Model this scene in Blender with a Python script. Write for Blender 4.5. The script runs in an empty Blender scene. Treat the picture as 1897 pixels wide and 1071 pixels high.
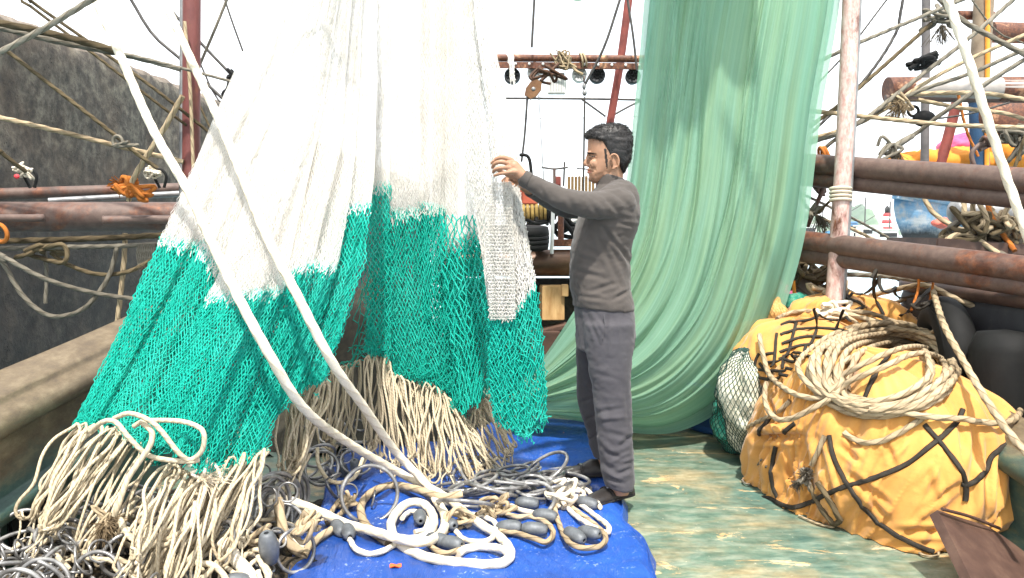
import bpy, bmesh, math, random
import numpy as np
from mathutils import Vector, Matrix, noise
from mathutils.bvhtree import BVHTree
R = math.radians
rng = np.random.default_rng(7)
random.seed(7)
SC = bpy.context.scene
COL = SC.collection

# ------------------------------------------------------------------ camera
CAMZ = 1.27
F_PX = 1450.0
TILT = math.atan(105.0 / F_PX)
cam_d = bpy.data.cameras.new('camera')
cam_d.sensor_width = 36.0
cam_d.lens = 36.0 * F_PX / 1897.0
cam_d.clip_start = 0.05
cam_d.clip_end = 6000
cam = bpy.data.objects.new('camera', cam_d)
cam.location = (0, 0, CAMZ)
cam.rotation_euler = (math.pi / 2 - TILT, 0, 0)
COL.objects.link(cam)
SC.camera = cam

# ------------------------------------------------------------------ light
SUN_EL, SUN_AZ = 62.0, 2.0          # azimuth measured from straight behind the camera towards the right
sx, sy, sz = (math.cos(R(SUN_EL)) * math.sin(R(SUN_AZ)), -math.cos(R(SUN_EL)) * math.cos(R(SUN_AZ)), math.sin(R(SUN_EL)))
SUNV = Vector((sx, sy, sz))
w = bpy.data.worlds.new('World'); SC.world = w; w.use_nodes = True
nt = w.node_tree
bg = nt.nodes['Background']
sky = nt.nodes.new('ShaderNodeTexSky'); sky.sky_type = 'NISHITA'; sky.sun_disc = False
sky.sun_elevation = R(SUN_EL); sky.sun_rotation = math.atan2(sx, sy)
sky.dust_density = 1.2; sky.air_density = 1.0; sky.ozone_density = 1.0
# a thin bright veil of high cloud over the whole sky, a little uneven
tcw = nt.nodes.new('ShaderNodeTexCoord'); nzw = nt.nodes.new('ShaderNodeTexNoise'); nzw.inputs['Scale'].default_value = 2.2; nzw.inputs['Detail'].default_value = 6
nt.links.new(tcw.outputs['Generated'], nzw.inputs['Vector'])
crw = nt.nodes.new('ShaderNodeValToRGB'); crw.color_ramp.elements[0].position = .3; crw.color_ramp.elements[0].color = (.62,) * 3 + (1,); crw.color_ramp.elements[1].position = .6; crw.color_ramp.elements[1].color = (.92,) * 3 + (1,)
nt.links.new(nzw.outputs[0], crw.inputs[0])
mxw = nt.nodes.new('ShaderNodeMix'); mxw.data_type = 'RGBA'; mxw.inputs[7].default_value = (8.8, 9.0, 9.2, 1)
nt.links.new(crw.outputs[0], mxw.inputs[0]); nt.links.new(sky.outputs[0], mxw.inputs[6])
nt.links.new(mxw.outputs[2], bg.inputs[0]); bg.inputs[1].default_value = 0.12
sun_d = bpy.data.lights.new('sun', 'SUN'); sun_d.energy = 3.4; sun_d.angle = R(2.2); sun_d.color = (1, .955, .88)
sun = bpy.data.objects.new('sun', sun_d); COL.objects.link(sun)
sun.rotation_euler = (-SUNV).to_track_quat('-Z', 'Y').to_euler(); sun.location = (4, -6, 9)
SC.view_settings.view_transform = 'Standard'; SC.view_settings.look = 'None'
SC.view_settings.exposure = 1.3; SC.view_settings.gamma = 1
SC.cycles.max_bounces = 8; SC.cycles.transparent_max_bounces = 24
SC.cycles.use_denoising = True

# ------------------------------------------------------------------ pixel -> world
CT, ST = math.cos(TILT), math.sin(TILT)
def ray(px, py):
    u = (np.asarray(px, float) - 948.5) / F_PX; v = -(np.asarray(py, float) - 535.5) / F_PX
    return u, CT + v * ST, -ST + v * CT
def W(px, py, Y):
    dx, dy, dz = ray(px, py); s = np.asarray(Y, float) / dy
    return np.stack([dx * s, dy * s, CAMZ + dz * s], -1)
def G(px, py, z=0.0):
    dx, dy, dz = ray(px, py); s = (np.asarray(z, float) - CAMZ) / dz
    return np.stack([dx * s, dy * s, CAMZ + dz * s], -1)

# ------------------------------------------------------------------ materials
def C(h):
    h = h.lstrip('#'); r = []
    for i in (0, 2, 4):
        c = int(h[i:i + 2], 16) / 255; r.append(c / 12.92 if c <= .04045 else ((c + .055) / 1.055) ** 2.4)
    return (*r, 1)
class NT:
    def __init__(s, name):
        s.m = bpy.data.materials.new(name); s.m.use_nodes = True
        s.t = s.m.node_tree; s.b = s.t.nodes['Principled BSDF']; s.out = s.t.nodes['Material Output']
    def n(s, typ, **kw):
        nd = s.t.nodes.new('ShaderNode' + typ)
        for k, v in kw.items():
            if k in nd.inputs.keys(): 
                s.set(nd.inputs[k], v)
            else: setattr(nd, k, v)
        return nd
    def set(s, inp, v):
        if isinstance(v, bpy.types.NodeSocket): s.t.links.new(v, inp)
        else: inp.default_value = v
    def co(s, kind='Object', scale=(1, 1, 1), rot=(0, 0, 0)):
        tc = s.n('TexCoord'); mp = s.n('Mapping'); s.t.links.new(tc.outputs[kind], mp.inputs[0])
        mp.inputs['Scale'].default_value = scale; mp.inputs['Rotation'].default_value = rot
        return mp.outputs[0]
    def noise(s, vec, scale=5, detail=6, rough=.6, dist=0):
        nd = s.n('TexNoise'); s.set(nd.inputs['Vector'], vec)
        nd.inputs['Scale'].default_value = scale; nd.inputs['Detail'].default_value = detail
        nd.inputs['Roughness'].default_value = rough; nd.inputs['Distortion'].default_value = dist
        return nd.outputs[0]
    def ramp(s, fac, stops):
        nd = s.n('ValToRGB'); s.set(nd.inputs[0], fac); e = nd.color_ramp.elements
        while len(e) < len(stops): e.new(.5)
        for i, (p, c) in enumerate(stops):
            e[i].position = p; e[i].color = c if not isinstance(c, str) else C(c)
        return nd.outputs[0]
    def mix(s, fac, a, b, mode='MIX'):
        nd = s.n('Mix', data_type='RGBA', blend_type=mode)
        s.set(nd.inputs[0], fac); s.set(nd.inputs[6], a); s.set(nd.inputs[7], b)
        return nd.outputs[2]
    def bump(s, h, strength=.3, dist=.01, prev=None):
        nd = s.n('Bump'); s.set(nd.inputs['Height'], h); nd.inputs['Strength'].default_value = strength
        nd.inputs['Distance'].default_value = dist
        if prev is not None: s.set(nd.inputs['Normal'], prev)
        return nd.outputs[0]
    def math(s, op, a, b=0.0):
        nd = s.n('Math', operation=op); s.set(nd.inputs[0], a); s.set(nd.inputs[1], b); return nd.outputs[0]
    def sep(s, v):
        nd = s.n('SeparateXYZ'); s.set(nd.inputs[0], v); return nd.outputs
    def p(s, **kw):
        for k, v in kw.items(): s.set(s.b.inputs[k.replace('_', ' ')], v)
        return s
W1 = (1, 1, 1, 1); K1 = (0, 0, 0, 1)
def simple(name, stops, scale=6, rough=.7, bump=.2, bscale=60, metal=0, stretch=(1, 1, 1), bdist=.004, detail=7, spec=.4):
    t = NT(name); v = t.co(scale=stretch)
    col = t.ramp(t.noise(v, scale, detail, .65), stops)
    t.p(Base_Color=col, Roughness=rough, Metallic=metal)
    t.b.inputs['Specular IOR Level'].default_value = spec
    if bump: t.p(Normal=t.bump(t.noise(v, bscale, 5), bump, bdist))
    return t.m
def rust_mat(name, paint, patch=.5, scale=5, metal=.15, stretch=(1, 1, 1)):
    t = NT(name); v = t.co(scale=stretch)
    n1 = t.noise(v, scale, 9, .7, .4); n2 = t.noise(v, scale * 7, 6, .7)
    rustc = t.ramp(n2, [(.25, '#2e1b14'), (.5, '#5a3423'), (.75, '#8a5534')])
    pc = t.ramp(n2, [(.3, paint[0]), (.7, paint[1])])
    fac = t.ramp(n1, [(patch - .05, K1), (patch + .06, W1)])
    t.p(Base_Color=t.mix(fac, rustc, pc), Roughness=.62, Metallic=metal, Normal=t.bump(n2, .35, .004))
    return t.m
def rope_mat(name, c1, c2, c3, stripe=.55, freq=1.0, bump=.5, fuzz=.5):
    """laid rope: UV.x runs along the rope in circumferences, UV.y round it"""
    t = NT(name); uv = t.co('UV'); xs = t.sep(uv)
    ph = t.math('ADD', t.math('MULTIPLY', xs[0], freq), t.math('MULTIPLY', xs[1], 3.0))
    wv = t.math('ABSOLUTE', t.math('SINE', t.math('MULTIPLY', ph, math.pi)))
    ob = t.co('Object'); n1 = t.noise(ob, 7, 5, .6); n2 = t.noise(ob, 160, 3, .6); n3 = t.noise(ob, 1.7, 3, .5)
    base = t.ramp(n1, [(.3, c1), (.7, c2)])
    base = t.mix(t.ramp(n3, [(.42, K1), (.62, W1)]), base, t.ramp(n1, [(.3, c3), (.75, c1)]))
    groove = t.ramp(wv, [(.0, (stripe, stripe * .93, stripe * .85, 1)), (.45, W1)])
    col = t.mix(1.0, base, groove, 'MULTIPLY')
    col = t.mix(.25, col, t.ramp(n2, [(.3, (.35, .3, .25, 1)), (.7, W1)]), 'MULTIPLY')
    t.p(Base_Color=col, Roughness=.9, Normal=t.bump(n2, fuzz * .5, .002, t.bump(wv, bump, .004)))
    t.b.inputs['Specular IOR Level'].default_value = .15
    return t.m

# ------------------------------------------------------------------ mesh builder
def unit(v):
    return v / np.maximum(np.linalg.norm(v, axis=-1, keepdims=True), 1e-9)
def spline(pts, step):
    """Catmull-Rom through pts, resampled to even steps"""
    P = np.asarray(pts, float)
    if len(P) == 2:
        n = max(2, int(np.linalg.norm(P[1] - P[0]) / step) + 1)
        return P[0] + (P[1] - P[0]) * np.linspace(0, 1, n)[:, None]
    Q = np.vstack([2 * P[0] - P[1], P, 2 * P[-1] - P[-2]]); out = []
    for i in range(1, len(Q) - 2):
        t = np.linspace(0, 1, 14, endpoint=False)[:, None]
        a, b, c, d = Q[i - 1], Q[i], Q[i + 1], Q[i + 2]
        out.append(.5 * ((2 * b) + (-a + c) * t + (2 * a - 5 * b + 4 * c - d) * t ** 2 + (-a + 3 * b - 3 * c + d) * t ** 3))
    S = np.vstack(out + [P[-1:]])
    d = np.r_[0, np.cumsum(np.linalg.norm(np.diff(S, axis=0), axis=1))]
    n = max(3, int(d[-1] / step) + 1); q = np.linspace(0, d[-1], n)
    return np.stack([np.interp(q, d, S[:, k]) for k in range(3)], -1)
def frames(P):
    T = unit(np.gradient(P, axis=0)); n = len(P); N = np.zeros_like(P)
    a = np.array([0, 0, 1.]) if abs(T[0][2]) < .9 else np.array([1., 0, 0])
    N[0] = unit(a - T[0] * a.dot(T[0]))
    for i in range(1, n):
        v = N[i - 1] - T[i] * N[i - 1].dot(T[i]); N[i] = v / max(np.linalg.norm(v), 1e-9)
    return T, N, np.cross(T, N)
class MB:
    def __init__(s): s.v = []; s.n = 0; s.f = []; s.col = []
    def add(s, V, Fs, mi=0, uv=None, smooth=True):
        V = np.asarray(V, float).reshape(-1, 3); Fs = np.asarray(Fs, np.int64)
        s.v.append(V); s.f.append((Fs + s.n, mi, uv, smooth)); s.n += len(V); return s
    def grid(s, P, mi=0, closed=False, uv=None, smooth=True, flip=False):
        n, m = P.shape[:2]
        i, j = np.meshgrid(np.arange(n - 1), np.arange(m if closed else m - 1), indexing='ij')
        i = i.ravel(); j = j.ravel(); j2 = (j + 1) % m
        Fq = np.stack([i * m + j, i * m + j2, (i + 1) * m + j2, (i + 1) * m + j], -1)
        if uv is None:
            U = np.stack(np.meshgrid(np.linspace(0, 1, n), np.linspace(0, 1, m + (1 if closed else 0)), indexing='ij'), -1)
        else: U = uv
        L = np.stack([U[i, j], U[i, j + 1], U[i + 1, j + 1], U[i + 1, j]], 1)
        if flip: Fq = Fq[:, ::-1]; L = L[:, ::-1]
        return s.add(P, Fq, mi, L, smooth)
    def loft(s, rings, mi=0, caps=True):
        P = np.asarray(rings, float); n, m = P.shape[:2]; s.grid(P, mi, True)
        if caps:
            for e, rv in ((0, True), (n - 1, False)):
                c = P[e].mean(0); V = np.vstack([P[e], c[None]]); j = np.arange(m); j2 = (j + 1) % m
                Fq = np.stack([j2, j, np.full(m, m)] if rv else [j, j2, np.full(m, m)], -1)
                s.add(V, Fq, mi)
        return s
    def tube(s, P, r, k=8, mi=0, lobes=0, pitch=6.0, depth=.16, caps=True, flat=None):
        P = np.asarray(P, float); n = len(P); T, N, B = frames(P)
        r = np.broadcast_to(np.asarray(r, float), (n,)); d = np.r_[0, np.cumsum(np.linalg.norm(np.diff(P, axis=0), axis=1))]
        a = np.linspace(0, 2 * math.pi, k, endpoint=False)[None, :]
        rr = np.repeat(r[:, None], k, 1)
        if lobes:
            rr = rr * (1 - depth + depth * 2 * np.abs(np.cos(.5 * lobes * (a - (d / r.mean() / pitch)[:, None] * 2 * math.pi / lobes))))
        ca, sa = np.cos(a) * rr, np.sin(a) * rr
        if flat is not None: sa = sa * flat
        V = P[:, None, :] + N[:, None, :] * ca[..., None] + B[:, None, :] * sa[..., None]
        U = np.stack(np.meshgrid(d / (2 * math.pi * r.mean()), np.linspace(0, 1, k + 1), indexing='ij'), -1)
        s.grid(V, mi, True, U, flip=True)
        if caps:
            for e, rv in ((0, False), (n - 1, True)):
                c = V[e].mean(0); VV = np.vstack([V[e], c[None]]); j = np.arange(k); j2 = (j + 1) % k
                s.add(VV, np.stack([j2, j, np.full(k, k)] if rv else [j, j2, np.full(k, k)], -1), mi)
        return s
    def box(s, c, size, rot=None, bevel=0.0, mi=0):
        bm = bmesh.new(); bmesh.ops.create_cube(bm, size=1)
        bmesh.ops.scale(bm, vec=size, verts=bm.verts)
        if bevel: bmesh.ops.bevel(bm, geom=bm.edges[:], offset=bevel, segments=2, affect='EDGES')
        M4 = Matrix.Translation(Vector(c)) @ (rot.to_4x4() if rot is not None else Matrix.Identity(4))
        bmesh.ops.transform(bm, matrix=M4, verts=bm.verts); s.bm(bm, mi, smooth=False); return s
    def bm(s, bm, mi=0, smooth=True):
        bm.verts.index_update(); V = [v.co[:] for v in bm.verts]
        by = {}
        for f in bm.faces: by.setdefault(len(f.verts), []).append([v.index for v in f.verts])
        base = s.n; first = True
        for k, fs in by.items():
            if first: s.add(V, fs, mi, None, smooth); first = False
            else: s.f.append((np.asarray(fs) + base, mi, None, smooth))
        bm.free(); return s
    def ell(s, c, r, rot=None, mi=0, n=16, m=24):
        th = np.linspace(0, math.pi, n)[:, None]; ph = np.linspace(0, 2 * math.pi, m, endpoint=False)[None]
        P = np.stack([np.sin(th) * np.cos(ph) * r[0], np.sin(th) * np.sin(ph) * r[1], np.cos(th) * r[2] + 0 * ph], -1)
        if rot is not None: P = P @ np.array(rot).T
        return s.grid(P + np.asarray(c), mi, True, flip=True)
    def lathe(s, prof, c, axis=(0, 0, 1), m=20, mi=0):
        q = np.array(Vector((0, 0, 1)).rotation_difference(Vector(axis).normalized()).to_matrix())
        a = np.linspace(0, 2 * math.pi, m, endpoint=False); pr = np.asarray(prof, float)
        P = np.stack([pr[:, :1] * np.cos(a), pr[:, :1] * np.sin(a), pr[:, 1:] + 0 * a[None]], -1)
        return s.grid(P @ q.T + np.asarray(c), mi, True)
    def torus(s, c, R_, r, axis=(0, 0, 1), m=36, k=10, mi=0):
        a = np.linspace(0, 2 * math.pi, m, endpoint=False)
        q = np.array(Vector((0, 0, 1)).rotation_difference(Vector(axis).normalized()).to_matrix())
        b = np.linspace(0, 2 * math.pi, k, endpoint=False)
        rr = R_ + r * np.cos(b)[None]
        P = np.stack([rr * np.cos(a)[:, None], rr * np.sin(a)[:, None], r * np.sin(b)[None] + 0 * a[:, None]], -1)
        P = np.concatenate([P, P[:1]], 0)
        return s.grid(P @ q.T + np.asarray(c), mi, True)
    def arrays(s): return np.vstack(s.v)
    def mesh(s, name, off=(0, 0, 0)):
        V = s.arrays() - np.asarray(off); me = bpy.data.meshes.new(name)
        tot = []; idx = []; mis = []; sm = []; uvs = []
        for Fs, mi, uv, smooth in s.f:
            k = Fs.shape[1]; n = len(Fs); tot.append(np.full(n, k)); idx.append(Fs.ravel()); mis.append(np.full(n, mi)); sm.append(np.full(n, smooth))
            uvs.append(np.zeros((n * k, 2)) if uv is None else np.asarray(uv).reshape(-1, 2))
        tot = np.concatenate(tot); idx = np.concatenate(idx).astype(np.int32)
        me.vertices.add(len(V)); me.vertices.foreach_set('co', V.astype(np.float32).ravel())
        me.loops.add(len(idx)); me.loops.foreach_set('vertex_index', idx)
        me.polygons.add(len(tot)); st = np.r_[0, np.cumsum(tot)[:-1]].astype(np.int32)
        me.polygons.foreach_set('loop_start', st)
        try: me.polygons.foreach_set('loop_total', tot.astype(np.int32))
        except Exception: pass
        me.polygons.foreach_set('material_index', np.concatenate(mis).astype(np.int32))
        me.polygons.foreach_set('use_smooth', np.concatenate(sm))
        ul = me.uv_layers.new(name='UVMap'); ul.data.foreach_set('uv', np.vstack(uvs).astype(np.float32).ravel())
        me.update(calc_edges=True); me.validate(); return me
def wloc(o):
    l = Vector(o.location)
    while o.parent: o = o.parent; l += o.location
    return l
def put(name, mb, mats, parent=None, label=None, cat=None, group=None, kind=None, off=None):
    """link a builder (or a finished mesh in world space) as ONE object"""
    if not isinstance(mats, (list, tuple)): mats = [mats]
    if parent is not None: off = np.array(wloc(parent))
    if isinstance(mb, MB):
        if off is None:
            V = mb.arrays(); off = np.array([(V[:, 0].min() + V[:, 0].max()) / 2, (V[:, 1].min() + V[:, 1].max()) / 2, V[:, 2].min()])
        me = mb.mesh(name, off)
    else:
        me = mb
        if off is None:
            V = np.array([v.co[:] for v in me.vertices]); off = np.array([V[:, 0].mean(), V[:, 1].mean(), V[:, 2].min()])
        me.transform(Matrix.Translation(-Vector(off)))
    for m in mats: me.materials.append(m)
    o = bpy.data.objects.new(name, me); COL.objects.link(o)
    if parent is not None: o.parent = parent
    else: o.location = off
    return tag(o, label, cat, group, kind)
def tag(o, label=None, cat=None, group=None, kind=None):
    if label: o['label'] = label
    if cat: o['category'] = cat
    if group: o['group'] = group
    if kind: o['kind'] = kind
    return o
def thing(name, loc, label, cat, group=None):
    o = bpy.data.objects.new(name, None); COL.objects.link(o); o.location = [float(c) for c in loc]; o.empty_display_size = .1
    return tag(o, label, cat, group)
def dup(o, loc, rot=None, label=None, scale=None):
    r = o.copy(); COL.objects.link(r); r.location = [float(c) for c in loc]
    if rot is not None: r.rotation_euler = rot
    if scale is not None: r.scale = (scale,) * 3 if np.isscalar(scale) else scale
    if label: r['label'] = label
    for ch in o.children:
        c = ch.copy(); COL.objects.link(c); c.parent = r
        for g in ch.children:
            d = g.copy(); COL.objects.link(d); d.parent = c
    return r
def remesh(mb, voxel, smooth=6, fac=.5):
    me = mb.mesh('tmp'); o = bpy.data.objects.new('tmp', me); COL.objects.link(o)
    md = o.modifiers.new('r', 'REMESH'); md.mode = 'VOXEL'; md.voxel_size = voxel; md.use_smooth_shade = True
    if smooth:
        s = o.modifiers.new('s', 'SMOOTH'); s.iterations = smooth; s.factor = fac
    dg = bpy.context.evaluated_depsgraph_get(); ev = o.evaluated_get(dg)
    out = bpy.data.meshes.new_from_object(ev); bpy.data.objects.remove(o); bpy.data.meshes.remove(me)
    out.materials.clear()
    return out
def mesh_co(me):
    V = np.empty(len(me.vertices) * 3, np.float32); me.vertices.foreach_get('co', V); return V.reshape(-1, 3).astype(float)
def set_co(me, V):
    me.vertices.foreach_set('co', V.astype(np.float32).ravel()); me.update()
def mesh_no(me):
    N = np.empty(len(me.vertices) * 3, np.float32); me.vertices.foreach_get('normal', N); return N.reshape(-1, 3).astype(float)
def nz(P, scale=(1, 1, 1), seed=0.0, oct=3):
    S = np.asarray(scale, float); s = np.broadcast_to(S, (3,))
    return np.array([noise.fractal(Vector((p[0] * s[0] + seed, p[1] * s[1] + seed * .7, p[2] * s[2] - seed)), 1.0, 2.0, oct) for p in P])
def bvh_of(mb):
    V = mb.arrays(); polys = []
    for Fs, *_ in mb.f: polys += Fs.tolist()
    return BVHTree.FromPolygons([Vector(v) for v in V], polys)
def bvh_mesh(me):
    return BVHTree.FromPolygons([v.co.copy() for v in me.vertices], [tuple(p.vertices) for p in me.polygons])
CAMV = Vector((0, 0, CAMZ))
def onto(trees, px, py, off=0.0, fallback=4.0):
    """where the line of sight through a photo point meets a surface, lifted off along its normal"""
    d = Vector([float(c) for c in ray(px, py)]).normalized(); best = None
    for t in trees:
        h = t.ray_cast(CAMV, d)
        if h[0] is not None and (best is None or h[3] < best[3]): best = h
    if best is None: return np.array(W(px, py, fallback))
    n = best[1] if best[1].dot(d) < 0 else -best[1]
    return np.array(best[0] + n * off)
# ================================================================== materials
def deck_material():
    t = NT('worn_deck_paint'); iso = t.co(); v = t.co(scale=(1, 1.9, 1), rot=(0, 0, R(-14)))
    vf = t.co(scale=(1.0, 3.0, 1), rot=(0, 0, R(-10)))
    a = t.noise(v, 1.9, 6, .62, .6); b = t.noise(vf, 6.5, 9, .7, .5); c = t.noise(iso, 1.3, 5, .6, .3)
    green = t.ramp(b, [(.28, '#465e53'), (.45, '#5a6f5f'), (.58, '#758070'), (.75, '#92947f')])
    tan = t.ramp(b, [(.3, '#736a51'), (.5, '#918666'), (.72, '#aea487')])
    col = t.mix(t.ramp(a, [(.47, K1), (.64, W1)]), green, tan)
    col = t.mix(t.math('MULTIPLY', t.ramp(c, [(.50, K1), (.68, W1)]), .75), col, t.ramp(b, [(.3, '#275052'), (.7, '#4d7a70')]))
    chips = t.ramp(t.noise(t.co(scale=(1.2, 3.0, 1), rot=(0, 0, R(-14))), 1.9, 10, .8, .5), [(.575, K1), (.595, W1)])
    wood = t.ramp(b, [(.3, '#a58051'), (.5, '#c6a97c'), (.7, '#dccbab')])
    col = t.mix(t.math('MULTIPLY', chips, .9), col, wood)
    dirt = t.ramp(t.noise(iso, 8, 8, .75), [(.35, (.5, .47, .42, 1)), (.6, W1)])
    col = t.mix(.7, col, dirt, 'MULTIPLY')
    specks = t.ramp(t.noise(t.co(scale=(1, 1.6, 1)), 30, 4, .7), [(.68, K1), (.71, W1)])
    col = t.mix(t.math('MULTIPLY', specks, .8), col, C('#d0c8b4'))
    t.p(Base_Color=col, Roughness=t.ramp(b, [(.3, (.38,) * 3 + (1,)), (.7, (.62,) * 3 + (1,))]),
        Normal=t.bump(chips, .3, .004, t.bump(b, .25, .006)))
    return t.m
def tarp_material():
    t = NT('blue_tarpaulin'); v = t.co()
    n1 = t.noise(v, 2.6, 6, .6); n2 = t.noise(t.co(scale=(1, 1, 1)), 46, 4, .75); n3 = t.noise(v, 7, 4, .6)
    col = t.ramp(n1, [(.3, '#12346f'), (.5, '#19428c'), (.7, '#2250a0')])
    sc = t.math('MULTIPLY', t.ramp(n2, [(.60, K1), (.66, W1)]), t.ramp(n3, [(.42, K1), (.6, W1)]))
    sc2 = t.ramp(t.noise(t.co(scale=(1, 3, 1), rot=(0, 0, .6)), 19, 8, .8), [(.66, K1), (.69, W1)])
    col = t.mix(t.math('MULTIPLY', t.math('MAXIMUM', sc, sc2), .65), col, C('#a9b6cc'))
    rust = t.ramp(t.noise(v, 11, 3, .5), [(.76, K1), (.79, W1)])
    col = t.mix(t.math('MULTIPLY', rust, .8), col, C('#c08468'))
    t.p(Base_Color=col, Roughness=.42, Normal=t.bump(n3, .35, .012, t.bump(t.noise(t.co(scale=(1, .3, 1), rot=(0, 0, .5)), 7, 4, .6, 1.2), .8, .03)))
    return t.m
def wall_material():
    t = NT('stained_concrete'); v = t.co(); n1 = t.noise(v, .9, 7, .65, .4); n2 = t.noise(v, 8, 9, .72); n3 = t.noise(t.co(scale=(1, 1, .25)), 1.6, 6, .7)
    base = t.ramp(n2, [(.3, '#1f1b17'), (.47, '#433c34'), (.62, '#6b6356'), (.75, '#877e6f')])
    base = t.mix(t.ramp(n1, [(.45, K1), (.65, W1)]), base, t.ramp(n2, [(.3, '#28211c'), (.7, '#5a4a3b')]))
    z = t.sep(v)[2]
    wet = t.ramp(t.math('ADD', t.math('MULTIPLY', z, .42), t.math('MULTIPLY', n3, .35)), [(.78, K1), (1.0, W1)])
    base = t.mix(t.math('MULTIPLY', t.math('SUBTRACT', 1.0, wet), .86), base, t.ramp(n2, [(.3, '#0d0c0b'), (.5, '#1f1c19'), (.7, '#39342d')]))
    pale = t.ramp(t.math('ADD', t.math('MULTIPLY', z, .5), t.math('MULTIPLY', n2, .5)), [(2.12, K1), (2.2, W1)])
    vo = t.n('TexVoronoi', feature='F1'); t.set(vo.inputs['Vector'], v); vo.inputs['Scale'].default_value = 26
    pits = t.ramp(vo.outputs['Distance'], [(.08, K1), (.2, W1)])
    pm = t.ramp(t.noise(v, 5, 3, .5), [(.55, K1), (.62, W1)])
    pits = t.math('MAXIMUM', pits, t.math('SUBTRACT', 1.0, pm))
    base = t.mix(1.0, base, t.mix(.75, W1, pits), 'MULTIPLY')
    t.p(Base_Color=base, Roughness=.92, Normal=t.bump(n2, .8, .035, t.bump(pits, .8, .03)))
    return t.m
def water_material():
    t = NT('harbour_water'); v = t.co()
    t.p(Base_Color=C('#7fa3ac'), Roughness=.12, Normal=t.bump(t.noise(t.co(scale=(1, 2.6, 1)), 1.6, 5, .6), .35, .08))
    return t.m
def cloth_material():
    t = NT('yellow_canvas'); v = t.co(); n1 = t.noise(v, 3.2, 5, .6); n2 = t.noise(v, 240, 2, .5); n3 = t.noise(v, 22, 6, .7)
    col = t.ramp(n1, [(.3, '#b07b36'), (.5, '#c28940'), (.7, '#ce984d')])
    col = t.mix(t.ramp(n3, [(.60, K1), (.78, (.45,) * 3 + (1,))]), col, C('#85622f'))
    t.p(Base_Color=col, Roughness=.85, Sheen_Weight=.25, Normal=t.bump(n2, .25, .002, t.bump(n3, .25, .012)))
    return t.m
def bulwark_material():
    t = NT('bulwark_paint'); v = t.co(scale=(1, .5, 1)); n1 = t.noise(v, 3.2, 8, .7, .4); n2 = t.noise(v, 16, 8, .75)
    z = t.sep(t.co())[2]
    green = t.ramp(n2, [(.3, '#1d3331'), (.5, '#304a43'), (.7, '#575f48')])
    tan = t.ramp(n2, [(.3, '#46392a'), (.5, '#5f513c'), (.7, '#786a53')])
    f = t.ramp(t.math('ADD', t.math('MULTIPLY', t.math('SUBTRACT', z, 1.1), 1.1), t.math('MULTIPLY', n1, .55)), [(.44, K1), (.58, W1)])
    col = t.mix(f, green, tan)
    rustf = t.ramp(t.noise(v, 2.4, 9, .75), [(.60, K1), (.68, W1)])
    col = t.mix(t.math('MULTIPLY', rustf, .8), col, t.ramp(n2, [(.3, '#4d2c18'), (.7, '#8a5a30')]))
    t.p(Base_Color=col, Roughness=.55, Normal=t.bump(n2, .3, .008))
    return t.m
M_DECK = deck_material(); M_TARP = tarp_material(); M_WALL = wall_material(); M_WATER = water_material()
M_CANVAS = cloth_material(); M_BUL = bulwark_material()
M_RUST = rust_mat('rusted_brown_steel', ('#4b3a34', '#66534a'), .42, 3.0)
M_RUSTY = rust_mat('orange_rust', ('#9a6a4a', '#c79a76'), .6, 6)
M_POLE_RED = rust_mat('red_grey_pole_paint', ('#5c2d2a', '#743f39'), .44, 4.0, .1, (1, 1, .35))
M_POLE_PINK = rust_mat('pinkish_peeling_pole', ('#a8746a', '#cfc0b6'), .40, 7, .1, (1, 1, .4))
M_REDPAINT = simple('red_oxide_paint', [(.3, '#5f2a24'), (.7, '#8a4238')], 8)
M_GREYPIPE = simple('grey_galvanised_pipe', [(.3, '#6b6b6c'), (.7, '#9a9997')], 9, .45, metal=.5)
M_WHITEROPE = rope_mat('white_hawser', '#d9cfbb', '#e6dece', '#cfc3aa', .86, 1.1, .4, 1.2)
M_TANROPE = rope_mat('tan_laid_rope', '#a39176', '#bba98b', '#86755b', .42, .9)
M_BRIDLE = rope_mat('bridle_rope', '#beb096', '#d0c4ab', '#9b8d73', .76, 2.0, .3)
M_GREYROPE = rope_mat('grey_weathered_rope', '#6f6a5f', '#878073', '#59544a', .5, .9)
M_BROWNROPE = rope_mat('brown_old_rope', '#554a38', '#6f624a', '#403727', .5, .9)
M_ORANGEROPE = rope_mat('orange_cord', '#a8622a', '#c27c3c', '#8a4b1e', .6, 1)
M_WIRE = simple('dark_wire', [(.3, '#2e2c2b'), (.7, '#56524e')], 20, .5, 0, metal=.5)
M_DARKFILL = simple('dark_gap_fill', [(.3, '#16150f'), (.7, '#3a3629')], 30, .8, .5)  # near-black fill for the shaded net gap and the void under the roller
M_BLACK = simple('black_rubber', [(.3, '#0a0a0a'), (.7, '#181817')], 9, .7, .25, 30, spec=.2)
M_STEEL = simple('worn_ring_steel', [(.3, '#3a3837'), (.5, '#73716f'), (.70, '#b9b7b3')], 9, .28, .2, 90, metal=.35, spec=.9)
M_LEAD = simple('dull_lead', [(.3, '#4a4d50'), (.6, '#676a6d'), (.8, '#8b8e90')], 16, .55, .35, 60, metal=.3)
M_STRAP = simple('black_webbing', [(.3, '#17140f'), (.7, '#332c22')], 40, .8, .4, 300)
M_WOOD = simple('weathered_brown_board', [(.25, '#2a1c17'), (.5, '#4a352c'), (.75, '#6d5546')], 3.5, .6, .4, 20, stretch=(1, 1, 1))
M_CRATE = simple('pale_raw_timber', [(.3, '#9d7748'), (.7, '#cfab78')], 6, .75, .3, 30, stretch=(3, 3, .6))
M_ORANGE = simple('orange_canvas', [(.3, '#c8741e'), (.7, '#e6993a')], 4, .85, .3, 20)
M_PINK = simple('pink_plastic', [(.3, '#c23a66'), (.7, '#e0608a')], 4, .5, .1)
M_TUB = simple('blue_plastic_tub', [(.3, '#0d3a72'), (.7, '#17508e')], 4, .4, .1)
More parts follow.
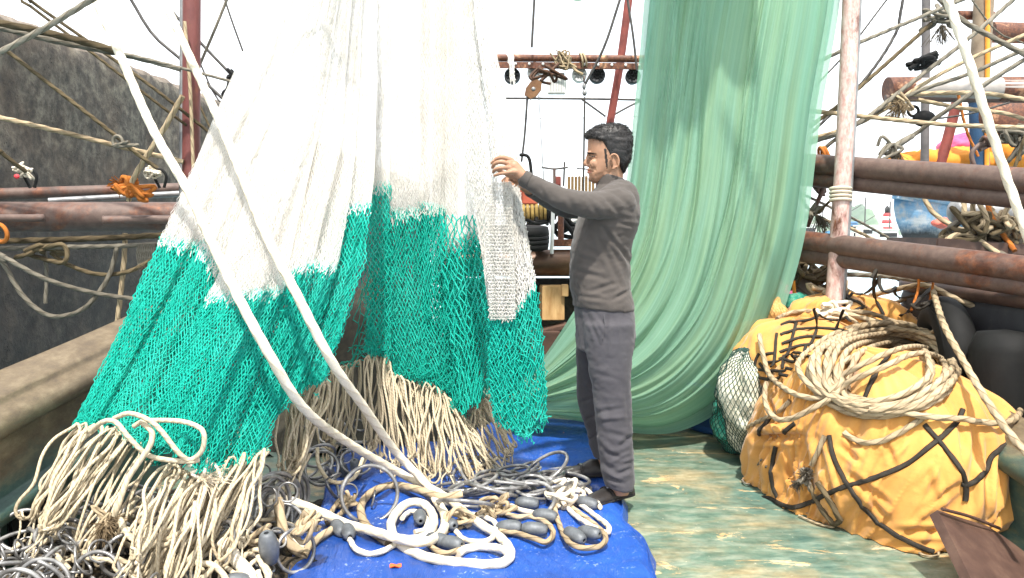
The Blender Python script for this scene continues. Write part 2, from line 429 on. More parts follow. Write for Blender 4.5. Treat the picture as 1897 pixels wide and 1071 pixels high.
M_WHITEPLASTIC = simple('white_plastic', [(.3, '#c9cac6'), (.7, '#e8e8e4')], 4, .45, .1)
M_LAMP = simple('black_lamp_housing', [(.3, '#1c1d1f'), (.7, '#343638')], 8, .5, .1)

# ================================================================== setting
# deck
def sheet(x0, x1, y0, y1, nx, ny, fz):
    xs = np.linspace(x0, x1, nx); ys = np.linspace(y0, y1, ny); X, Y = np.meshgrid(xs, ys, indexing='ij')
    return np.stack([X, Y, fz(X, Y)], -1)
d = MB(); d.grid(sheet(-1.8, 1.97, .6, 7.2, 60, 100, lambda X, Y: .004 * np.sin(X * 7) * np.sin(Y * 3)))
put('deck', d, M_DECK, kind='structure')
wt = MB(); wt.grid(sheet(-300, 900, -40, 1600, 8, 8, lambda X, Y: X * 0 - 1.15)); put('water', wt, M_WATER, kind='structure')
sb = MB(); sb.grid(sheet(-300, 900, -40, 1600, 4, 4, lambda X, Y: X * 0 - 3)); put('seabed', sb, simple('silt', [(.3, '#4d5a56'), (.7, '#6d7a72')], 1), kind='structure')

# hull sides of the fishing boat below the deck
def bulwark(side):
    s = side; mb = MB(); rows = []
    ys = np.linspace(1.0, 7.4, 60)
    prof = [(2.00, -.9), (2.02, .2), (1.995, .70), (1.99, .715), (1.975, .718), (1.862, .682), (1.850, .676), (1.845, .668), (1.842, .655), (1.835, .648), (1.80, .632), (1.783, .612), (1.778, .585), (1.785, .562), (1.80, .55), (1.822, .545), (1.828, .535),
            (1.83, .33), (1.826, .322), (1.785, .312), (1.776, .305), (1.774, .262), (1.782, .253), (1.822, .243), (1.828, .235), (1.825, .10), (1.825, -.05)]
    zo = 0.0 if s < 0 else -.27; xo = 0 if s < 0 else .17
    for y in ys:
        rows.append([(s * (x + xo + .004 * math.sin(y * 5 + z * 9)), y, z + (zo + .10 * (y - 2.8)) * min(1, max(0, (z + .1) / .4))) for x, z in prof])
    mb.grid(np.array(rows), flip=(s > 0)); return mb
lb = put('bulwark', bulwark(-1), M_BUL, label='worn tan and green ship bulwark along the concrete pier', cat='bulwark')
hole = MB(); hole.box((-1.822, 2.93, .16), (.02, .34, .15), bevel=.008)
put('freeing_port', hole, M_BLACK, lb)
rb = put('bulwark', bulwark(1), M_BUL, label='mossy bulwark running behind the yellow canvas bundle', cat='bulwark')
pp = MB(); pp.tube(spline([(1.98, 1.6, .27), (1.98, 3.4, .36), (1.98, 6.5, .62)], .1), .022, 10); put('rail_pipe', pp, M_GREYPIPE, rb)

# concrete pier wall with its broken top
def pier():
    mb = MB(); ys = np.linspace(1.0, 30, 300); rows = []
    for y in ys:
        x = -4.2 + .035 * y
        top = 3.03 + .04 * noise.noise(Vector((y * 1.6, 0, 3))) + .035 * noise.noise(Vector((y * 4, 1, 3))) + .02 * noise.noise(Vector((y * 14, 1, 3)))
        r = []
        for k, zz in enumerate(np.linspace(-2.2, top - .16, 42)):
            r.append((x + .05 * noise.noise(Vector((y * 1.2, zz * 1.2, 0))) + .02 * noise.noise(Vector((y * 6, zz * 6, 0))), y, zz))
        r += [(x - .03 - .05 * abs(noise.noise(Vector((y * 6, 9, 0)))), y, top - .07), (x - .10, y, top - .01), (x - .22, y, top + .02), (x - .9, y, top + .04), (x - 3, y, top + .02), (x - 3, y, -2.2)]
        rows.append(r)
    mb.grid(np.array(rows)); return mb
pal = NT('pale_broken_concrete'); vv = pal.co(); nn = pal.noise(vv, 7, 8, .7)
pal.p(Base_Color=pal.ramp(nn, [(.3, '#3f372f'), (.5, '#6a5f54'), (.7, '#8a7f72')]), Roughness=.95, Normal=pal.bump(nn, .8, .03))
pm = pier(); me_off = None
po = put('pier_wall', pm, [M_WALL, pal.m], label='tall dark stained concrete pier wall with broken pale top edge', cat='wall', off=np.array([-4.1, 10, 0.0]))
mi = np.zeros(len(po.data.polygons), np.int32); ncol = 47
cols = np.arange(len(mi)) % ncol; mi[cols >= 42] = 1; po.data.polygons.foreach_set('material_index', mi)

# far hills
def hill(name, prof, Y, depth):
    mb = MB(); rows = []
    px = np.linspace(prof[0][0], prof[-1][0], 90); pxs, pys = zip(*prof)
    py = np.interp(px, pxs, pys)
    for k, f in enumerate(np.linspace(-1, 1, 15)):
        sh = math.sqrt(max(0, 1 - f * f)); P = W(px, py, Y); r = P.copy()
        r[:, 2] = -1.3 + (P[:, 2] + 1.3) * sh * (.92 + .08 * math.cos(k * 2.1)); r[:, 1] = Y + f * depth
        r[:, 2] += np.array([noise.fractal(Vector((p[0] * .05, p[1] * .05, k)), 1, 2, 4) for p in r]) * depth * .06 * sh
        rows.append(r)
    mb.grid(np.array(rows)); return mb
M_HILL = simple('wooded_limestone', [(.3, '#2f4a33'), (.5, '#4d6a48'), (.72, '#8c907e')], .06, .9, .6, .5)
put('hill', hill('karst', [(1556, 436), (1563, 412), (1572, 392), (1580, 381), (1588, 377), (1595, 380), (1599, 396), (1606, 414), (1612, 436)], 620, 35), M_HILL, kind='structure')
put('hill', hill('shore', [(1380, 436), (1440, 402), (1468, 397), (1482, 392), (1500, 396), (1515, 408), (1545, 410), (1570, 412), (1600, 420), (1680, 426), (1760, 421), (1900, 424), (2050, 436)], 760, 60), M_HILL, kind='structure')

# ------------------------------------------------------------------ far moored boats
def far_boat(px, py, Y, L, hull_c, cab_c, label, mast=True):
    P = W(px, py, Y); b = thing('fishing_boat', (P[0], P[1], -1.15), label, 'boat', 'small boats moored across the harbour')
    o = np.array([P[0], P[1], -1.15]); k = L / 10
    m = MB(); rows = []
    for f in np.linspace(-1, 1, 15):
        wd = 1.5 * k * (1 - abs(f) ** 3.2) + .03; sheer = 1.1 * k + .7 * k * f * f
        rows.append([(o[0] + f * L / 2, o[1] - wd, o[2] + sheer), (o[0] + f * L / 2 * .92, o[1] - wd * .75, o[2] + .2 * k), (o[0] + f * L / 2 * .85, o[1], o[2] - .3 * k), (o[0] + f * L / 2 * .92, o[1] + wd * .75, o[2] + .2 * k), (o[0] + f * L / 2, o[1] + wd, o[2] + sheer), (o[0] + f * L / 2, o[1], o[2] + sheer * .9)])
    m.grid(np.array(rows), closed=True); put('hull', m, simple('hull_' + hull_c[1:], [(.3, hull_c), (.7, hull_c)], 2), b)
    c = MB(); c.box((o[0] - L * .18, o[1], o[2] + 2.0 * k), (L * .3, 2.0 * k, 2.0 * k), bevel=.1 * k); c.box((o[0] - L * .18, o[1], o[2] + 3.1 * k), (L * .36, 2.4 * k, .16 * k)); put('cabin', c, simple('cabin_' + cab_c[1:], [(.3, cab_c), (.7, cab_c)], 2), b)
    wn = MB()
    wn.box((o[0] - L * .18, o[1] - 1.02 * k, o[2] + 2.3 * k), (L * .26, .04, .6 * k))
    put('window', wn, M_BLACK, b)
    if mast: mm = MB(); mm.tube([(o[0] + L * .1, o[1], o[2] + 1 * k), (o[0] + L * .1, o[1], o[2] + 6.5 * k)], .09 * k, 6); mm.tube([(o[0] + L * .1, o[1], o[2] + 5.8 * k), (o[0] - L * .35, o[1], o[2] + 3 * k)], .05 * k, 5); put('mast', mm, M_WIRE, b)
    return b
for a in [(1478, 432, 190, 16, '#2f6f9a', '#d8d2c4', 'far moored blue fishing boat left of the pinkish pole, beside the green net edge', True),
          (1512, 433, 170, 13, '#8a3a30', '#e6e2d8', 'far moored red hulled boat with white cabin just left of the pinkish pole', True),
          (1588, 430, 150, 14, '#d7d3c6', '#5f88ad', 'far moored white boat with blue cabin below the pointed island', True),
          (1608, 433, 130, 9, '#3a7fb5', '#e8e4da', 'far moored small bright blue boat right of the pointed island', False),
          (1634, 437, 120, 11, '#b58a5a', '#efe9dc', 'far moored tan wooden boat beneath the red and white tower', True),
          (1662, 440, 105, 9, '#4a6f8a', '#dad6cc', 'far moored grey blue boat nearest the weathered blue bow', False)]:
    far_boat(*a)
tw = thing('harbour_beacon', W(1642, 433, 125), 'red and white banded beacon tower far across the water', 'beacon')
P = W(1642, 433, 125); H = W(1642, 395, 125)[2] - P[2]
for k in range(6):
    m = MB(); m.lathe([(0, 0), (.95 - .07 * k, 0), (.88 - .07 * k, H / 6), (0, H / 6)], P + np.array([0, 0, k * H / 6]), m=14)
    put('band', m, simple('beacon_red' if k % 2 else 'beacon_white', [(.3, '#c03030' if k % 2 else '#e8e6e2'), (.7, '#d04040' if k % 2 else '#f0eeea')], 2), tw)
m = MB(); m.lathe([(0, 0), (.35, 0), (.35, .8), (.05, 1.2), (0, 1.2)], P + np.array([0, 0, H])); put('lantern', m, M_BLACK, tw)

# ================================================================== tarp-covered hatch
def tarp():
    def right(y): return np.interp(y, [2.4, 3.3], [.478, .512]) + .03 * math.sin(y * 5.1) + .015 * math.sin(y * 13)
    def left(y): return np.interp(y, [1.5, 2.6, 3.1, 4.1, 5.0], [-.72, -.77, -.84, -.93, -.95]) + .02 * math.sin(y * 6)
    rows = []; us = np.r_[np.linspace(-.075, -.001, 8), np.linspace(0, 1, 110), np.linspace(1.001, 1.06, 8)]
    for y in np.linspace(1.5, 5.0, 190):
        r = []; l, rt = left(y), right(y)
        for u in us:
            x = l + (rt - l) * min(max(u, 0), 1); z = .06
            wr = .016 * noise.noise(Vector((x * 3, y * 2.2, 0))) + .014 * abs(noise.noise(Vector((x * 9 + y * 4, y * 6, 4)))) + .004 * noise.noise(Vector((x * 22, y * 14, 1)))
            if u < 0: x = l + u * .18; z = .06 + u / .075 * .07
            elif u > 1: x = rt + (u - 1) * .5 + .02 * noise.noise(Vector((y * 7, u * 9, 0))); z = .06 - (u - 1) / .06 * .055
            ed = min(u, 1 - u); 
            if 0 <= ed < .03: z -= .018 * (1 - ed / .03) ** 2
            r.append((x, y, z + wr * (1 if 0 <= u <= 1 else .5)))
        rows.append(r)
    mb = MB(); mb.grid(np.array(rows), flip=True); return mb
TARP = tarp(); T_TARP = bvh_of(TARP)
put('tarpaulin', TARP, M_TARP, label='blue scuffed plastic tarpaulin spread over the deck hatch under the man', cat='tarpaulin')
lf = MB(); c = onto([T_TARP], 733, 1050, .006)
lf.grid(np.array([[c + np.array([a * .022 * math.cos(b) , a * .016 * math.sin(b), .004 * math.sin(3 * b) * a]) for b in np.linspace(0, 2 * math.pi, 12, endpoint=False)] for a in (1.0, .6, .05)]), closed=True)
lf.grid(np.array([[c + np.array([a * .022 * math.cos(b) , a * .016 * math.sin(b), -.003 + .004 * math.sin(3 * b) * a]) for b in np.linspace(0, 2 * math.pi, 12, endpoint=False)] for a in (1.0, .6, .05)]), closed=True)
put('leaf', lf, simple('orange_leaf', [(.3, '#d8501c'), (.7, '#e87040')], 30), label='small orange dead leaf lying on the blue tarpaulin', cat='leaf')

# ================================================================== poles and booms
def rod(name, pts, r, mat, label, cat, step=.12, k=16, **kw):
    mb = MB(); mb.tube(spline(pts, step), r, k); return put(name, mb, mat, label=label, cat=cat, **kw)
lp = thing('mast_pole', W(352, 690, 4.4), 'red and grey weathered steel pole standing on the left bulwark', 'pole')
m = MB(); m.tube(spline([W(353, 690, 4.4), W(354, 340, 4.4), W(356, -160, 4.4)], .1), .047, 20); put('shaft', m, M_POLE_RED, lp)
m = MB(); m.tube(spline([W(338, 690, 4.42), W(338, 340, 4.42), W(340, -160, 4.42)], .1), .019, 10); put('conduit', m, M_GREYPIPE, lp)
rp = thing('mast_pole', W(1543, 560, 4.6), 'pinkish peeling leaning steel pole right of the green net', 'pole')
m = MB(); m.tube(spline([W(1541, 600, 4.6), W(1549, 500, 4.6), W(1565, 260, 4.6), W(1584, -160, 4.6)], .1), .049, 20); put('shaft', m, M_POLE_PINK, rp)
m = MB(); m.tube(spline([W(1558, 600, 4.58), W(1566, 500, 4.58), W(1581, 260, 4.58), W(1600, -160, 4.58)], .1), .013, 8); put('conduit', m, M_GREYPIPE, rp)

def pipe2(name, a, b, ra, rb_, mat, parent=None, **kw):
    P = spline([a, b], .1); mb = MB(); mb.tube(P, np.linspace(ra, rb_, len(P)), 20)
    return put(name, mb, mat, parent, **kw)
# left booms
pipe2('boom_pipe', W(-260, 368, 4.75), W(520, 343, 5.2), .038, .034, M_RUST, label='upper rusty brown boom pipe on the left, under the orange rag', cat='boom')
pipe2('boom_pipe', W(90, 372, 4.68), W(520, 349, 5.2), .017, .021, M_GREYPIPE, label='thin grey pipe lying between the two rusty left booms', cat='boom')
lbm = thing('boom_pipe', W(0, 402, 4.5), 'thickest rusty brown boom pipe crossing at the left', 'boom')
pipe2('tube', W(-260, 402, 4.5), W(520, 401, 4.9), .088, .088, M_RUST, lbm)
m = MB(); P = spline([W(192, 408, 4.36), W(420, 405, 4.5)], .05); m.tube(P, .024, 14, caps=False); m.torus(P[0], .022, .004, P[1] - P[0]); put('side_tube', m, M_RUST, lbm)
m = MB(); m.tube(spline([W(-260, 402, 4.30), W(60, 404, 4.36), W(69, 403, 4.37)], .03), .021, 14); put('side_tube', m, M_RUST, lbm)
# right booms: pairs of pipes welded together
def pair(y0a, y0b, y1a, y1b, Ya, Yb, x0, x1, ra, rb_, label):
    b = thing('double_boom', W(x0, (y0a + y0b) / 2, Ya), label, 'boom')
    pipe2('tube', W(x0, y0a, Ya), W(x1, y1a, Yb), ra, ra * 1.02, M_RUST, b)
    pipe2('tube', W(x0, y0b, Ya + .01), W(x1, y1b, Yb + .01), rb_, rb_ * 1.02, M_RUST, b)
    return b
db1 = pair(296, 322, 348, 386, 5.3, 3.5, 1400, 2060, .062, .046, 'upper rusty double boom crossing behind the pinkish pole')
db2 = pair(432, 455, 520, 553, 5.3, 3.3, 1380, 2060, .062, .050, 'lower rusty double boom above the yellow bundles')
# far boom with rusty ends
fb = thing('cargo_boom', W(1650, 165, 6.2), 'grey boom with rusty cap projecting from the right, above the orange canvas', 'boom')
pipe2('tube', W(1665, 165, 6.2), W(2080, 164, 6.0), .083, .088, simple('grey_boom_paint', [(.3, '#8c8580'), (.7, '#b5ada6')], 5), fb)
m = MB(); P = spline([W(1644, 167, 6.2), W(1700, 164, 6.2)], .04); m.tube(P, np.linspace(.1, .092, len(P)), 18); put('end_cap', m, M_RUSTY, fb)
m = MB(); P = spline([W(1851, 166, 6.12), W(2000, 165, 6.05)], .04); m.tube(P, .098, 18); put('end_cap', m, M_RUSTY, fb)
m = MB(); P = spline([W(1640, 182, 6.18), W(1900, 184, 6.1)], .06); m.tube(P, .028, 10); put('under_tube', m, M_RUST, fb)
# ================================================================== nets
def twine_mat(name, cols, trans=.25, rough=.75):
    t = NT(name); v = t.co(); col = t.ramp(t.noise(v, 5, 5, .6), cols)
    col = t.mix(.35, col, t.ramp(t.noise(v, 60, 2, .6), [(.3, (.6,) * 3 + (1,)), (.7, W1)]), 'MULTIPLY')
    t.p(Base_Color=col, Roughness=rough)
    t.b.inputs['Specular IOR Level'].default_value = .2
    tr = t.n('BsdfTranslucent'); t.set(tr.inputs[0], col); mx = t.n('MixShader'); mx.inputs[0].default_value = trans
    t.t.links.new(t.b.outputs[0], mx.inputs[1]); t.t.links.new(tr.outputs[0], mx.inputs[2]); t.t.links.new(mx.outputs[0], t.out.inputs[0])
    return t.m
M_TEAL = twine_mat('teal_twine', [(.25, '#18b7a2'), (.5, '#22c8b3'), (.75, '#45d9c6')], .35)
M_WHITE = twine_mat('white_twine', [(.25, '#dcd6cc'), (.5, '#eeeae3'), (.75, '#f6f3ee')], .3)
M_PALETEAL = twine_mat('teal_glow_twine', [(.25, '#8fd8c8'), (.5, '#b4e4d8'), (.75, '#d5efe6')], .3)  # paler teal painted for the soft glow where white meets teal
M_CLEAR = twine_mat('pale_monofilament', [(.3, '#c9cbc8'), (.7, '#e6e6e2')], .4, .4)
M_GREENMESH = None

def twines(mb, A, B, r, mi=0):
    """many straight three-sided twines at once"""
    D = unit(B - A); up = np.where(np.abs(D[:, 2:3]) < .9, np.array([[0, 0, 1.]]), np.array([[1., 0, 0]]))
    N = unit(np.cross(D, up)); Bn = np.cross(D, N); n = len(A)
    rr = np.broadcast_to(np.asarray(r, float), (n,))[:, None]
    ring = [N * rr * math.cos(a) + Bn * rr * math.sin(a) for a in (0, 2.094, 4.189)]
    V = np.stack([A + q for q in ring] + [B + q for q in ring], 1).reshape(-1, 3)
    b = (np.arange(n) * 6)[:, None]
    Fs = np.concatenate([b + np.array([[i, (i + 1) % 3, 3 + (i + 1) % 3, 3 + i]]) for i in range(3)])
    mb.add(V, Fs, mi, None, True)
def side(poly):
    p = np.array(poly, float); o = np.argsort(p[:, 1]); p = p[o]
    def f(y):
        y = np.asarray(y, float); x = np.interp(y, p[:, 1], p[:, 0])
        x = np.where(y > p[-1, 1], p[-1, 0] + (y - p[-1, 1]) * (p[-1, 0] - p[-2, 0]) / max(1, p[-1, 1] - p[-2, 1]), x)
        return x
    return f
def pleat_fn(Lp, Rp, Yf, bulge, wob=6.0, seed=0.0, twist=0.0, back=0.0, fine=1.0):
    fl, fr = side(Lp), side(Rp)
    def P(u, y):
        xl, xr = fl(y), fr(y); x = xl + (xr - xl) * u
        x = x + wob * np.sin(y * .011 + seed * 3 + u * 2.2) * np.minimum(1, np.maximum(0, (y + 60) / 300))
        amp = np.clip((np.abs(xr - xl)) / 90, .25, 1.6)
        Y = Yf(y) + twist * (u - .5) - bulge * amp * np.sin(np.pi * np.clip(u, 0, 1)) - .012 * fine * amp * np.sin(u * 13 + seed * 5 + y * .004) - .007 * fine * amp * np.sin(u * 29 + seed * 2 + y * .009) + back
        return W(x, y, Y)
    return P
def net(mb, P, ytop, ybot, cols, rowpx, r, jit=.18, keep=1.0, seed=1, u0=0.0, u1=1.0, mi=0, hole=None):
    """diamond mesh between ytop=(left, right) and ybot=(left, right) photo rows of the pleat surface P"""
    g = np.random.default_rng(seed)
    H = (ybot[0] + ybot[1] - ytop[0] - ytop[1]) / 2; rows = max(2, int(H / rowpx)); 
    i, j = np.meshgrid(np.arange(cols + 1), np.arange(rows + 1), indexing='ij')
    u = (i + .5 * (j % 2)) / (cols + .5); v = j / rows
    u = u + g.normal(0, jit / cols * .5, u.shape); v = v + g.normal(0, jit / rows * .5, v.shape)
    # slow irregular gathering of the meshes
    u = u + .25 / cols * np.sin(v * 17 + seed) + .12 / cols * np.sin(v * 41 + u * 9 + seed * 2)
    uu = u0 + (u1 - u0) * u
    yt = ytop[0] + (ytop[1] - ytop[0]) * uu; yb = ybot[0] + (ybot[1] - ybot[0]) * uu
    rag = g.normal(0, 1, cols + 1)[:, None] * 5 * v ** 4
    y = yt + (yb - yt) * v + rag
    Q = P(uu, y); Q += g.normal(0, .0012, Q.shape)
    A = []; Bq = []
    for dj in (0, 1):
        jj = np.arange(rows)
        for par in (0, 1):
            js = jj[jj % 2 == par]
            for s in ((0, -1) if par == 0 else (0, 1)):
                ii = np.arange(cols + 1); it = ii + s; ok = (it >= 0) & (it <= cols)
                if dj == 0:
                    a = Q[np.ix_(ii[ok], js)]; b = Q[np.ix_(it[ok], js + 1)]
                    A.append(a.reshape(-1, 3)); Bq.append(b.reshape(-1, 3))
    A = np.concatenate(A); Bq = np.concatenate(Bq)
    k = g.random(len(A)) < keep
    A, Bq = A[k], Bq[k]
    twines(mb, A, Bq, r * g.uniform(.8, 1.2, len(A)), mi)
    # knots at the mesh corners
    K = Q.reshape(-1, 3); K = K[g.random(len(K)) < .8 * keep]
    e = r * 1.5
    twines(mb, K - np.array([e * .7, 0, e]), K + np.array([e * .7, 0, e]), r * 1.15, mi)
def fluff(mb, pts, n, L, r, seed=0, mi=0, down=.3):
    g = np.random.default_rng(seed)
    for p in pts:
        for _ in range(n):
            d = g.normal(0, 1, 3); d[2] -= down; d = d / np.linalg.norm(d) * L * g.uniform(.4, 1.2)
            q = np.asarray(p) + g.normal(0, L * .3, 3); m = q + d * .5 + g.normal(0, L * .15, 3); e = q + d + g.normal(0, L * .15, 3)
            twines(mb, np.array([q, m]), np.array([m, e]), r, mi)
def lin(y0, Y0, y1, Y1): return lambda y: np.interp(np.asarray(y, float), [y0, y1], [Y0, Y1])
TOP = -170
YL = lambda d: (lambda y: np.interp(np.asarray(y, float), [-170, 150, 500, 880], [3.9 + d, 3.7 + d, 3.2 + d, 2.86 + d]))
YC = lambda d: (lambda y: np.interp(np.asarray(y, float), [-170, 300, 800], [4.42 + d, 4.14 + d, 3.92 + d]))
#            left edge                                             right edge                                          depth  top of teal  bottom     bulge
PL = [
 ([(545, TOP), (491, 0), (427, 150), (303, 440), (140, 788)], [(600, TOP), (560, 0), (490, 200), (388, 450), (222, 772)], .00, (441, 458), (790, 792), .05),
 ([(590, TOP), (545, 0), (470, 210), (378, 450), (200, 780)], [(640, TOP), (600, 0), (535, 200), (412, 500), (300, 850)], -.06, (447, 512), (772, 862), .06),
 ([(610, TOP), (565, 20), (500, 230), (400, 520), (262, 800)], [(660, TOP), (625, 0), (585, 250), (525, 530), (400, 880)], -.12, (548, 538), (800, 885), .07),
 ([(640, TOP), (605, 20), (560, 260), (505, 500), (385, 850)], [(670, TOP), (650, 0), (625, 280), (575, 500), (488, 842)], -.04, (520, 488), (878, 846), .05),
 ([(655, TOP), (640, 20), (605, 280), (555, 500), (455, 800)], [(680, TOP), (670, 0), (655, 280), (625, 480), (545, 760)], .05, (486, 495), (845, 722), .05),
 ([(670, TOP), (660, 20), (640, 300), (600, 500), (525, 740)], [(690, TOP), (695, 20), (690, 330), (672, 480), (605, 700)], .14, (388, 376), (735, 700), .04),
]
M_WSHEET = None
def white_sheet_mat():
    t = NT('white_fine_netting'); uv = t.co('UV'); xs = t.sep(uv)
    a = t.math('ABSOLUTE', t.math('SINE', t.math('ADD', t.math('MULTIPLY', xs[0], 300), t.math('MULTIPLY', xs[1], 60))))
    b_ = t.math('ABSOLUTE', t.math('SINE', t.math('SUBTRACT', t.math('MULTIPLY', xs[0], 300), t.math('MULTIPLY', xs[1], 60))))
    m = t.math('MULTIPLY', a, b_); n = t.noise(t.co(), 3, 4, .6)
    col = t.ramp(n, [(.3, '#ebe6de'), (.7, '#f1eee8')])
    t.p(Base_Color=col, Roughness=.8, Normal=t.bump(m, .15, .003)); t.b.inputs['Specular IOR Level'].default_value = .2
    tr = t.n('BsdfTranslucent'); t.set(tr.inputs[0], col); mx = t.n('MixShader'); mx.inputs[0].default_value = .5
    t.t.links.new(t.b.outputs[0], mx.inputs[1]); t.t.links.new(tr.outputs[0], mx.inputs[2])
    tp = t.n('BsdfTransparent'); m2 = t.n('MixShader'); t.set(m2.inputs[0], t.ramp(m, [(.45, (.66,) * 3 + (1,)), (.95, (.25,) * 3 + (1,))]))
    t.t.links.new(tp.outputs[0], m2.inputs[1]); t.t.links.new(mx.outputs[0], m2.inputs[2]); t.t.links.new(m2.outputs[0], t.out.inputs[0])
    return t.m
M_WSHEET = white_sheet_mat()
def white_sheet(mb, P, y0, y1, back=0.0, nu=40, nv=90, ridge=0.0):
    y1 = y1 if isinstance(y1, tuple) else (y1, y1); u, v = np.meshgrid(np.linspace(-.02, 1.02, nu), np.linspace(0, 1, nv), indexing='ij')
    y = y0 + (y1[0] + (y1[1] - y1[0]) * u - y0) * v; Q = P(u, y); Q[..., 1] += back + ridge * np.sin(y * 2.1 + 1.5 * np.sin(u * 9))
    mb.grid(Q, uv=np.stack([v, u], -1))
def build_net(name, panels, Yf, label, cat, cells_t, rows_t, r_t, cells_w, rows_w, r_w, seed0, layers=3, top=TOP):
    base = W(np.mean([p[0][-1][0] for p in panels]), np.mean([p[3][0] for p in panels]) if False else 800, 3.4)
    root = thing(name, base, label, cat)
    tm, wm, ws, pm_ = MB(), MB(), MB(), MB(); bots = []
    for k, (Lp, Rp, d, tt, bb, bl) in enumerate(panels):
        sd = seed0 + k * 13
        for ly in range(layers):
            P = pleat_fn(Lp, Rp, Yf(d), bl, seed=k * 1.7 + ly * .9, back=ly * .022)
            wpx = abs(side(Rp)(np.mean(tt) + 80) - side(Lp)(np.mean(tt) + 80))
            net(tm, P, tt, bb, max(5, int(wpx / cells_t)), rows_t, r_t, .2, .98, sd + ly)
            if ly < 2: net(tm, P, (tt[0] - 7, tt[1] - 7), (tt[0] + 12, tt[1] + 12), max(5, int(wpx / cells_t)), rows_t * .7, r_t * .8, .6, .7, sd + 60 + ly, mi=1)
            if ly < 2: white_sheet(ws, pleat_fn(Lp, Rp, Yf(d), bl * .35, wob=3.0, seed=k * 1.7 + ly * .9, back=ly * .03, fine=.25), top, (tt[0] + 6, tt[1] + 6), .014)
            if ly < 1:
                tt2 = (tt[0] + 4, tt[1] + 4)
                w2 = abs(side(Rp)(300) - side(Lp)(300)) + 12
                net(wm, P, (top, top), tt2, max(6, int(w2 / cells_w)), rows_w, r_w * .5, .3, .98, sd + 5 + ly)
                # first rows where the white meshes are laced into the teal
                net(wm, P, (tt[0] - 2, tt[1] - 2), (tt[0] + 16, tt[1] + 16), max(6, int(wpx / cells_w)), rows_w * .8, r_w, .4, .7, sd + 7 + ly)
        P = pleat_fn(Lp, Rp, Yf(d), bl, seed=k * 1.7)
        g = np.random.default_rng(sd)
        us = np.linspace(.05, .95, 7); pts = [P(u, bb[0] + (bb[1] - bb[0]) * u - 4 - 14 * g.random()) for u in us]
        fluff(tm, pts, 9, .035, r_t * .7, sd)
        spots = [P(g.random(), tt[0] + 30 + (bb[0] - tt[0]) * g.random() * .9) - np.array([0, .012, 0]) for _ in range(5)]
        fluff(tm, spots, 7, .02, r_t * .7, sd + 3)
        bots.append((P, bb))
    put('white_sheet', ws, M_WSHEET, root); put('white_mesh', wm, M_WHITE, root); put('teal_mesh', tm, [M_TEAL, M_PALETEAL], root)
    return root, bots
netL, BL = build_net('fishing_net', PL, YL, 'white and teal fishing net hanging in slanted pleats at the left, nearest the concrete wall', 'net', 5.6, 7.4, .0022, 4.6, 6.0, .0024, 100, 4)
PC = [
 ([(690, TOP), (697, 20), (690, 340), (684, 500), (676, 655)], [(716, TOP), (722, 20), (718, 345), (722, 500), (722, 662)], -.05, (345, 343), (655, 664), .03),
 ([(712, TOP), (718, 20), (718, 395), (716, 520), (722, 690)], [(790, TOP), (795, 20), (792, 395), (795, 550), (802, 712)], .03, (392, 390), (690, 714), .05),
 ([(775, TOP), (780, 20), (778, 380), (785, 520), (782, 700)], [(828, TOP), (832, 20), (826, 400), (832, 520), (846, 730)], .00, (380, 388), (700, 740), .04),
 ([(800, TOP), (806, 20), (800, 400), (806, 520), (812, 705)], [(850, TOP), (852, 20), (845, 420), (850, 520), (862, 778)], .06, (480, 476), (706, 776), .03),
 ([(822, TOP), (828, 20), (828, 400), (832, 540), (838, 735)], [(884, TOP), (890, 20), (892, 400), (902, 560), (899, 740)], -.04, (455, 425), (758, 735), .05),
]
netC, BC = build_net('fishing_net', PC, YC, 'white and teal fishing net hanging straight down in the middle, beside the held net end', 'net', 5.8, 7.9, .0025, 4.4, 6.2, .0026, 300, 4)
# open wide-meshed teal flap hanging in front of the middle net
flap = MB(); P = pleat_fn([(818, 380), (822, 500), (830, 620), (850, 770)], [(893, 380), (904, 500), (906, 600), (898, 745)], YC(-.10), .05)
net(flap, P, (398, 405), (770, 740), 9, 12, .0036, .35, .96, 71); put('open_flap', flap, M_TEAL, netC)
# loose torn meshes in the gap between the left and the middle net
gap = MB(); P = pleat_fn([(680, 330), (664, 560), (640, 690)], [(692, 330), (690, 560), (684, 640)], YC(.16), .0)
net(gap, P, (380, 380), (690, 640), 4, 13, .0026, .6, .8, 77); fluff(gap, [P(.2, 640), P(.4, 655), P(.0, 672), P(.7, 610)], 10, .05, .002, 5); put('torn_mesh', gap, M_TEAL, netC)
# the end held by the man
YR = lambda d: (lambda y: np.interp(np.asarray(y, float), [-170, 300, 330, 560, 820], [3.75 + d, 3.43 + d, 3.41 + d, 3.40 + d, 3.38 + d]))
PR = [
 ([(905, 345), (900, 440), (908, 590), (906, 690), (915, 790)], [(948, 338), (950, 440), (954, 590), (965, 690), (985, 812)], -.03, (590, 586), (776, 815), .03),
 ([(930, 340), (945, 450), (950, 590), (950, 690), (965, 805)], [(960, 345), (984, 480), (1000, 590), (1010, 700), (1013, 778)], .0, (582, 522), (812, 780), .03),
 ([(896, 560), (904, 600), (906, 690), (902, 740)], [(925, 560), (930, 600), (940, 690), (960, 800)], .10, (560, 590), (720, 800), .02),
]
wsR = MB()
rootR = thing('fishing_net', W(950, 810, 3.9), 'white net end with teal hem gathered in the hand of the man', 'net')
tm, wm = MB(), MB()
for k, (Lp, Rp, d, tt, bb, bl) in enumerate(PR):
    for ly in range(3):
        P = pleat_fn(Lp, Rp, YR(d), bl, wob=2, seed=9 + k * 1.3 + ly, back=ly * .02)
        net(tm, P, tt, bb, 8 if k < 2 else 4, 7.5, .0027, .3, .98, 500 + k * 9 + ly)
        if k == 1: net(wm, P, (342, 346), (tt[0] + 6, tt[1] + 6), 13, 5.2, .0022, .35, .97, 540 + ly)
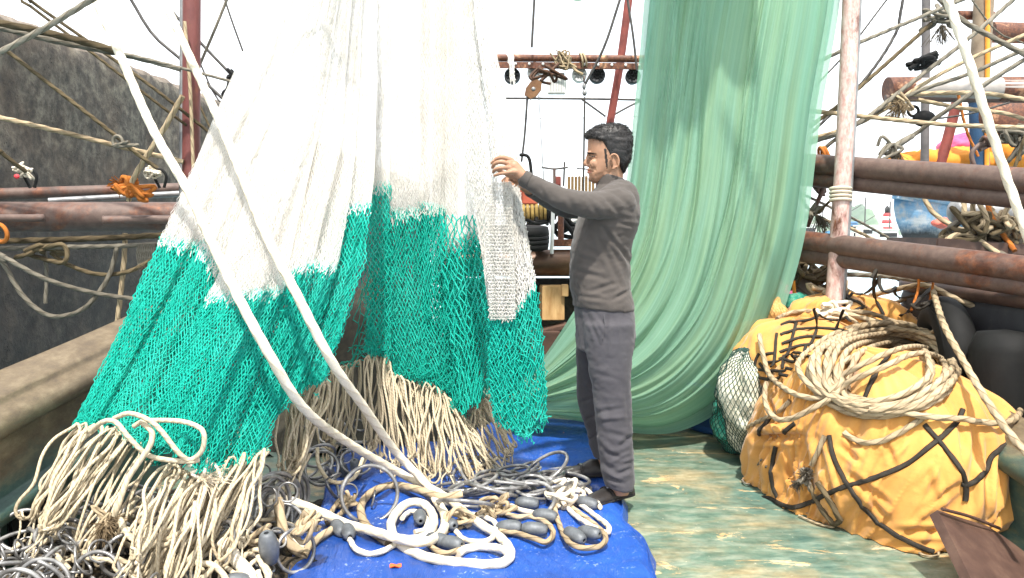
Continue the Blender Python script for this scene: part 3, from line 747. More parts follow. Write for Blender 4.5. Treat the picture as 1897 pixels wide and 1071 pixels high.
# corrugated close-gathered white strip: fine rows across
white_sheet(wsR, pleat_fn(PR[0][0], PR[0][1], YR(-.05), .03, wob=1), 338, (594, 590), .006, 26, 260, .004)
white_sheet(wsR, pleat_fn(PR[1][0], PR[1][1], YR(0), .03, wob=1), 342, (560, 470), .012)
P = pleat_fn(PR[0][0], PR[0][1], YR(-.05), .03, wob=1)
for ly in range(1):
    ys = np.arange(338, 592, 3.1); us = np.linspace(0, 1, 15)
    for a, y in enumerate(ys):
        q = P(us, y + 1.2 * np.sin(us * 40 + a * 2.1) + (a % 2)) + np.array([0, ly * .015 - .006 * (a % 2), 0]); twines(wm, q[:-1], q[1:], .0014 if a % 2 else .0010)
    net(wm, P, (338, 338), (593, 590), 9, 6, .0018, .3, .9, 560 + ly)
# white folds above the hand, and the shaded folds left of it
for k, (Lp, Rp, d, y0, y1, n) in enumerate([
    ([(870, TOP), (878, 20), (905, 200), (914, 300)], [(890, TOP), (905, 20), (945, 230), (962, 318)], .02, TOP, (312, 330), 16),
    ([(862, TOP), (858, 20), (856, 240), (862, 300), (896, 480), (905, 560)], [(885, TOP), (892, 20), (915, 230), (925, 310), (910, 470), (918, 560)], .12, TOP, (560, 566), 11),
    ([(935, 80), (944, 120), (946, 150)], [(948, 80), (952, 120), (953, 152)], .05, 100, (152, 152), 4)]):
    for ly in range(1 if k < 2 else 2):
        P = pleat_fn(Lp, Rp, YR(d), .03, wob=1.5, seed=3 + k + ly, back=ly * .02)
        if k < 2: white_sheet(wsR, P, y0, y1, .01)
        net(wm, P, (y0, y0), y1, n, 6.4, .0021, .3, .95, 580 + k * 5 + ly)
P = pleat_fn(PR[0][0], PR[0][1], YR(-.05), .03, wob=1)
P1 = pleat_fn(PR[1][0], PR[1][1], YR(0), .03, wob=1)
fluff(tm, [P(.9, 806), P(.7, 804), P(.5, 795), P1(.9, 775), P1(1, 772), P1(.6, 790)], 9, .022, .002, 11)
curl = MB()
put('white_sheet', wsR, M_WSHEET, rootR); put('white_mesh', wm, M_WHITE, rootR); put('teal_mesh', tm, M_TEAL, rootR)

# ------------------------------------------------------------------ the big green small-meshed bunt
def green_net_material():
    t = NT('green_fine_netting'); uv = t.co('UV'); xs = t.sep(uv)
    st = t.n('Mapping'); t.set(st.inputs[0], uv); st.inputs['Scale'].default_value = (1.0, 90, 1)
    s1 = t.noise(st.outputs[0], 1.0, 6, .7, .15)
    st2 = t.n('Mapping'); t.set(st2.inputs[0], uv); st2.inputs['Scale'].default_value = (2.2, 13, 1)
    s2 = t.noise(st2.outputs[0], 1.0, 4, .6, .3)
    ob = t.noise(t.co(), 2.0, 4, .6); fn = t.noise(t.co(), 420, 2, .6)
    col = t.ramp(s1, [(.25, '#79a38a'), (.5, '#86af96'), (.75, '#95bba3')])
    col = t.mix(t.ramp(s2, [(.42, K1), (.62, W1)]), col, t.ramp(s1, [(.3, '#88ab8a'), (.7, '#98b896')]))
    edge = t.math('ABSOLUTE', t.math('SUBTRACT', xs[1], .5))
    blue = t.math('MULTIPLY', t.ramp(edge, [(.40, K1), (.5, W1)]), .3)  # bluish rim painted for the sky seen through the thin edges
    col = t.mix(blue, col, C('#86c4b4'))
    t.p(Base_Color=col, Roughness=.65, Normal=t.bump(s1, .2, .012, t.bump(fn, .3, .002)))
    t.b.inputs['Specular IOR Level'].default_value = .25
    tr = t.n('BsdfTranslucent'); t.set(tr.inputs[0], col); mx = t.n('MixShader'); mx.inputs[0].default_value = .45
    t.t.links.new(t.b.outputs[0], mx.inputs[1]); t.t.links.new(tr.outputs[0], mx.inputs[2])
    tp = t.n('BsdfTransparent'); m2 = t.n('MixShader')
    al = t.ramp(t.math('ADD', t.math('MULTIPLY', s1, .6), t.math('MULTIPLY', fn, .5)), [(.30, (.72,) * 3 + (1,)), (.66, (.86,) * 3 + (1,))])
    t.set(m2.inputs[0], al); t.t.links.new(tp.outputs[0], m2.inputs[1]); t.t.links.new(mx.outputs[0], m2.inputs[2])
    t.t.links.new(m2.outputs[0], t.out.inputs[0])
    return t.m
M_GREENMESH = green_net_material()
GL = spline([(*p, 0) for p in [(1222, -170), (1204, 0), (1186, 180), (1160, 380), (1118, 500), (1062, 590), (1005, 670), (965, 710), (920, 735)]], 4)[:, :2]
GR = spline([(*p, 0) for p in [(1545, -170), (1534, 0), (1500, 200), (1474, 400), (1442, 530), (1392, 660), (1322, 742), (1245, 784), (1170, 790), (1085, 776), (1012, 768), (925, 768)]], 4)[:, :2]
def green_sheet(seed, dY, du, scale_u=(0, 1), amp=1.0, nu=260, nv=170):
    t = np.linspace(0, 1, nv)
    def at(poly): 
        q = np.linspace(0, len(poly) - 1, nv); i = np.arange(len(poly)); return np.stack([np.interp(q, i, poly[:, 0]), np.interp(q, i, poly[:, 1])], -1)
    L, Rr = at(GL), at(GR); g = np.random.default_rng(seed)
    us = np.linspace(scale_u[0], scale_u[1], nu)
    u = us[None, :] + du * np.sin(t * 5 + seed)[:, None] * np.sin(us * math.pi)[None]
    px = L[:, None, 0] + (Rr - L)[:, None, 0] * u; py = L[:, None, 1] + (Rr - L)[:, None, 1] * u
    fold = np.zeros_like(px)
    for k in range(80):
        c = g.uniform(-.05, 1.05); wd = g.uniform(.006, .035); drift = g.normal(0, .10); ph = g.uniform(0, 6)
        cc = c + drift * (t - .3) + .018 * np.sin(t * g.uniform(2, 7) + ph); e0 = g.uniform(-.3, .55); e1 = e0 + g.uniform(.35, 1.0)
        env = np.clip((t - e0) / .12, 0, 1) * np.clip((e1 - t) / .15, 0, 1)
        fold += (g.uniform(.006, .022) * env)[:, None] * np.exp(-((u - cc[:, None]) / wd) ** 2) * g.choice([1, 1, -1.0])
    bul = np.sqrt(np.clip(1 - (2 * u - 1) ** 2, 0, 1)) * (.10 + .22 * np.clip((t - .1) / .6, 0, 1))[:, None]
    Y = 4.62 + dY - bul * (1 if dY < .1 else -.6) - amp * fold + .25 * np.clip((t - .8) / .2, 0, 1)[:, None]
    P = W(px, py, Y)
    P[..., 2] = np.maximum(P[..., 2], .03)
    U = np.stack(np.meshgrid(t, us, indexing='ij'), -1)
    mb = MB(); mb.grid(P, uv=U); return mb
gr = thing('fishing_net', W(1170, 788, 4.6), 'huge pale green fine-meshed net hanging from above behind the man', 'net')
put('front_fold', green_sheet(3, 0, .03), M_GREENMESH, gr)
put('middle_fold', green_sheet(8, .10, .05, (-.03, 1.0)), M_GREENMESH, gr)
put('back_fold', green_sheet(14, .24, .04, (.0, 1.04)), M_GREENMESH, gr)
# loose thin veil along its right edge, and an unseen bundle added above the picture to shade it
put('veil', green_sheet(21, .05, .02, (.93, 1.07), .5, 60), M_GREENMESH, gr)
gt = MB()
rows = []
for a in np.linspace(0, 1, 40):
    c = W(1225 + 210 * a, -190 - 60 * math.sin(a * 3), 4.25 - .1 * math.sin(a * 6)); rows.append([c + np.array([0, math.cos(b) * (.42 + .05 * math.sin(a * 21 + b * 3)), math.sin(b) * (.20 + .04 * math.sin(a * 17 + b * 4))]) for b in np.linspace(0, 2 * math.pi, 24, endpoint=False)])
gt.loft(rows); put('shade_bundle', gt, M_GREENMESH, gr)
# ================================================================== the man
YM = 3.57
def sring(py, xl, xr, yc, hw, n=32, p=.9, tilt=0.0):
    a = np.linspace(0, 2 * math.pi, n, endpoint=False); L, Rr = W(xl, py, yc), W(xr, py, yc)
    c, s = np.cos(a), np.sin(a); ca = np.sign(c) * np.abs(c) ** p; sa = np.sign(s) * np.abs(s) ** p
    x = (L[0] + Rr[0]) / 2 + (Rr[0] - L[0]) / 2 * ca
    return np.stack([x, yc + hw * sa, L[2] + tilt * ca * -1.0], -1)
def limb(mb, pts, rad, k=18, step=.012):
    P0 = np.array([W(*p) for p in pts]); P = spline(P0, step)
    d0 = np.r_[0, np.cumsum(np.linalg.norm(np.diff(P0, axis=0), axis=1))]; d = np.r_[0, np.cumsum(np.linalg.norm(np.diff(P, axis=0), axis=1))]
    r = np.interp(d / d[-1], d0 / d0[-1], rad)
    mb.tube(P, r, k); mb.ell(P[0], (r[0],) * 3); mb.ell(P[-1], (r[-1],) * 3); return mb
TORSO = [(333, 1108, 1157, .056), (343, 1106, 1158, .062), (350, 1102, 1164, .10), (358, 1094, 1173, .160), (370, 1085, 1179, .190), (385, 1077, 1183, .198), (400, 1071, 1185, .200), (420, 1066, 1181, .192), (440, 1062, 1174, .178), (465, 1057, 1168, .165), (490, 1055, 1168, .158), (515, 1055, 1167, .158), (535, 1056, 1167, .162), (550, 1059, 1172, .170), (560, 1061, 1174, .173), (571, 1062, 1175, .170)]
ARM_N = ([(1148, 378, 3.43), (1105, 381, 3.36), (1060, 374, 3.30), (1015, 356, 3.30), (973, 332, 3.31)], [.070, .062, .050, .043, .033])
ARM_F = ([(1138, 380, 3.72), (1060, 386, 3.72), (1022, 373, 3.64), (986, 352, 3.52)], [.062, .050, .044, .034])
LEG_N = [(600, 1082, 1176, 3.46, .090), (640, 1084, 1174, 3.46, .088), (690, 1091, 1169, 3.455, .082), (720, 1097, 1168, 3.455, .080), (760, 1101, 1170, 3.455, .078), (800, 1104, 1172, 3.455, .077), (840, 1109, 1173, 3.455, .077), (870, 1113, 1175, 3.455, .078), (890, 1117, 1175, 3.455, .078), (902, 1119, 1173, 3.455, .076)]
LEG_F = [(600, 1066, 1158, 3.68, .090), (640, 1067, 1154, 3.69, .088), (690, 1068, 1148, 3.71, .082), (720, 1067, 1140, 3.73, .080), (750, 1071, 1137, 3.745, .078), (780, 1080, 1138, 3.76, .076), (800, 1087, 1140, 3.765, .075), (830, 1093, 1143, 3.77, .075), (847, 1099, 1144, 3.77, .074)]
HIPS = [(556, 1066, 1173, .160), (575, 1065, 1174, .166), (600, 1066, 1176, .170), (625, 1067, 1176, .168), (645, 1068, 1174, .160)]
def shrink(rg, k): c = rg.mean(0); q = c + (rg - c) * k; q[:, 2] = rg[:, 2]; return q
# ---- body (skin): one continuous surface
b = MB()
b.loft([shrink(sring(y, l, r, YM, h), .84) for y, l, r, h in TORSO[2:]])
b.loft([shrink(sring(y, l, r, YM, h), .78) for y, l, r, h in HIPS])
b.loft([shrink(sring(y, l, r, Y, h), .72) for y, l, r, Y, h in [(625, 1095, 1165, 3.48, .07)] + LEG_N[1:-1] + [(915, 1130, 1170, 3.455, .05)]])
b.loft([shrink(sring(y, l, r, Y, h), .72) for y, l, r, Y, h in [(625, 1080, 1150, 3.67, .07)] + LEG_F[1:-1] + [(866, 1108, 1146, 3.77, .05)]])
limb(b, ARM_N[0], [q - .009 for q in ARM_N[1]]); limb(b, ARM_F[0], [q - .009 for q in ARM_F[1]])
# neck and head
b.loft([sring(y, l, r, YM, h, p=1.0) for y, l, r, h in [(352, 1108, 1156, .060), (342, 1108, 1155, .056), (330, 1110, 1154, .055), (318, 1112, 1155, .056), (306, 1116, 1157, .058)]])
HEAD = [(236, 1108, 1158, .035), (242, 1098, 1163, .055), (250, 1091.5, 1167, .066), (260, 1089, 1168, .072), (270, 1088.2, 1168, .075), (278, 1088, 1167, .076), (284, 1088.2, 1166, .076), (290, 1090, 1165, .075), (296, 1091.5, 1163, .073), (302, 1091.5, 1160, .072), (308, 1091, 1156, .069), (314, 1091, 1148, .064), (320, 1091, 1140, .059), (326, 1091, 1132, .052), (331, 1091.5, 1125, .043), (336, 1095, 1117, .032), (340, 1099, 1110, .018)]
def hring(y, l, r, h, n=48):
    a = np.linspace(0, 2 * math.pi, n, endpoint=False); L, Rr = W(l, y, YM), W(r, y, YM); c, s = np.cos(a), np.sin(a)
    pf = .78; ca = np.sign(c) * np.abs(c) ** pf; xm = L[0] + (Rr[0] - L[0]) * .56
    x = np.where(c < 0, xm + (xm - L[0]) * ca, xm + (Rr[0] - xm) * ca)
    sa = np.sign(s) * np.abs(s) ** .92
    return np.stack([x, YM + h * sa, 0 * a + L[2]], -1)
b.loft([hring(*q) for q in HEAD])
def E(px, py, dy, rx, ry, rz, rot=None): b.ell(W(px, py, YM + dy), (rx, ry, rz), rot, n=14, m=18)
P = spline(np.array([W(1090.5, 286, YM), W(1088, 295, YM), W(1084.6, 304, YM)]), .004)
b.tube(P, np.linspace(.008, .0115, len(P)), 12)                              # nose bridge
E(1085.0, 304.6, 0, .0100, .0105, .0090); E(1089.5, 306.8, -.0115, .0085, .0065, .0070); E(1089.5, 306.8, .0115, .0085, .0065, .0070)
E(1090.0, 314.2, 0, .0072, .019, .0046); E(1090.3, 319.2, 0, .0078, .0175, .0052); E(1094.5, 331.5, 0, .0125, .019, .0115)
for sg in (-1, 1):
    E(1090.5, 283.0, sg * .026, .0085, .024, .0062); E(1101, 303, sg * .046, .022, .012, .020)   # brow ridge, cheek
    E(1093.8, 290.5, sg * .030, .0085, .014, .0068); E(1120, 318, sg * .048, .020, .012, .020)    # eyelid, jaw angle
    ear = Matrix.Rotation(R(-8), 3, 'Y') @ Matrix.Rotation(sg * R(18), 3, 'Z')
    E(1140.5, 299.5, sg * .081, .019, .0058, .030, ear); E(1137, 311, sg * .078, .010, .006, .010)
    q = np.array([W(1136 + 9 * math.sin(t) + 1.5, 299 - 13.5 * math.cos(t), YM + sg * (.088 + .004 * math.sin(t))) for t in np.linspace(-1.2, 2.6, 26)])
    b.tube(q, .0046, 8)
# hands: palm, four unequal bent fingers and a thumb each
def finger(pts, r0, r1): limb(b, pts, np.linspace(r0, r1, len(pts)), 12, .004)
limb(b, [(976, 334, 3.31), (963, 321, 3.31), (952, 309, 3.312)], [.025, .026, .027])
for kx, ky, dY in [(946, 297, .018), (945, 304, .006), (946, 311, -.006), (950, 318, -.016)]:
    limb(b, [(962, 318, 3.312 + dY * .6), (kx, ky, 3.305 + dY)], [.0165, .0125])
finger([(946, 296, 3.320), (930, 291.5, 3.312), (919, 295, 3.318), (911.5, 302, 3.332)], .0105, .0072)
finger([(945, 304, 3.308), (928, 300, 3.296), (917, 303, 3.302), (912.5, 310, 3.320)], .0108, .0074)
finger([(946, 311, 3.296), (929, 311, 3.284), (918, 314, 3.292), (914, 319, 3.312)], .0102, .0070)
finger([(950, 318, 3.288), (935, 320.5, 3.278), (923, 323, 3.286), (916, 325.5, 3.302)], .0090, .0062)
finger([(965, 326, 3.330), (950, 328, 3.352), (937, 322, 3.360), (924, 316, 3.352)], .0130, .0085)
limb(b, [(986, 353, 3.52), (972, 344, 3.47), (962, 338, 3.45)], [.025, .027, .026])
for k, (y, dY) in enumerate([(330, .014), (335, .004), (340, -.006), (345, -.014)]):
    finger([(962, y + 2, 3.45 + dY), (948, y - 2, 3.43 + dY), (938, y, 3.43 + dY), (931 + 2 * k, y + 5, 3.44 + dY)], .0105, .0072)
finger([(968, 336, 3.43), (956, 330, 3.41), (945, 328, 3.415)], .0125, .0085)
body = remesh(b, .0028, 3, .5)
V = mesh_co(body)
def toppx(Vv):
    """photo coordinates of points, for painting small features on the figure"""
    d = Vv - np.array([0, 0, CAMZ]); f = d[:, 1] * CT - d[:, 2] * ST; u = d[:, 1] * ST + d[:, 2] * CT
    return 948.5 + F_PX * d[:, 0] / f, 535.5 - F_PX * u / f
def seg_d(px, py, a, c):
    a, c = np.array(a, float), np.array(c, float); q = np.stack([px, py], -1) - a; e = c - a
    t = np.clip((q @ e) / (e @ e), 0, 1); return np.linalg.norm(q - t[:, None] * e, axis=1), t
px, py = toppx(V); N = mesh_no(body)
near = np.clip((YM - .008 - V[:, 1]) / .006, 0, 1); hd = (V[:, 2] > W(0, 345, YM)[2]) & (np.abs(V[:, 1] - YM) < .13) & (px > 1075)
D = np.zeros(len(V))
for a, c, amp, wd in [((1092, 288), (1103, 288.5), -.0045, 1.8), ((1094, 293.5), (1104, 293.5), -.002, 1.4), ((1087, 316.8), (1098, 318.5), -.0035, 1.1), ((1098, 305), (1103, 316), -.002, 1.6), ((1088, 311), (1094, 310.5), -.002, 1.1), ((1104, 326), (1122, 320), -.002, 3), ((1139, 292), (1141, 306), -.006, 2.2), ((1131, 300), (1134, 310), -.004, 1.6), ((1126, 326), (1130, 342), .004, 3)]:
    dd, _ = seg_d(px, py, a, c); D += np.where(hd, amp * near * np.exp(-(dd / wd) ** 2), 0)
V2 = V + N * D[:, None]; set_co(body, V2)
def skin():
    t = NT('tanned_skin'); v = t.co(); n1 = t.noise(v, 14, 4, .6); n2 = t.noise(v, 160, 3, .6)
    t.p(Base_Color=t.ramp(n1, [(.3, '#8b6750'), (.55, '#9a745b'), (.75, '#a98268')]), Roughness=.5, Normal=t.bump(n2, .12, .001))
    t.b.inputs['Subsurface Weight'].default_value = .12; t.b.inputs['Subsurface Radius'].default_value = (.012, .005, .003)
    t.b.inputs['Subsurface Scale'].default_value = 1
    t.b.inputs['Specular IOR Level'].default_value = .35
    return t.m
M_SKIN = skin()
M_LIP = simple('lips', [(.3, '#905646'), (.7, '#9c6250')], 30, .5, 0)
M_DARKHAIR = simple('dark_eyebrow_hair', [(.3, '#17110e'), (.7, '#2b211b')], 60, .7, 0)
M_NAIL = simple('fingernail', [(.3, '#b98a72'), (.7, '#c49a84')], 30, .35, 0)
fc = np.empty(len(body.polygons) * 3, np.float32); body.polygons.foreach_get('center', fc); fc = fc.reshape(-1, 3).astype(float)
fx, fy = toppx(fc); mi = np.zeros(len(fc), np.int32); hf = (np.abs(fc[:, 1] - YM) < .13) & (fx > 1075) & (fy < 345) & (fy > 225)
for sgn in (-1, 1):
    sd = hf & (sgn * (fc[:, 1] - YM) > .008)
    d, t = seg_d(fx, fy, (1089, 283.4), (1104, 285.2)); mi[sd & (d < 1.5 - .7 * t)] = 2
    d, t = seg_d(fx, fy, (1092.6, 289.2), (1102, 290.4)); mi[sd & (d < 1.05)] = 2
    d, t = seg_d(fx, fy, (1121.5, 278), (1124.5, 311)); mi[sd & (d < 3.0 - 2.0 * t + .6 * np.sin(fy * 5.1))] = 2
    d, t = seg_d(fx, fy, (1088.5, 307.5), (1091, 308)); mi[sd & (d < .6)] = 1
d, t = seg_d(fx, fy, (1087, 316.8), (1097, 318)); mi[hf & (d < .6)] = 1
d, t = seg_d(fx, fy, (1086, 314.4), (1096, 316)); mi[hf & (d < .6) & (mi == 0)] = 1
d, t = seg_d(fx, fy, (1086, 319.6), (1095, 319.2)); mi[hf & (d < 1.0) & (mi == 0)] = 1
for q in [(911, 300, 3.32), (912, 307, 3.31), (913.5, 317, 3.30), (915.5, 324, 3.29)]:
    mi[(np.linalg.norm(fc - W(q[0] + 3, q[1] - 3.2, q[2] - .004), axis=1) < .0045)] = 3
body.polygons.foreach_set('material_index', mi)
man = put('person', body, [M_SKIN, M_LIP, M_DARKHAIR, M_NAIL], label='man in grey long-sleeved top and dark trousers holding up the white net', cat='person', off=np.array([*W(1130, 925, 3.57)[:2], .065]))

# ---- clothes
def crease(me, L_, side_y):
    V = mesh_co(me); N = mesh_no(me); px, py = toppx(V); D = np.zeros(len(V))
    for a, c, amp, wd in L_:
        d, t = seg_d(px, py, a, c); D += amp * np.exp(-(d / wd) ** 2) * np.sin(np.pi * np.clip(t * .9 + .05, 0, 1)) ** .5
        D -= amp * .6 * np.exp(-((d - 2.2 * wd) / wd) ** 2) * np.sin(np.pi * np.clip(t, 0, 1))
    nf = np.where(N[:, 1] < .25, 1, .3)
    D = D * nf * .8 + .0035 * nz(V, (9, 9, 16), 3.0) + .0018 * nz(V, (30, 30, 44), 9.0)
    set_co(me, V + N * D[:, None])
def fabric(name, stops, weave=500):
    t = NT(name); v = t.co(); col = t.ramp(t.noise(v, 5, 5, .6), stops)
    t.p(Base_Color=col, Roughness=.9, Sheen_Weight=.12, Normal=t.bump(t.noise(v, weave, 2, .6), .3, .0015, t.bump(t.noise(v, 26, 5, .6), .22, .008)))
    t.b.inputs['Specular IOR Level'].default_value = .2
    return t.m
M_SHIRT = fabric('charcoal_knit', [(.3, '#423d39'), (.7, '#4e4844')]); M_TROUSER = fabric('dark_slate_cotton', [(.3, '#3c3a3e'), (.7, '#484649')])
s = MB()
s.loft([sring(y, l, r, YM, h, 40, tilt=(.012 if y >= 550 else 0) + (.006 if y < 345 else 0)) for y, l, r, h in TORSO])
limb(s, *ARM_N); limb(s, *ARM_F)
limb(s, [(1150, 368, 3.50), (1128, 376, 3.41)], [.085, .070]); limb(s, [(1150, 368, 3.66), (1128, 378, 3.70)], [.085, .070])
sh = remesh(s, .006, 8, .5)
crease(sh, [((1116, 420), (1168, 488), -.010, 3.5), ((1128, 424), (1166, 505), .007, 4), ((1108, 440), (1150, 530), -.006, 4), ((1062, 500), (1128, 518), -.006, 4), ((1095, 540), (1142, 524), -.007, 3.5), ((1062, 520), (1074, 545), -.005, 3), ((1135, 556), (1166, 538), -.008, 3), ((1068, 548), (1128, 556), -.005, 3), ((1148, 414), (1182, 420), -.007, 3), ((1075, 470), (1110, 480), .004, 4),
            ((1120, 362), (1150, 400), -.006, 4), ((1088, 366), (1110, 402), -.004, 4), ((1050, 360), (1064, 392), -.004, 4), ((1000, 345), (1012, 372), -.003, 3), ((1135, 352), (1168, 385), -.005, 4), ((1140, 395), (1172, 400), .005, 4), ((1105, 405), (1150, 412), -.007, 4), ((1110, 352), (1155, 346), -.004, 2.5)], -1)
so = put('shirt', sh, M_SHIRT, man)
cl = MB()
cr = [sring(y, l, r, YM, h, 40, tilt=.010 + t) for y, l, r, h, t in [(346, 1105, 1159, .066, 0), (340, 1105.5, 1158.5, .065, .002), (332, 1106, 1158, .063, .004), (327, 1106.5, 1157.5, .062, .005), (326, 1108, 1156, .058, .005), (332, 1109, 1155, .056, .004)]]
cl.loft(cr, caps=False); put('collar', cl, M_SHIRT, so)
cu = MB()
for arm in (ARM_N, ARM_F):
    a, c = np.array(W(*arm[0][-1])), np.array(W(*arm[0][-2])); e = unit(a - c); r_ = arm[1][-1]
    cu.tube(spline([a - e * .018, a + e * .012], .004), [r_ + .003] * len(spline([a - e * .018, a + e * .012], .004)), 22)
put('cuff', cu, M_SHIRT, so)
t = MB()
t.loft([sring(y, l, r, YM, h, 36) for y, l, r, h in HIPS])
t.loft([sring(y, l, r, Y, h, 32, tilt=(.012 if y > 895 else 0)) for y, l, r, Y, h in [(585, 1090, 1172, 3.49, .075)] + LEG_N])
t.loft([sring(y, l, r, Y, h, 32) for y, l, r, Y, h in LEG_F])
tr = remesh(t, .0065, 8, .5)
crease(tr, [((1086, 578), (1112, 640), -.006, 3), ((1096, 578), (1124, 622), .005, 3), ((1126, 585), (1118, 640), -.008, 2.5), ((1132, 600), (1128, 655), .006, 2.5), ((1075, 580), (1080, 640), -.005, 3), ((1145, 580), (1148, 640), .004, 3), ((1100, 690), (1150, 705), -.003, 4),
            ((1100, 764), (1150, 758), -.007, 3.5), ((1106, 776), (1166, 772), .006, 3.5), ((1118, 800), (1170, 812), -.006, 4), ((1122, 838), (1150, 848), -.009, 3.5), ((1148, 828), (1172, 808), -.009, 4), ((1112, 815), (1136, 838), .006, 4), ((1116, 858), (1142, 872), -.008, 3.5), ((1140, 880), (1172, 868), -.009, 3.5), ((1150, 855), (1172, 850), .007, 3), ((1122, 884), (1158, 898), -.008, 3), ((1118, 872), (1150, 888), .006, 3), ((1130, 858), (1168, 838), .006, 3),
            ((1075, 745), (1098, 738), -.006, 3), ((1082, 780), (1102, 770), -.006, 3), ((1092, 815), (1108, 800), -.006, 3), ((1105, 740), (1125, 800), .006, 6), ((1160, 720), (1164, 790), -.004, 4)], -1)
to = put('trousers', tr, M_TROUSER, man)
pk = MB(); pk.tube(np.array([W(1118, 582, 3.388), W(1120, 600, 3.380), W(1116, 628, 3.372)]), .0026, 6); put('pocket_seam', pk, M_TROUSER, to)
# ---- hair
HAIR = [(229.5, 1126, 1148, .016), (231.5, 1114, 1155, .040), (236, 1101, 1162, .060), (242, 1091, 1167, .071), (248, 1085, 1170, .077), (253, 1083.5, 1171.5, .079), (257, 1085, 1172, .080), (260, 1098, 1172, .081), (264, 1109, 1172, .081), (270, 1112, 1171.5, .081), (277, 1115, 1171, .081), (284, 1118, 1170, .080), (291, 1121, 1168.5, .079), (298, 1135, 1166.5, .076), (305, 1141, 1163, .070), (312, 1146, 1159, .060), (319, 1150, 1156, .045)]
def hr(y, l, r, h, n=56):
    a = np.linspace(0, 2 * math.pi, n, endpoint=False); L, Rr = W(l, y, YM), W(r, y, YM); c, s_ = np.cos(a), np.sin(a)
    pf = np.where(c < 0, .30 if y > 258 else .72, .80); ca = np.sign(c) * np.abs(c) ** pf; sa = np.sign(s_) * np.abs(s_) ** (.55 if y > 258 else .85)
    xm = L[0] + (Rr[0] - L[0]) * .5
    return np.stack([xm + (Rr[0] - L[0]) / 2 * ca, YM + h * np.where(c > .2, np.sign(s_) * np.abs(s_) ** .9, sa), 0 * a + L[2]], -1)
h = MB(); h.loft([hr(*q) for q in HAIR])
for sg in (-1, 1):
    P = spline(np.array([W(1120, 288, YM + sg * .0735), W(1122.5, 298, YM + sg * .0725), W(1122.5, 311, YM + sg * .067)]), .004); pass
hm = remesh(h, .004, 3, .5); V = mesh_co(hm); N = mesh_no(hm)
D = .0022 * np.array([noise.fractal(Vector((p[0] * 30, p[1] * 30, p[2] * 50)), 1, 2, 3) for p in V]); set_co(hm, V + N * D[:, None])
M_HAIR = simple('short_black_hair', [(.3, '#0d0b0b'), (.6, '#1d1917'), (.8, '#352b24')], 40, .5, .3, 160)
ho = put('hair', hm, M_HAIR, man)
g = np.random.default_rng(4); V = mesh_co(hm) + np.array(wloc(man)); N = mesh_no(hm); k = g.choice(len(V), 5200); fpx, fpy = toppx(V[k])
A = V[k] - N[k] * .002; fl = np.stack([np.where(fpy < 258, -.25, .6) + g.normal(0, .35, len(k)), g.normal(0, .3, len(k)), np.where(fpx > 1120, -.75, -.15) + g.normal(0, .3, len(k))], -1)
fl = fl - N[k] * (fl * N[k]).sum(1, keepdims=True); B_ = A + unit(fl + N[k] * .12) * g.uniform(.010, .020, len(k))[:, None]
keep = ~((fpx < 1100) & (fpy > 254)); st = MB(); twines(st, A[keep], B_[keep], .0007); put('hair_strands', st, M_HAIR, ho)
# ---- shoes
M_SHOE = simple('black_leather', [(.3, '#1d1a19'), (.7, '#35302d')], 12, .42, .2, 120); M_SOLE = simple('shoe_sole', [(.3, '#141312'), (.7, '#242120')], 12, .8, .2)
M_BUCKLE = simple('silver_buckle', [(.3, '#8f8a80'), (.7, '#c9c4ba')], 12, .3, 0, metal=.8)
def shoe(heel, toe, z0):
    hx, tx = np.array(heel), np.array(toe); e = unit(tx - hx)[:2]; nrm = np.array([-e[1], e[0]]); L = .275; o = hx[:2]
    prof = [(0, .020, .040), (.02, .030, .062), (.10, .037, .074), (.25, .039, .082), (.36, .039, .084), (.47, .041, .068), (.60, .046, .054), (.75, .049, .046), (.88, .045, .040), (.96, .032, .033), (1.0, .010, .022)]
    up, so_ = MB(), MB(); rows = []; sr = []
    ss = np.linspace(0, 1, 30); pr = np.array(prof); a = np.linspace(0, 2 * math.pi, 24, endpoint=False)
    for s_ in ss:
        hw = np.interp(s_, pr[:, 0], pr[:, 1]); ht = np.interp(s_, pr[:, 0], pr[:, 2]); c, q = np.cos(a), np.sin(a)
        lat = hw * np.sign(c) * np.abs(c) ** .8 * np.where(q > 0, 1 - .35 * np.abs(q) ** 2 * (1 if s_ < .5 else .4), 1); z = z0 + .012 + np.where(q > 0, (ht - .012) * np.abs(q) ** .8, -.004 * np.abs(q))
        p2 = o + e * (s_ * L); rows.append(np.stack([p2[0] + nrm[0] * lat, p2[1] + nrm[1] * lat, z], -1))
        l2 = (hw + .003) * np.sign(c) * np.abs(c) ** .7; z2 = z0 + .008 + .008 * np.sign(q) * np.abs(q) ** .3
        sr.append(np.stack([p2[0] + nrm[0] * l2, p2[1] + nrm[1] * l2, z2], -1))
    up.loft(rows); so_.loft(sr); sh_ = put('shoe', up, M_SHOE, man); put('sole', so_, M_SOLE, sh_)
    st_ = MB(); P = []
    for b_ in np.linspace(-1.35, 1.35, 16):
        s_ = .56; hw = np.interp(s_, pr[:, 0], pr[:, 1]) + .002; ht = np.interp(s_, pr[:, 0], pr[:, 2]) + .002; p2 = o + e * (s_ * L) + nrm * hw * math.sin(b_)
        P.append((p2[0], p2[1], z0 + .012 + (ht - .012) * math.cos(b_) ** .8))
    st_.tube(np.array(P), .006, 8, flat=.35); put('strap', st_, M_SHOE, sh_)
    bk = MB(); m = np.array(P[len(P) // 2]); bk.box(m + np.array([0, 0, .002]), (.012, .020, .005), bevel=.0015); put('buckle', bk, M_BUCKLE, sh_)
shoe(G(1170, 915, .065), G(1092, 936, .065), .066)
shoe(G(1130, 879, .065), G(1052, 884, .065), .066)
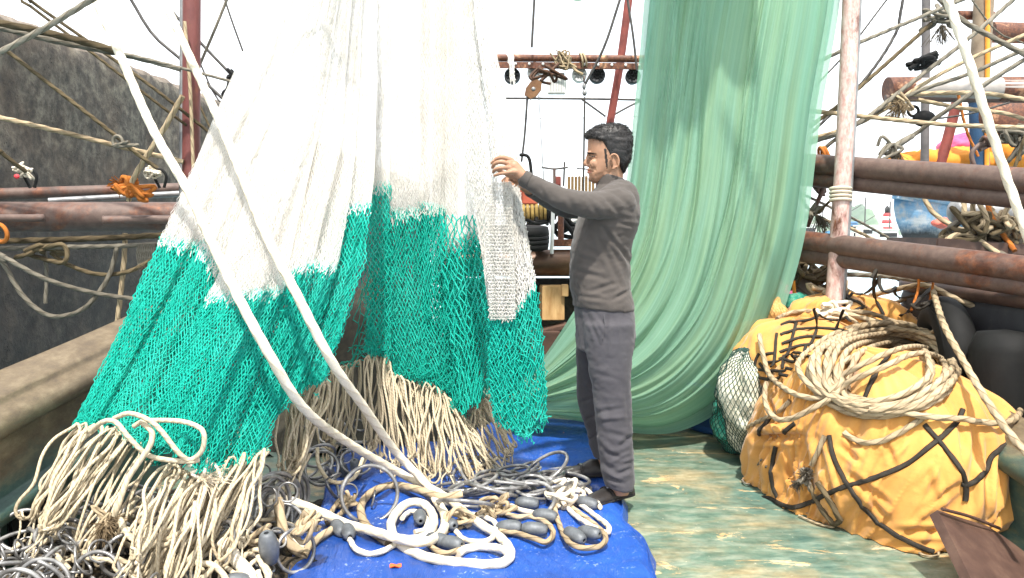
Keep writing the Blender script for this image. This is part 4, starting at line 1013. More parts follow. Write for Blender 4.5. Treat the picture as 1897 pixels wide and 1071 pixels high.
# ================================================================== ropes helper
def rope(name, pts, r, mat, label, group=None, lobes=3, pitch=6.5, k=None, step=None, cat='rope', parent=None, depth=.15, ends=False):
    P = spline(np.asarray(pts, float), step or r * .8); mb = MB()
    mb.tube(P, r, k or (15 if lobes else 8), lobes=lobes, pitch=pitch, depth=depth)
    return put(name, mb, mat, parent, label, cat if parent is None else None, group)
def tangle(mb, c, size, r, n, seed, lobes=0):
    """an untidy knot: one strand wound about itself"""
    g = np.random.default_rng(seed); P = np.asarray(c) + g.normal(0, 1, (n, 3)) * np.asarray(size) * .5
    mb.tube(spline(P, r * 1.1), r, 8, lobes=lobes)
def frayed(mb, c, d, L, r, n, seed):
    g = np.random.default_rng(seed); d = unit(np.asarray(d, float))
    A = np.asarray(c) + g.normal(0, r * 3, (n, 3)); e = unit(d + g.normal(0, .45, (n, 3))) * L * g.uniform(.5, 1.1, n)[:, None]
    m = A + e * .5; twines(mb, A, m, r); twines(mb, m, A + e + g.normal(0, L * .12, (n, 3)) - np.array([0, 0, L * .1]), r)

# ================================================================== yellow canvas bundles
def lump(c, base, H, prof, seed, fold=.02, nth=260, nt_=120, sag=1.0):
    """a soft bundle: base outline (angle, radius), vertical profile (height, widening), with gathers and sags"""
    th = np.linspace(0, 2 * math.pi, nth, endpoint=False); t = np.linspace(0, 1, nt_)
    bt = np.array(base); o = np.argsort(bt[:, 0]); bt = bt[o]
    rb_ = np.interp(th, np.r_[bt[-1, 0] - 2 * math.pi, bt[:, 0], bt[0, 0] + 2 * math.pi], np.r_[bt[-1, 1], bt[:, 1], bt[0, 1]])
    k = np.exp(-.5 * (np.arange(-14, 15) / 6.) ** 2); k /= k.sum(); rb_ = np.convolve(np.r_[rb_[-14:], rb_, rb_[:14]], k, 'valid')
    pz = np.interp(t, [q[0] for q in prof], [q[1] for q in prof]); pw = np.interp(t, [q[0] for q in prof], [q[2] for q in prof])
    kk = np.exp(-.5 * (np.arange(-10, 11) / 4.) ** 2); kk /= kk.sum(); sm = lambda a: np.convolve(np.r_[[a[0]] * 10, a, [a[-1]] * 10], kk, 'valid')
    pz, pw = sm(pz), sm(pw); pw[-1] = 0
    P = np.zeros((nt_, nth, 3))
    for i in range(nt_):
        for j in range(nth):
            a = th[j]; ca, sa = math.cos(a), math.sin(a)
            drift = a + .25 * math.sin(t[i] * 2.5 + seed)
            g1 = noise.noise(Vector((ca * 2.4 + seed, sa * 2.4, t[i] * 1.6)))
            g2 = noise.noise(Vector((math.cos(drift) * 9 + seed, math.sin(drift) * 9, t[i] * 1.9)))
            g3 = noise.noise(Vector((math.cos(drift) * 24, math.sin(drift) * 24 + seed, t[i] * 5)))
            g4 = noise.noise(Vector((ca * 5, sa * 5 + seed, t[i] * 9)))
            dr = g1 * .09 + (1 - abs(g2) * 2.4) * fold * 1.45 * (1.15 - .6 * t[i]) + g3 * fold * .25 + g4 * fold * .8
            r_ = rb_[j] * pw[i] + dr * min(1, pw[i] * 2)
            P[i, j] = (c[0] + r_ * ca, c[1] + r_ * sa, c[2] + H * pz[i] + .035 * sag * g1 * t[i] + .012 * g4 * t[i])
    P[-1, :] = P[-1].mean(0)
    mb = MB(); mb.grid(P, closed=True); return mb
def polar(c, pts): return [(math.atan2(y - c[1], x - c[0]) % (2 * math.pi), math.hypot(x - c[0], y - c[1])) for x, y in pts]
cB = (1.63, 3.66, .0)
baseB = polar(cB, [(1.30, 4.02), (1.25, 3.72), (1.31, 3.44), (1.47, 3.24), (1.60, 3.06), (1.76, 3.02), (1.93, 3.06), (2.10, 3.20), (2.26, 3.52), (2.18, 4.05), (1.8, 4.25), (1.4, 4.22)])
BAG = lump(cB, baseB, .72, [(0, .0, 1.0), (.08, .04, 1.01), (.28, .22, 1.06), (.45, .40, 1.03), (.62, .60, .93), (.76, .78, .78), (.88, .93, .52), (1, 1.0, 0)], 2.3, .020, 420, 190)
# pulled folds and pleats of the slack cloth
bme = BAG.mesh('tmp'); Vb, Nb = mesh_co(bme), mesh_no(bme); bpy.data.meshes.remove(bme); fpx_, fpy_ = toppx(Vb); Db = np.zeros(len(Vb))
for a_, c_, amp_, wd_ in [((1452, 825), (1478, 932), -.016, 5), ((1488, 812), (1502, 905), -.016, 5), ((1512, 812), (1548, 950), -.014, 5), ((1572, 878), (1645, 935), -.014, 6), ((1598, 905), (1645, 965), -.012, 5), ((1715, 945), (1775, 898), -.013, 5), ((1660, 985), (1785, 985), -.014, 6), ((1728, 862), (1748, 932), .010, 6),
        ((1782, 800), (1792, 885), -.016, 6), ((1806, 790), (1800, 965), -.018, 6), ((1832, 820), (1830, 965), -.016, 6), ((1852, 855), (1848, 955), -.014, 5), ((1556, 826), (1592, 856), -.012, 5), ((1638, 815), (1660, 868), -.010, 5), ((1400, 812), (1488, 808), -.022, 6), ((1404, 796), (1470, 792), .016, 7), ((1690, 800), (1640, 850), -.010, 5), ((1600, 830), (1560, 800), -.010, 5), ((1700, 905), (1735, 860), -.010, 4), ((1765, 990), (1800, 1000), -.012, 5), ((1420, 735), (1440, 790), -.014, 5)]:
    dd_, tt_ = seg_d(fpx_, fpy_, a_, c_); en = np.sin(np.pi * np.clip(tt_ * .92 + .04, 0, 1)) ** .6
    Db += en * (amp_ * np.exp(-(dd_ / wd_) ** 2) - .55 * amp_ * np.exp(-((dd_ - 2.1 * wd_) / wd_) ** 2))
Db *= np.clip((-Nb @ np.array([.45, 1.0, -.25]) + .2) if False else 1.0, 0, 1) * (Vb[:, 1] < 3.95)
sg_ = np.sign((Nb * (Vb - np.array([1.65, 3.66, .25]))).sum(1)).mean(); VV = Vb + Nb * (Db * (1 if sg_ > 0 else -1))[:, None]
BAG.v = [VV]
T_BAG = bvh_of(BAG)
bag = put('canvas_bundle', BAG, M_CANVAS, label='big yellow canvas bundle with black straps, under the large coil of rope', cat='bundle', off=np.array([1.63, 3.66, 0]))
cG = (1.62, 4.42, .30)
GRID = lump((1.60, 4.40, .38), polar((1.60, 4.40), [(1.26, 4.32), (1.27, 4.10), (1.5, 4.0), (1.8, 4.05), (2.0, 4.3), (1.85, 4.7), (1.4, 4.75)]), .40, [(0, 0, .9), (.3, .28, 1.04), (.55, .62, .95), (.8, .92, .62), (1, 1, 0)], 5.1, .008, 180, 80)
T_GRID = bvh_of(GRID)
gb = put('canvas_bundle', GRID, M_CANVAS, label='yellow canvas bundle netted all over with black webbing, behind the rope coil', cat='bundle')
TOPB = lump((2.02, 4.75, .55), polar((2.02, 4.75), [(1.62, 4.7), (1.8, 4.5), (2.1, 4.45), (2.42, 4.6), (2.45, 4.9), (1.9, 5.0)]), .36, [(0, 0, 1), (.4, .4, 1.02), (.75, .85, .7), (1, 1, 0)], 8.4, .030, 160, 70)
T_TOPB = bvh_of(TOPB)
tb = put('canvas_bundle', TOPB, M_CANVAS, label='crumpled yellow canvas with black straps on top at the back, below the lower boom', cat='bundle')
def strap(trees, pts, wd, parent, name='strap'):
    q = spline(np.array([(x, y, 0) for x, y in pts], float), 4)[:, :2]
    S0 = np.array([onto(trees, x, y, 0.0) for x, y in q]); Nn = unit(np.array([onto(trees, x, y, 1.0) for x, y in q]) - S0); k = np.array([1, 2, 3, 2, 1.]) / 9
    sm_ = lambda A: np.stack([np.convolve(np.r_[[A[0, i]] * 2, A[:, i], [A[-1, i]] * 2], k, 'valid') for i in range(3)], -1)
    for _ in range(4): Nn = unit(sm_(Nn))
    P = S0 + Nn * .007
    for _ in range(6):
        P = sm_(P); dd = ((P - S0) * Nn).sum(1); P = P + Nn * np.maximum(0, .007 - dd)[:, None]
    T = unit(np.gradient(P, axis=0)); B_ = unit(np.cross(T, Nn)); th = .003; mb = MB()
    ring = [(-1, -1), (-.55, 1), (-.08, .55), (.08, .55), (.55, 1), (1, -1)]
    V = np.stack([P + B_ * (a * wd / 2) + Nn * (b_ * th - .004 * (b_ < 0)) for a, b_ in ring], 1); mb.loft(V)
    put(name, mb, M_STRAP, parent)
for pts in [[(1535, 800), (1545, 850), (1572, 900), (1610, 950), (1650, 985), (1700, 1012), (1735, 1024)],
            [(1405, 905), (1432, 925), (1470, 942), (1500, 930), (1560, 904), (1620, 885), (1680, 860), (1725, 825), (1755, 800), (1778, 775), (1785, 752)],
            [(1708, 782), (1735, 812), (1762, 845), (1785, 880), (1790, 905), (1788, 935)],
            [(1774, 896), (1795, 898), (1828, 876), (1832, 850), (1860, 825), (1890, 812)],
            [(1440, 820), (1432, 850), (1430, 900), (1445, 925)], [(1432, 765), (1418, 785), (1404, 812)], [(1478, 780), (1458, 795), (1450, 808)],
            [(1622, 690), (1610, 720), (1600, 745)], [(1655, 655), (1632, 680), (1612, 716), (1604, 730)]]:
    strap([T_BAG], pts, .022, bag)
gx = [[(1478, 590), (1468, 620), (1460, 660), (1448, 690)], [(1520, 588), (1510, 620), (1498, 650), (1484, 680)], [(1440, 612), (1436, 650), (1434, 690)], [(1404, 668), (1420, 690), (1440, 712)], [(1556, 590), (1545, 620)], [(1412, 650), (1398, 672), (1402, 700)]]
gy = [[(1440, 606), (1480, 596), (1530, 594), (1580, 600)], [(1440, 624), (1480, 611), (1530, 609), (1570, 614)], [(1442, 640), (1480, 626), (1525, 624), (1550, 630)], [(1438, 655), (1480, 641), (1525, 641), (1540, 646)], [(1436, 668), (1470, 658), (1510, 662)], [(1410, 672), (1440, 671), (1490, 673)], [(1400, 684), (1430, 688), (1480, 690)], [(1398, 698), (1430, 704), (1470, 697)], [(1408, 660), (1425, 655), (1440, 655)]]
for q in gx + gy: strap([T_GRID, T_BAG], q, .017, gb)
for q in [[(1540, 545), (1570, 552), (1605, 575)], [(1560, 560), (1590, 548), (1640, 552), (1690, 575)], [(1600, 540), (1625, 560), (1640, 590)], [(1650, 545), (1690, 565), (1700, 600)], [(1530, 570), (1570, 580), (1610, 570)], [(1575, 540), (1560, 575)], [(1660, 590), (1690, 570), (1720, 560)]]: strap([T_TOPB, T_GRID], q, .019, tb)
# hem loop cords of the bundle on the deck
for k, q in enumerate([[(1480, 955), (1495, 962), (1520, 972), (1545, 976), (1530, 962), (1500, 952), (1482, 948)], [(1690, 1013), (1710, 1028), (1735, 1030), (1738, 1020), (1725, 1012), (1705, 1008)]]):
    rope('cord', [G(x, y, .010) for x, y in q], .005, M_TANROPE, ['thin cord loop lying on the deck at the hem of the yellow bundle, its middle', 'thin cord loop on the deck between the yellow bundle and the plank'][k], lobes=0, cat='cord')
rope('cord', [onto([T_BAG], 1412, 850, .008)] + [G(x, y, .012) for x, y in [(1390, 880), (1376, 890), (1385, 897), (1402, 893)]] + [onto([T_BAG], 1420, 862, .008)], .005, M_GREYROPE, 'grey cord loop sticking out from the shaded left side of the yellow bundle', lobes=0, cat='cord')

# ------------------------------------------------------------------ the big coil on the bundle, and the ropes round it
SURF = [T_BAG, T_GRID, T_TOPB]
def on_bag(pts, r, lift=1.0, step=10, smooth=2):
    q = spline(np.array([(x, y, 0) for x, y in pts], float), step)[:, :2]
    P = np.array([onto(SURF, x, y, r * lift) for x, y in q]); k = np.array([1, 2, 3, 2, 1.]) / 9
    for _ in range(smooth): P = np.stack([np.convolve(np.r_[[P[0, i]] * 2, P[:, i], [P[-1, i]] * 2], k, 'valid') for i in range(3)], -1)
    return P
RC = .0125
coil = []; g = np.random.default_rng(12)
for turn in range(17):
    f = g.uniform(0, 1) if turn > 2 else turn / 3; rx, ry = 92 + 86 * f + g.normal(0, 4), 62 + 52 * f + g.normal(0, 3)
    cx, cy = 1640 + g.normal(0, 8) - 6 * f, 690 + g.normal(0, 5) + 2 * f; ph = g.uniform(0, .3)
    for a in np.linspace(0, 2 * math.pi, 26, endpoint=False):
        aa = a + 2.2; rr = 1 + .07 * math.sin(2 * aa + turn) + .05 * math.sin(3 * aa + turn * 2)
        coil.append((cx + rx * rr * math.cos(aa) - .12 * ry * math.sin(aa), cy + ry * rr * math.sin(aa), 1.1 + turn * .27))
q = np.array(coil); k5 = np.ones(9) / 9
q = np.stack([np.convolve(np.r_[[q[0, i]] * 4, q[:, i], [q[-1, i]] * 4], k5, 'valid') for i in range(3)], -1)
P = np.array([onto(SURF, x, y, RC * l) for x, y, l in q])
for _ in range(2): P = np.stack([np.convolve(np.r_[[P[0, i]], P[:, i], [P[-1, i]]], np.array([.25, .5, .25]), 'valid') for i in range(3)], -1)
rope('coiled_rope', P, RC, M_TANROPE, 'large loose coil of tan laid rope heaped on the yellow bundle', cat='rope', pitch=6.5)
BR = [
 ('tan rope crossing the coil and looping out at the left of the yellow bundle', [(1412, 622), (1416, 652), (1426, 690), (1443, 708), (1470, 728), (1520, 742), (1600, 756), (1690, 770), (1760, 784), (1840, 792), (1868, 790), (1884, 765), (1882, 735), (1850, 700), (1800, 670), (1740, 640), (1690, 612), (1640, 592), (1560, 584)], .0120, 3.4),
 ('tan rope running from the loop at the left up across the coil to the right', [(1440, 708), (1432, 730), (1436, 758), (1460, 774), (1500, 772), (1545, 742), (1600, 716), (1660, 690), (1720, 672), (1780, 672)], .0120, 5.5),
 ('tan rope laid over the middle of the coil above its open hole', [(1530, 740), (1570, 716), (1620, 694), (1680, 668), (1720, 648), (1735, 642)], .0120, 6.5),
 ('rope bundle strand sweeping over the back of the coil from the knot', [(1535, 578), (1580, 590), (1640, 606), (1690, 622), (1740, 645), (1790, 668)], .0125, 4.0),
 ('rope strand just in front of the one sweeping over the back of the coil', [(1530, 590), (1580, 610), (1640, 622), (1700, 628), (1745, 606), (1770, 600)], .0125, 5.0),
 ('grey sided rope hanging in a shallow bight on the front of the yellow bundle', [(1560, 795), (1585, 815), (1620, 822), (1660, 808), (1700, 780), (1725, 765)], .0115, 1.2),
 ('rope end lying down the left edge of the yellow bundle', [(1380, 796), (1395, 786), (1425, 772), (1455, 756), (1468, 735)], .0100, 1.2),
 ('tan rope curving over the webbed bundle to the knot at its top', [(1432, 600), (1450, 586), (1490, 578), (1530, 576), (1560, 584)], .0115, 1.6),
]
for k, (lab, pts, r_, lift) in enumerate(BR): rope('rope', on_bag(pts, r_, lift), r_, M_TANROPE, lab)
# rope loop at the back and the taut rope coming down over it to the bulwark
rope('rope', [W(1740, 610, 3.9), W(1775, 596, 4.0), W(1810, 594, 4.1), W(1828, 615, 4.1), W(1824, 650, 4.0), W(1805, 670, 3.9), W(1790, 672, 3.7)], .0125, M_GREYROPE, 'stiff grey rope loop rising behind the right shoulder of the yellow bundle')
dr = [W(1729, 540, 4.1), W(1748, 600, 3.62), W(1780, 660, 3.35), W(1830, 745, 3.05), W(1880, 815, 2.85), W(1960, 900, 2.6)]
rope('rope', dr, .0135, M_TANROPE, 'taut tan rope slanting down from the lower boom over the coil to the right edge')
# knot with teal whipping
kn = thing('rope_end', onto(SURF, 1840, 715, .01), 'frayed rope end with teal whipping on the right of the yellow bundle', 'rope')
m = MB(); m.tube(spline([onto(SURF, x, y, .014) for x, y in [(1805, 676), (1820, 690), (1828, 702)]], .008), .012, 12, lobes=3); put('strand', m, M_BROWNROPE, kn)
m = MB(); m.ell(onto(SURF, 1831, 705, .016), (.017, .014, .013)); put('whipping', m, M_TEAL, kn)
m = MB(); tangle(m, onto(SURF, 1845, 718, .018), (.05, .03, .03), .007, 12, 3); frayed(m, onto(SURF, 1850, 718, .02), (1, -.3, .1), .03, .0012, 60, 4); put('knot', m, M_BROWNROPE, kn)
# pale knot at the top of the coil
kn = thing('rope_knot', onto(SURF, 1540, 578, .01), 'bulky pale rope knot at the top of the coil, beside the webbed bundle', 'rope')
m = MB()
for s_ in range(4): tangle(m, onto(SURF, 1520 + 16 * s_, 572 + 5 * s_, .03), (.09, .06, .05), .011, 10, 20 + s_, lobes=3)
put('strand', m, M_WHITEROPE, kn)
# hanging frayed rope in front
hr_ = thing('hanging_rope', onto(SURF, 1540, 960, 0), 'doubled rope with a frayed grey tuft hanging down the front of the yellow bundle', 'rope')
m = MB(); m.tube(on_bag([(1532, 800), (1520, 835), (1502, 866)], .011, 1.2), .011, 12, lobes=3); put('strand', m, M_TANROPE, hr_)
m = MB(); tangle(m, onto(SURF, 1496, 884, .02), (.06, .03, .06), .008, 14, 31); frayed(m, onto(SURF, 1492, 880, .03), (-.5, -.6, .5), .05, .0013, 160, 32); frayed(m, onto(SURF, 1486, 888, .03), (-.8, -.3, -.4), .04, .0013, 90, 33); put('frayed_tuft', m, M_GREYROPE, hr_)
m = MB(); lo = on_bag([(1502, 890), (1515, 925), (1535, 955), (1552, 973)], .011, 1.2); hi = on_bag([(1516, 885), (1530, 915), (1550, 945), (1562, 968)], .011, 1.4)
m.tube(spline(np.vstack([lo, hi[::-1]]), .01), .0115, 12, lobes=3); put('bight', m, M_BROWNROPE, hr_)

# mesh sack, teal heap and orange net bag at the left of the bundles
def sack(name, c, rad, seed, inner, net_mat, label, cell=.032, rt=.0016, dark=True):
    root = thing(name, (c[0], c[1], c[2] - rad[2]), label, 'sack')
    m = MB(); m.ell(c, rad, n=40, m=60); me = m.mesh('tmp'); V = mesh_co(me); N = mesh_no(me); D = .05 * nz(V, (5, 5, 5), seed) + .02 * nz(V, (14, 14, 14), seed + 2); V2 = V + N * D[:, None]; set_co(me, V2)
    T = bvh_mesh(me); put('filling', me, inner, root)
    n = MB(); A = []; B_ = []
    na = int(2 * math.pi * max(rad[0], rad[1]) / cell)
    for fam in (1, -1):
        for j in range(na):
            prev = None
            for th_ in np.linspace(.12, math.pi - .12, 46):
                ph = j / na * 2 * math.pi + fam * th_ * .8; d = Vector((math.sin(th_) * math.cos(ph) * rad[0], math.sin(th_) * math.sin(ph) * rad[1], math.cos(th_) * rad[2])); d.normalize()
                h = T.ray_cast(Vector(c) + d * 2, -d)
                if h[0] is None: prev = None; continue
                p = np.array(h[0] + d * .005)
                if prev is not None: A.append(prev); B_.append(p)
                prev = p
    twines(n, np.array(A), np.array(B_), rt); put('netting', n, net_mat, root); return root
M_PALE = simple('pale_floats', [(.3, '#a9a48a'), (.5, '#cfcbb6'), (.7, '#e4e0d0')], 9, .6, .5, 16, bdist=.02)
M_DARKTWINE = simple('dark_green_twine', [(.3, '#1f3a34'), (.7, '#35574c')], 20, .8, 0)
M_TEALDARK = simple('teal_twine_heap', [(.3, '#1c7a6a'), (.5, '#3fa18a'), (.7, '#8fb89a')], 30, .85, .6, 120)
M_AMBER = simple('amber_netting', [(.3, '#b98a4a'), (.6, '#d9b070'), (.8, '#e8cf9c')], 24, .85, .5, 90)
p = W(1385, 700, 4.25); sack('net_sack', (p[0], p[1], .36), (.155, .2, .27), 1.0, M_PALE, M_DARKTWINE, 'pale net sack of floats wedged between the green net and the yellow bundle', .030, .0019)
p = W(1365, 755, 4.45); sack('net_sack', (p[0], p[1], .17), (.13, .16, .17), 6.0, M_TEALDARK, M_DARKTWINE, 'teal net sack on the deck beside the blue tub', .03, .002)
p = W(1425, 600, 4.7); sack('net_sack', (p[0], p[1], p[2]), (.11, .12, .17), 4.0, M_AMBER, M_AMBER, 'amber net bag standing behind the webbed yellow bundle', .022, .0017)
p = W(1450, 563, 4.9); sack('net_sack', (p[0], p[1], p[2]), (.17, .14, .07), 9.0, M_TEALDARK, M_TEALDARK, 'teal netting heap lying on top of the amber net bag', .02, .0017)
p = W(1440, 520, 5.6); m = MB(); m.grid(np.array([[W(1432 + 46 * b_ , 545 - 34 * a + 26 * b_ * a, 5.5 + .25 * a) + np.array([0, 0, .04 * math.sin(3 * a * b_)]) for b_ in np.linspace(0, 1, 10)] for a in np.linspace(0, 1, 12)])); m.grid(np.array([[W(1432 + 46 * b_ , 545 - 34 * a + 26 * b_ * a, 5.56 + .25 * a) for b_ in np.linspace(0, 1, 10)] for a in np.linspace(0, 1, 12)]))
put('plastic_sheet', m, M_PINK, label='pink plastic sheet poking up between the green net and the pinkish pole', cat='sheet')
# blue tub
p = G(1300, 768, 0); tubc = np.array([p[0] + .10, 5.05, 0]); tub = thing('tub', tubc, 'round blue plastic tub on the deck behind the green net', 'tub')
m = MB(); m.lathe([(0, .01), (.30, .01), (.32, .04), (.36, .30), (.375, .31), (.375, .335), (.355, .335), (.33, .06), (0, .05)], tubc, m=40); put('body', m, M_TUB, tub)
m = MB(); m.torus(tubc + np.array([0, 0, .32]), .375, .014, m=48); put('rim', m, M_TUB, tub)
# plank at lower right
def plank():
    mb = MB(); a, b_, c_, d_ = [np.array(q) for q in (W(1736, 945, 2.80), W(1830, 975, 2.95), W(2050, 1130, 2.75), W(1830, 1135, 2.45))]
    n = 26; top = []
    L_ = np.array([a + (d_ - a) * t for t in np.linspace(0, 1, n)]); R_ = np.array([b_ + (c_ - b_) * t + np.array([0, 0, .004 * math.sin(t * 9)]) for t in np.linspace(0, 1, n)])
    up = unit(np.cross(R_[0] - L_[0], L_[-1] - L_[0])); up = up if up[2] > 0 else -up; V = []
    for l, r_ in zip(L_, R_):
        row = [l + (r_ - l) * s_ for s_ in np.linspace(0, 1, 9)]; V.append(np.array(row + [q - up * .035 for q in row[::-1]]))
    mb.loft(np.array(V)); return mb
pl = put('plank', plank(), M_WOOD, label='dark weathered plank leaning in the lower right corner against the yellow bundle', cat='plank')
for f in pl.data.polygons: f.use_smooth = False
m = MB(); m.tube(spline([W(1745, 943, 2.78), W(1800, 958, 2.84), W(1852, 979, 2.92)], .02), .006, 8); put('edge_strip', m, M_WOOD, pl)
# ================================================================== hawsers
def gz(px, py, z): return G(px, py, z)
Rh = .0180
hA = [W(150, -60, 3.55), W(222, 101, 3.42), W(282, 237, 3.28), W(348, 353, 3.14), W(388, 440, 3.00), W(436, 540, 2.86), W(497, 653, 2.82), W(564, 758, 2.98), W(649, 823, 3.38)]
zt = .06 + Rh
hA += [gz(748, 880, .13), gz(821, 918, zt + .035), gz(874, 960, zt + .02), gz(922, 992, zt), gz(945, 1020, zt), gz(936, 1040, zt), gz(895, 1046, zt), gz(806, 1036, zt), gz(752, 1016, zt + .002), gz(728, 990, zt + .01), gz(727, 962, zt + .015), gz(752, 934, zt + .02), gz(783, 933, zt + .02), gz(802, 955, zt + .015), gz(800, 982, zt + .008), gz(778, 998, zt), gz(748, 1000, zt)]
rope('hawser', hA, Rh, M_WHITEROPE, 'thick white hawser from the upper left edge, over the slanted net to the tarpaulin coil', None, 3, 4.2, 18, .010, 'rope', depth=.06)
hB = [W(285, -40, 3.75), W(338, 76, 3.60), W(403, 217, 3.42), W(450, 330, 3.20), W(495, 440, 3.02), W(547, 540, 2.94), W(614, 669, 2.98), W(673, 753, 3.20), W(733, 837, 3.50)]
hB += [gz(786, 893, .13), gz(808, 927, zt + .03), gz(824, 955, zt + .02), gz(820, 984, zt + .02), gz(792, 1003, zt + .03), gz(748, 1000, zt + .045), gz(690, 984, zt + .03), gz(640, 970, zt + .02), gz(596, 950, zt + .06), gz(545, 930, .17), gz(512, 922, .20), gz(502, 934, .19), gz(510, 962, .13), gz(540, 1000, .10), gz(560, 1020, .06)]
rope('hawser', hB, Rh, M_WHITEROPE, 'thick white hawser from beside the red pole, crossing the nets right of the other', None, 3, 4.2, 18, .010, 'rope', depth=.06)
rope('hawser', [gz(856, 915, zt + .06), gz(820, 921, zt + .05), gz(770, 906, zt + .03), gz(728, 899, zt), gz(692, 910, zt), gz(670, 934, zt), gz(672, 962, zt), gz(688, 983, zt), gz(720, 1006, zt)], Rh * .95, M_TANROPE, 'stiff tan hawser arc on the blue tarpaulin around the upright steel ring', None, 3, 4.2, 18, .010, depth=.06)
rope('hawser', [gz(848, 1026, zt), gz(868, 1016, zt), gz(900, 1013, zt), gz(930, 1018, zt + .01), gz(943, 1026, zt + .015)], Rh * .85, M_WHITEROPE, 'short flat hawser bight at the front of the coil on the blue tarpaulin', None, 3, 4.2, 18, .010, depth=.06)
rope('hawser', [W(412, 1002, 2.62), W(440, 1038, 2.58), W(490, 1100, 2.50)], .022, M_WHITEROPE, 'cut end of a thick white hawser at the bottom left of the blue tarpaulin', None, 3, 4.2, 18, .010, depth=.06)
rope('hawser', [W(515, 925, 2.95), W(520, 960, 2.9), W(530, 1000, 2.85), W(555, 1022, 2.85), W(572, 1028, 2.85)], .019, M_TANROPE, 'tan hawser turn hanging off the left edge of the blue tarpaulin', None, 3, 4.2, 18, .010, depth=.06)
rope('rope', [gz(562, 1030, .07), gz(575, 1010, .085), gz(600, 990, .088), gz(625, 975, .09)], .014, M_TANROPE, 'tan rope end lying along the left edge of the blue tarpaulin', depth=.12)

# ================================================================== bridles
g = np.random.default_rng(99)
def bridle(tx, ty, tY, bx, by, bY, wt=5, wb=7, seed=0, sag=0.0, label='', group='', r=.0051, bz=None):
    g = np.random.default_rng(seed); T = W(tx, ty, tY); B_ = W(bx, by, bY) if bz is None else G(bx, by, bz)
    d = B_ - T; L = np.linalg.norm(d); e = d / L; sd = unit(np.cross(e, np.array([0, 1., 0]))); nrm = np.cross(sd, e)
    k = tY / F_PX; wt, wb = wt * k * g.uniform(.6, 1.5), wb * k * g.uniform(.6, 1.5); tw = g.uniform(-1, 1) * .6; bow, bow2 = g.normal(-.02, .016), g.normal(0, .012)
    def S(t, s_):
        w_ = (wt + (wb - wt) * t) * (1 + 1.5 * math.sin(math.pi * t) * g.uniform(.2, 1)); a = tw * 2 + tw * 3 * t
        j = g.normal(0, .006, 3) * (1 if .1 < t < .9 else .3)
        return T + d * t + (sd * math.cos(a) + nrm * math.sin(a)) * s_ * w_ + nrm * (bow * math.sin(math.pi * t)) + sd * (bow2 * math.sin(math.pi * t * .9)) + np.array([0, 0, -sag * math.sin(math.pi * t)]) + j
    ts = [.04, .22, .45, .68, .88, .97]
    pts = [S(t, 1) for t in ts] + [B_ + e * .012 + g.normal(0, .003, 3)] + [S(t, -1) for t in ts[::-1]] + [T - e * .012 + g.normal(0, .003, 3)]
    pts = [pts[-1]] + pts
    rope('bridle_rope', pts, r * g.uniform(.75, 1.3), M_BRIDLE, label, group, 0, k=7, step=.011)
    return B_
knots = []
def cluster(n, tops, bots, tY, bY, label, group, seed, wt=5, wb=7, sag=0.0, spread=6, r=.0051):
    g = np.random.default_rng(seed); tops, bots = np.array(tops, float), np.array(bots, float); u = np.linspace(0, 1, n)
    q, q2 = np.linspace(0, 1, len(tops)), np.linspace(0, 1, len(bots)); nb_ = max(3, n // 3); hub = [(b_, g.normal(0, spread, 2) * 1.5, g.normal(0, .05)) for b_ in np.linspace(.03, .97, nb_)]
    for i in range(n):
        a = u[i] + g.normal(0, .05); tx, ty = np.interp(a, q, tops[:, 0]), np.interp(a, q, tops[:, 1])
        k = int(np.clip(round(u[i] * (nb_ - 1) + g.normal(0, .45)), 0, nb_ - 1)); b_, j, dY = hub[k]
        bx, by = np.interp(b_, q2, bots[:, 0]) + j[0] + g.normal(0, 4), np.interp(b_, q2, bots[:, 1]) + j[1] + g.normal(0, 6)
        tYv = np.interp(np.clip(a, 0, 1), [0, 1], tY) + g.normal(0, .035); bYv = np.interp(b_, [0, 1], bY) + dY + g.normal(0, .03)
        knots.append(bridle(tx, ty, tYv, bx, by, bYv, wt, wb, seed * 100 + i, sag, label, group, r))
cluster(20, [(143, 788), (175, 792), (215, 800), (250, 815), (285, 850)], [(45, 945), (70, 970), (90, 1000), (128, 1030), (175, 1045)], (2.86, 2.82), (2.62, 2.58), 'tan bridle rope in the bundle slanting to the lower left corner from the slanted net', 'bridle ropes slanting to the lower left corner', 41, 8, 9)
cluster(22, [(318, 860), (345, 880), (375, 888), (395, 890)], [(215, 1062), (250, 1075), (300, 1085), (350, 1080)], (2.74, 2.76), (2.36, 2.42), 'tan bridle rope in the bundle fanning down from the pale knot below the slanted net', 'bridle ropes fanning down from the pale knot', 42, 9, 12, .0, 12)
cluster(14, [(428, 850), (455, 848), (480, 845), (492, 838)], [(335, 1040), (370, 1050), (405, 1030), (432, 1000)], (2.84, 2.86), (2.52, 2.6), 'tan bridle rope hanging from the right hem corner of the slanted net', 'bridle ropes under the right hem of the slanted net', 43, 7, 8)
cluster(13, [(535, 735), (560, 722), (585, 715), (605, 708)], [(500, 855), (525, 868), (545, 872), (560, 852)], (3.30, 3.35), (3.15, 3.2), 'tan bridle rope hanging between the two white hawsers below the slanted net', 'bridle ropes hanging between the two hawsers', 44, 6, 8)
cluster(9, [(682, 662), (700, 664), (718, 664)], [(690, 832), (700, 850), (728, 860)], (3.95, 3.98), (3.9, 3.9), 'tan bridle rope hanging from the narrow left strip of the middle net', 'bridle ropes under the narrow left strip of the middle net', 45, 6, 7)
cluster(15, [(722, 690), (745, 705), (770, 712), (800, 714)], [(738, 845), (765, 862), (790, 875), (812, 880)], (3.95, 4.0), (3.78, 3.78), 'tan bridle rope hanging upright under the centre of the middle net', 'bridle ropes upright under the centre of the middle net', 46, 6, 9)
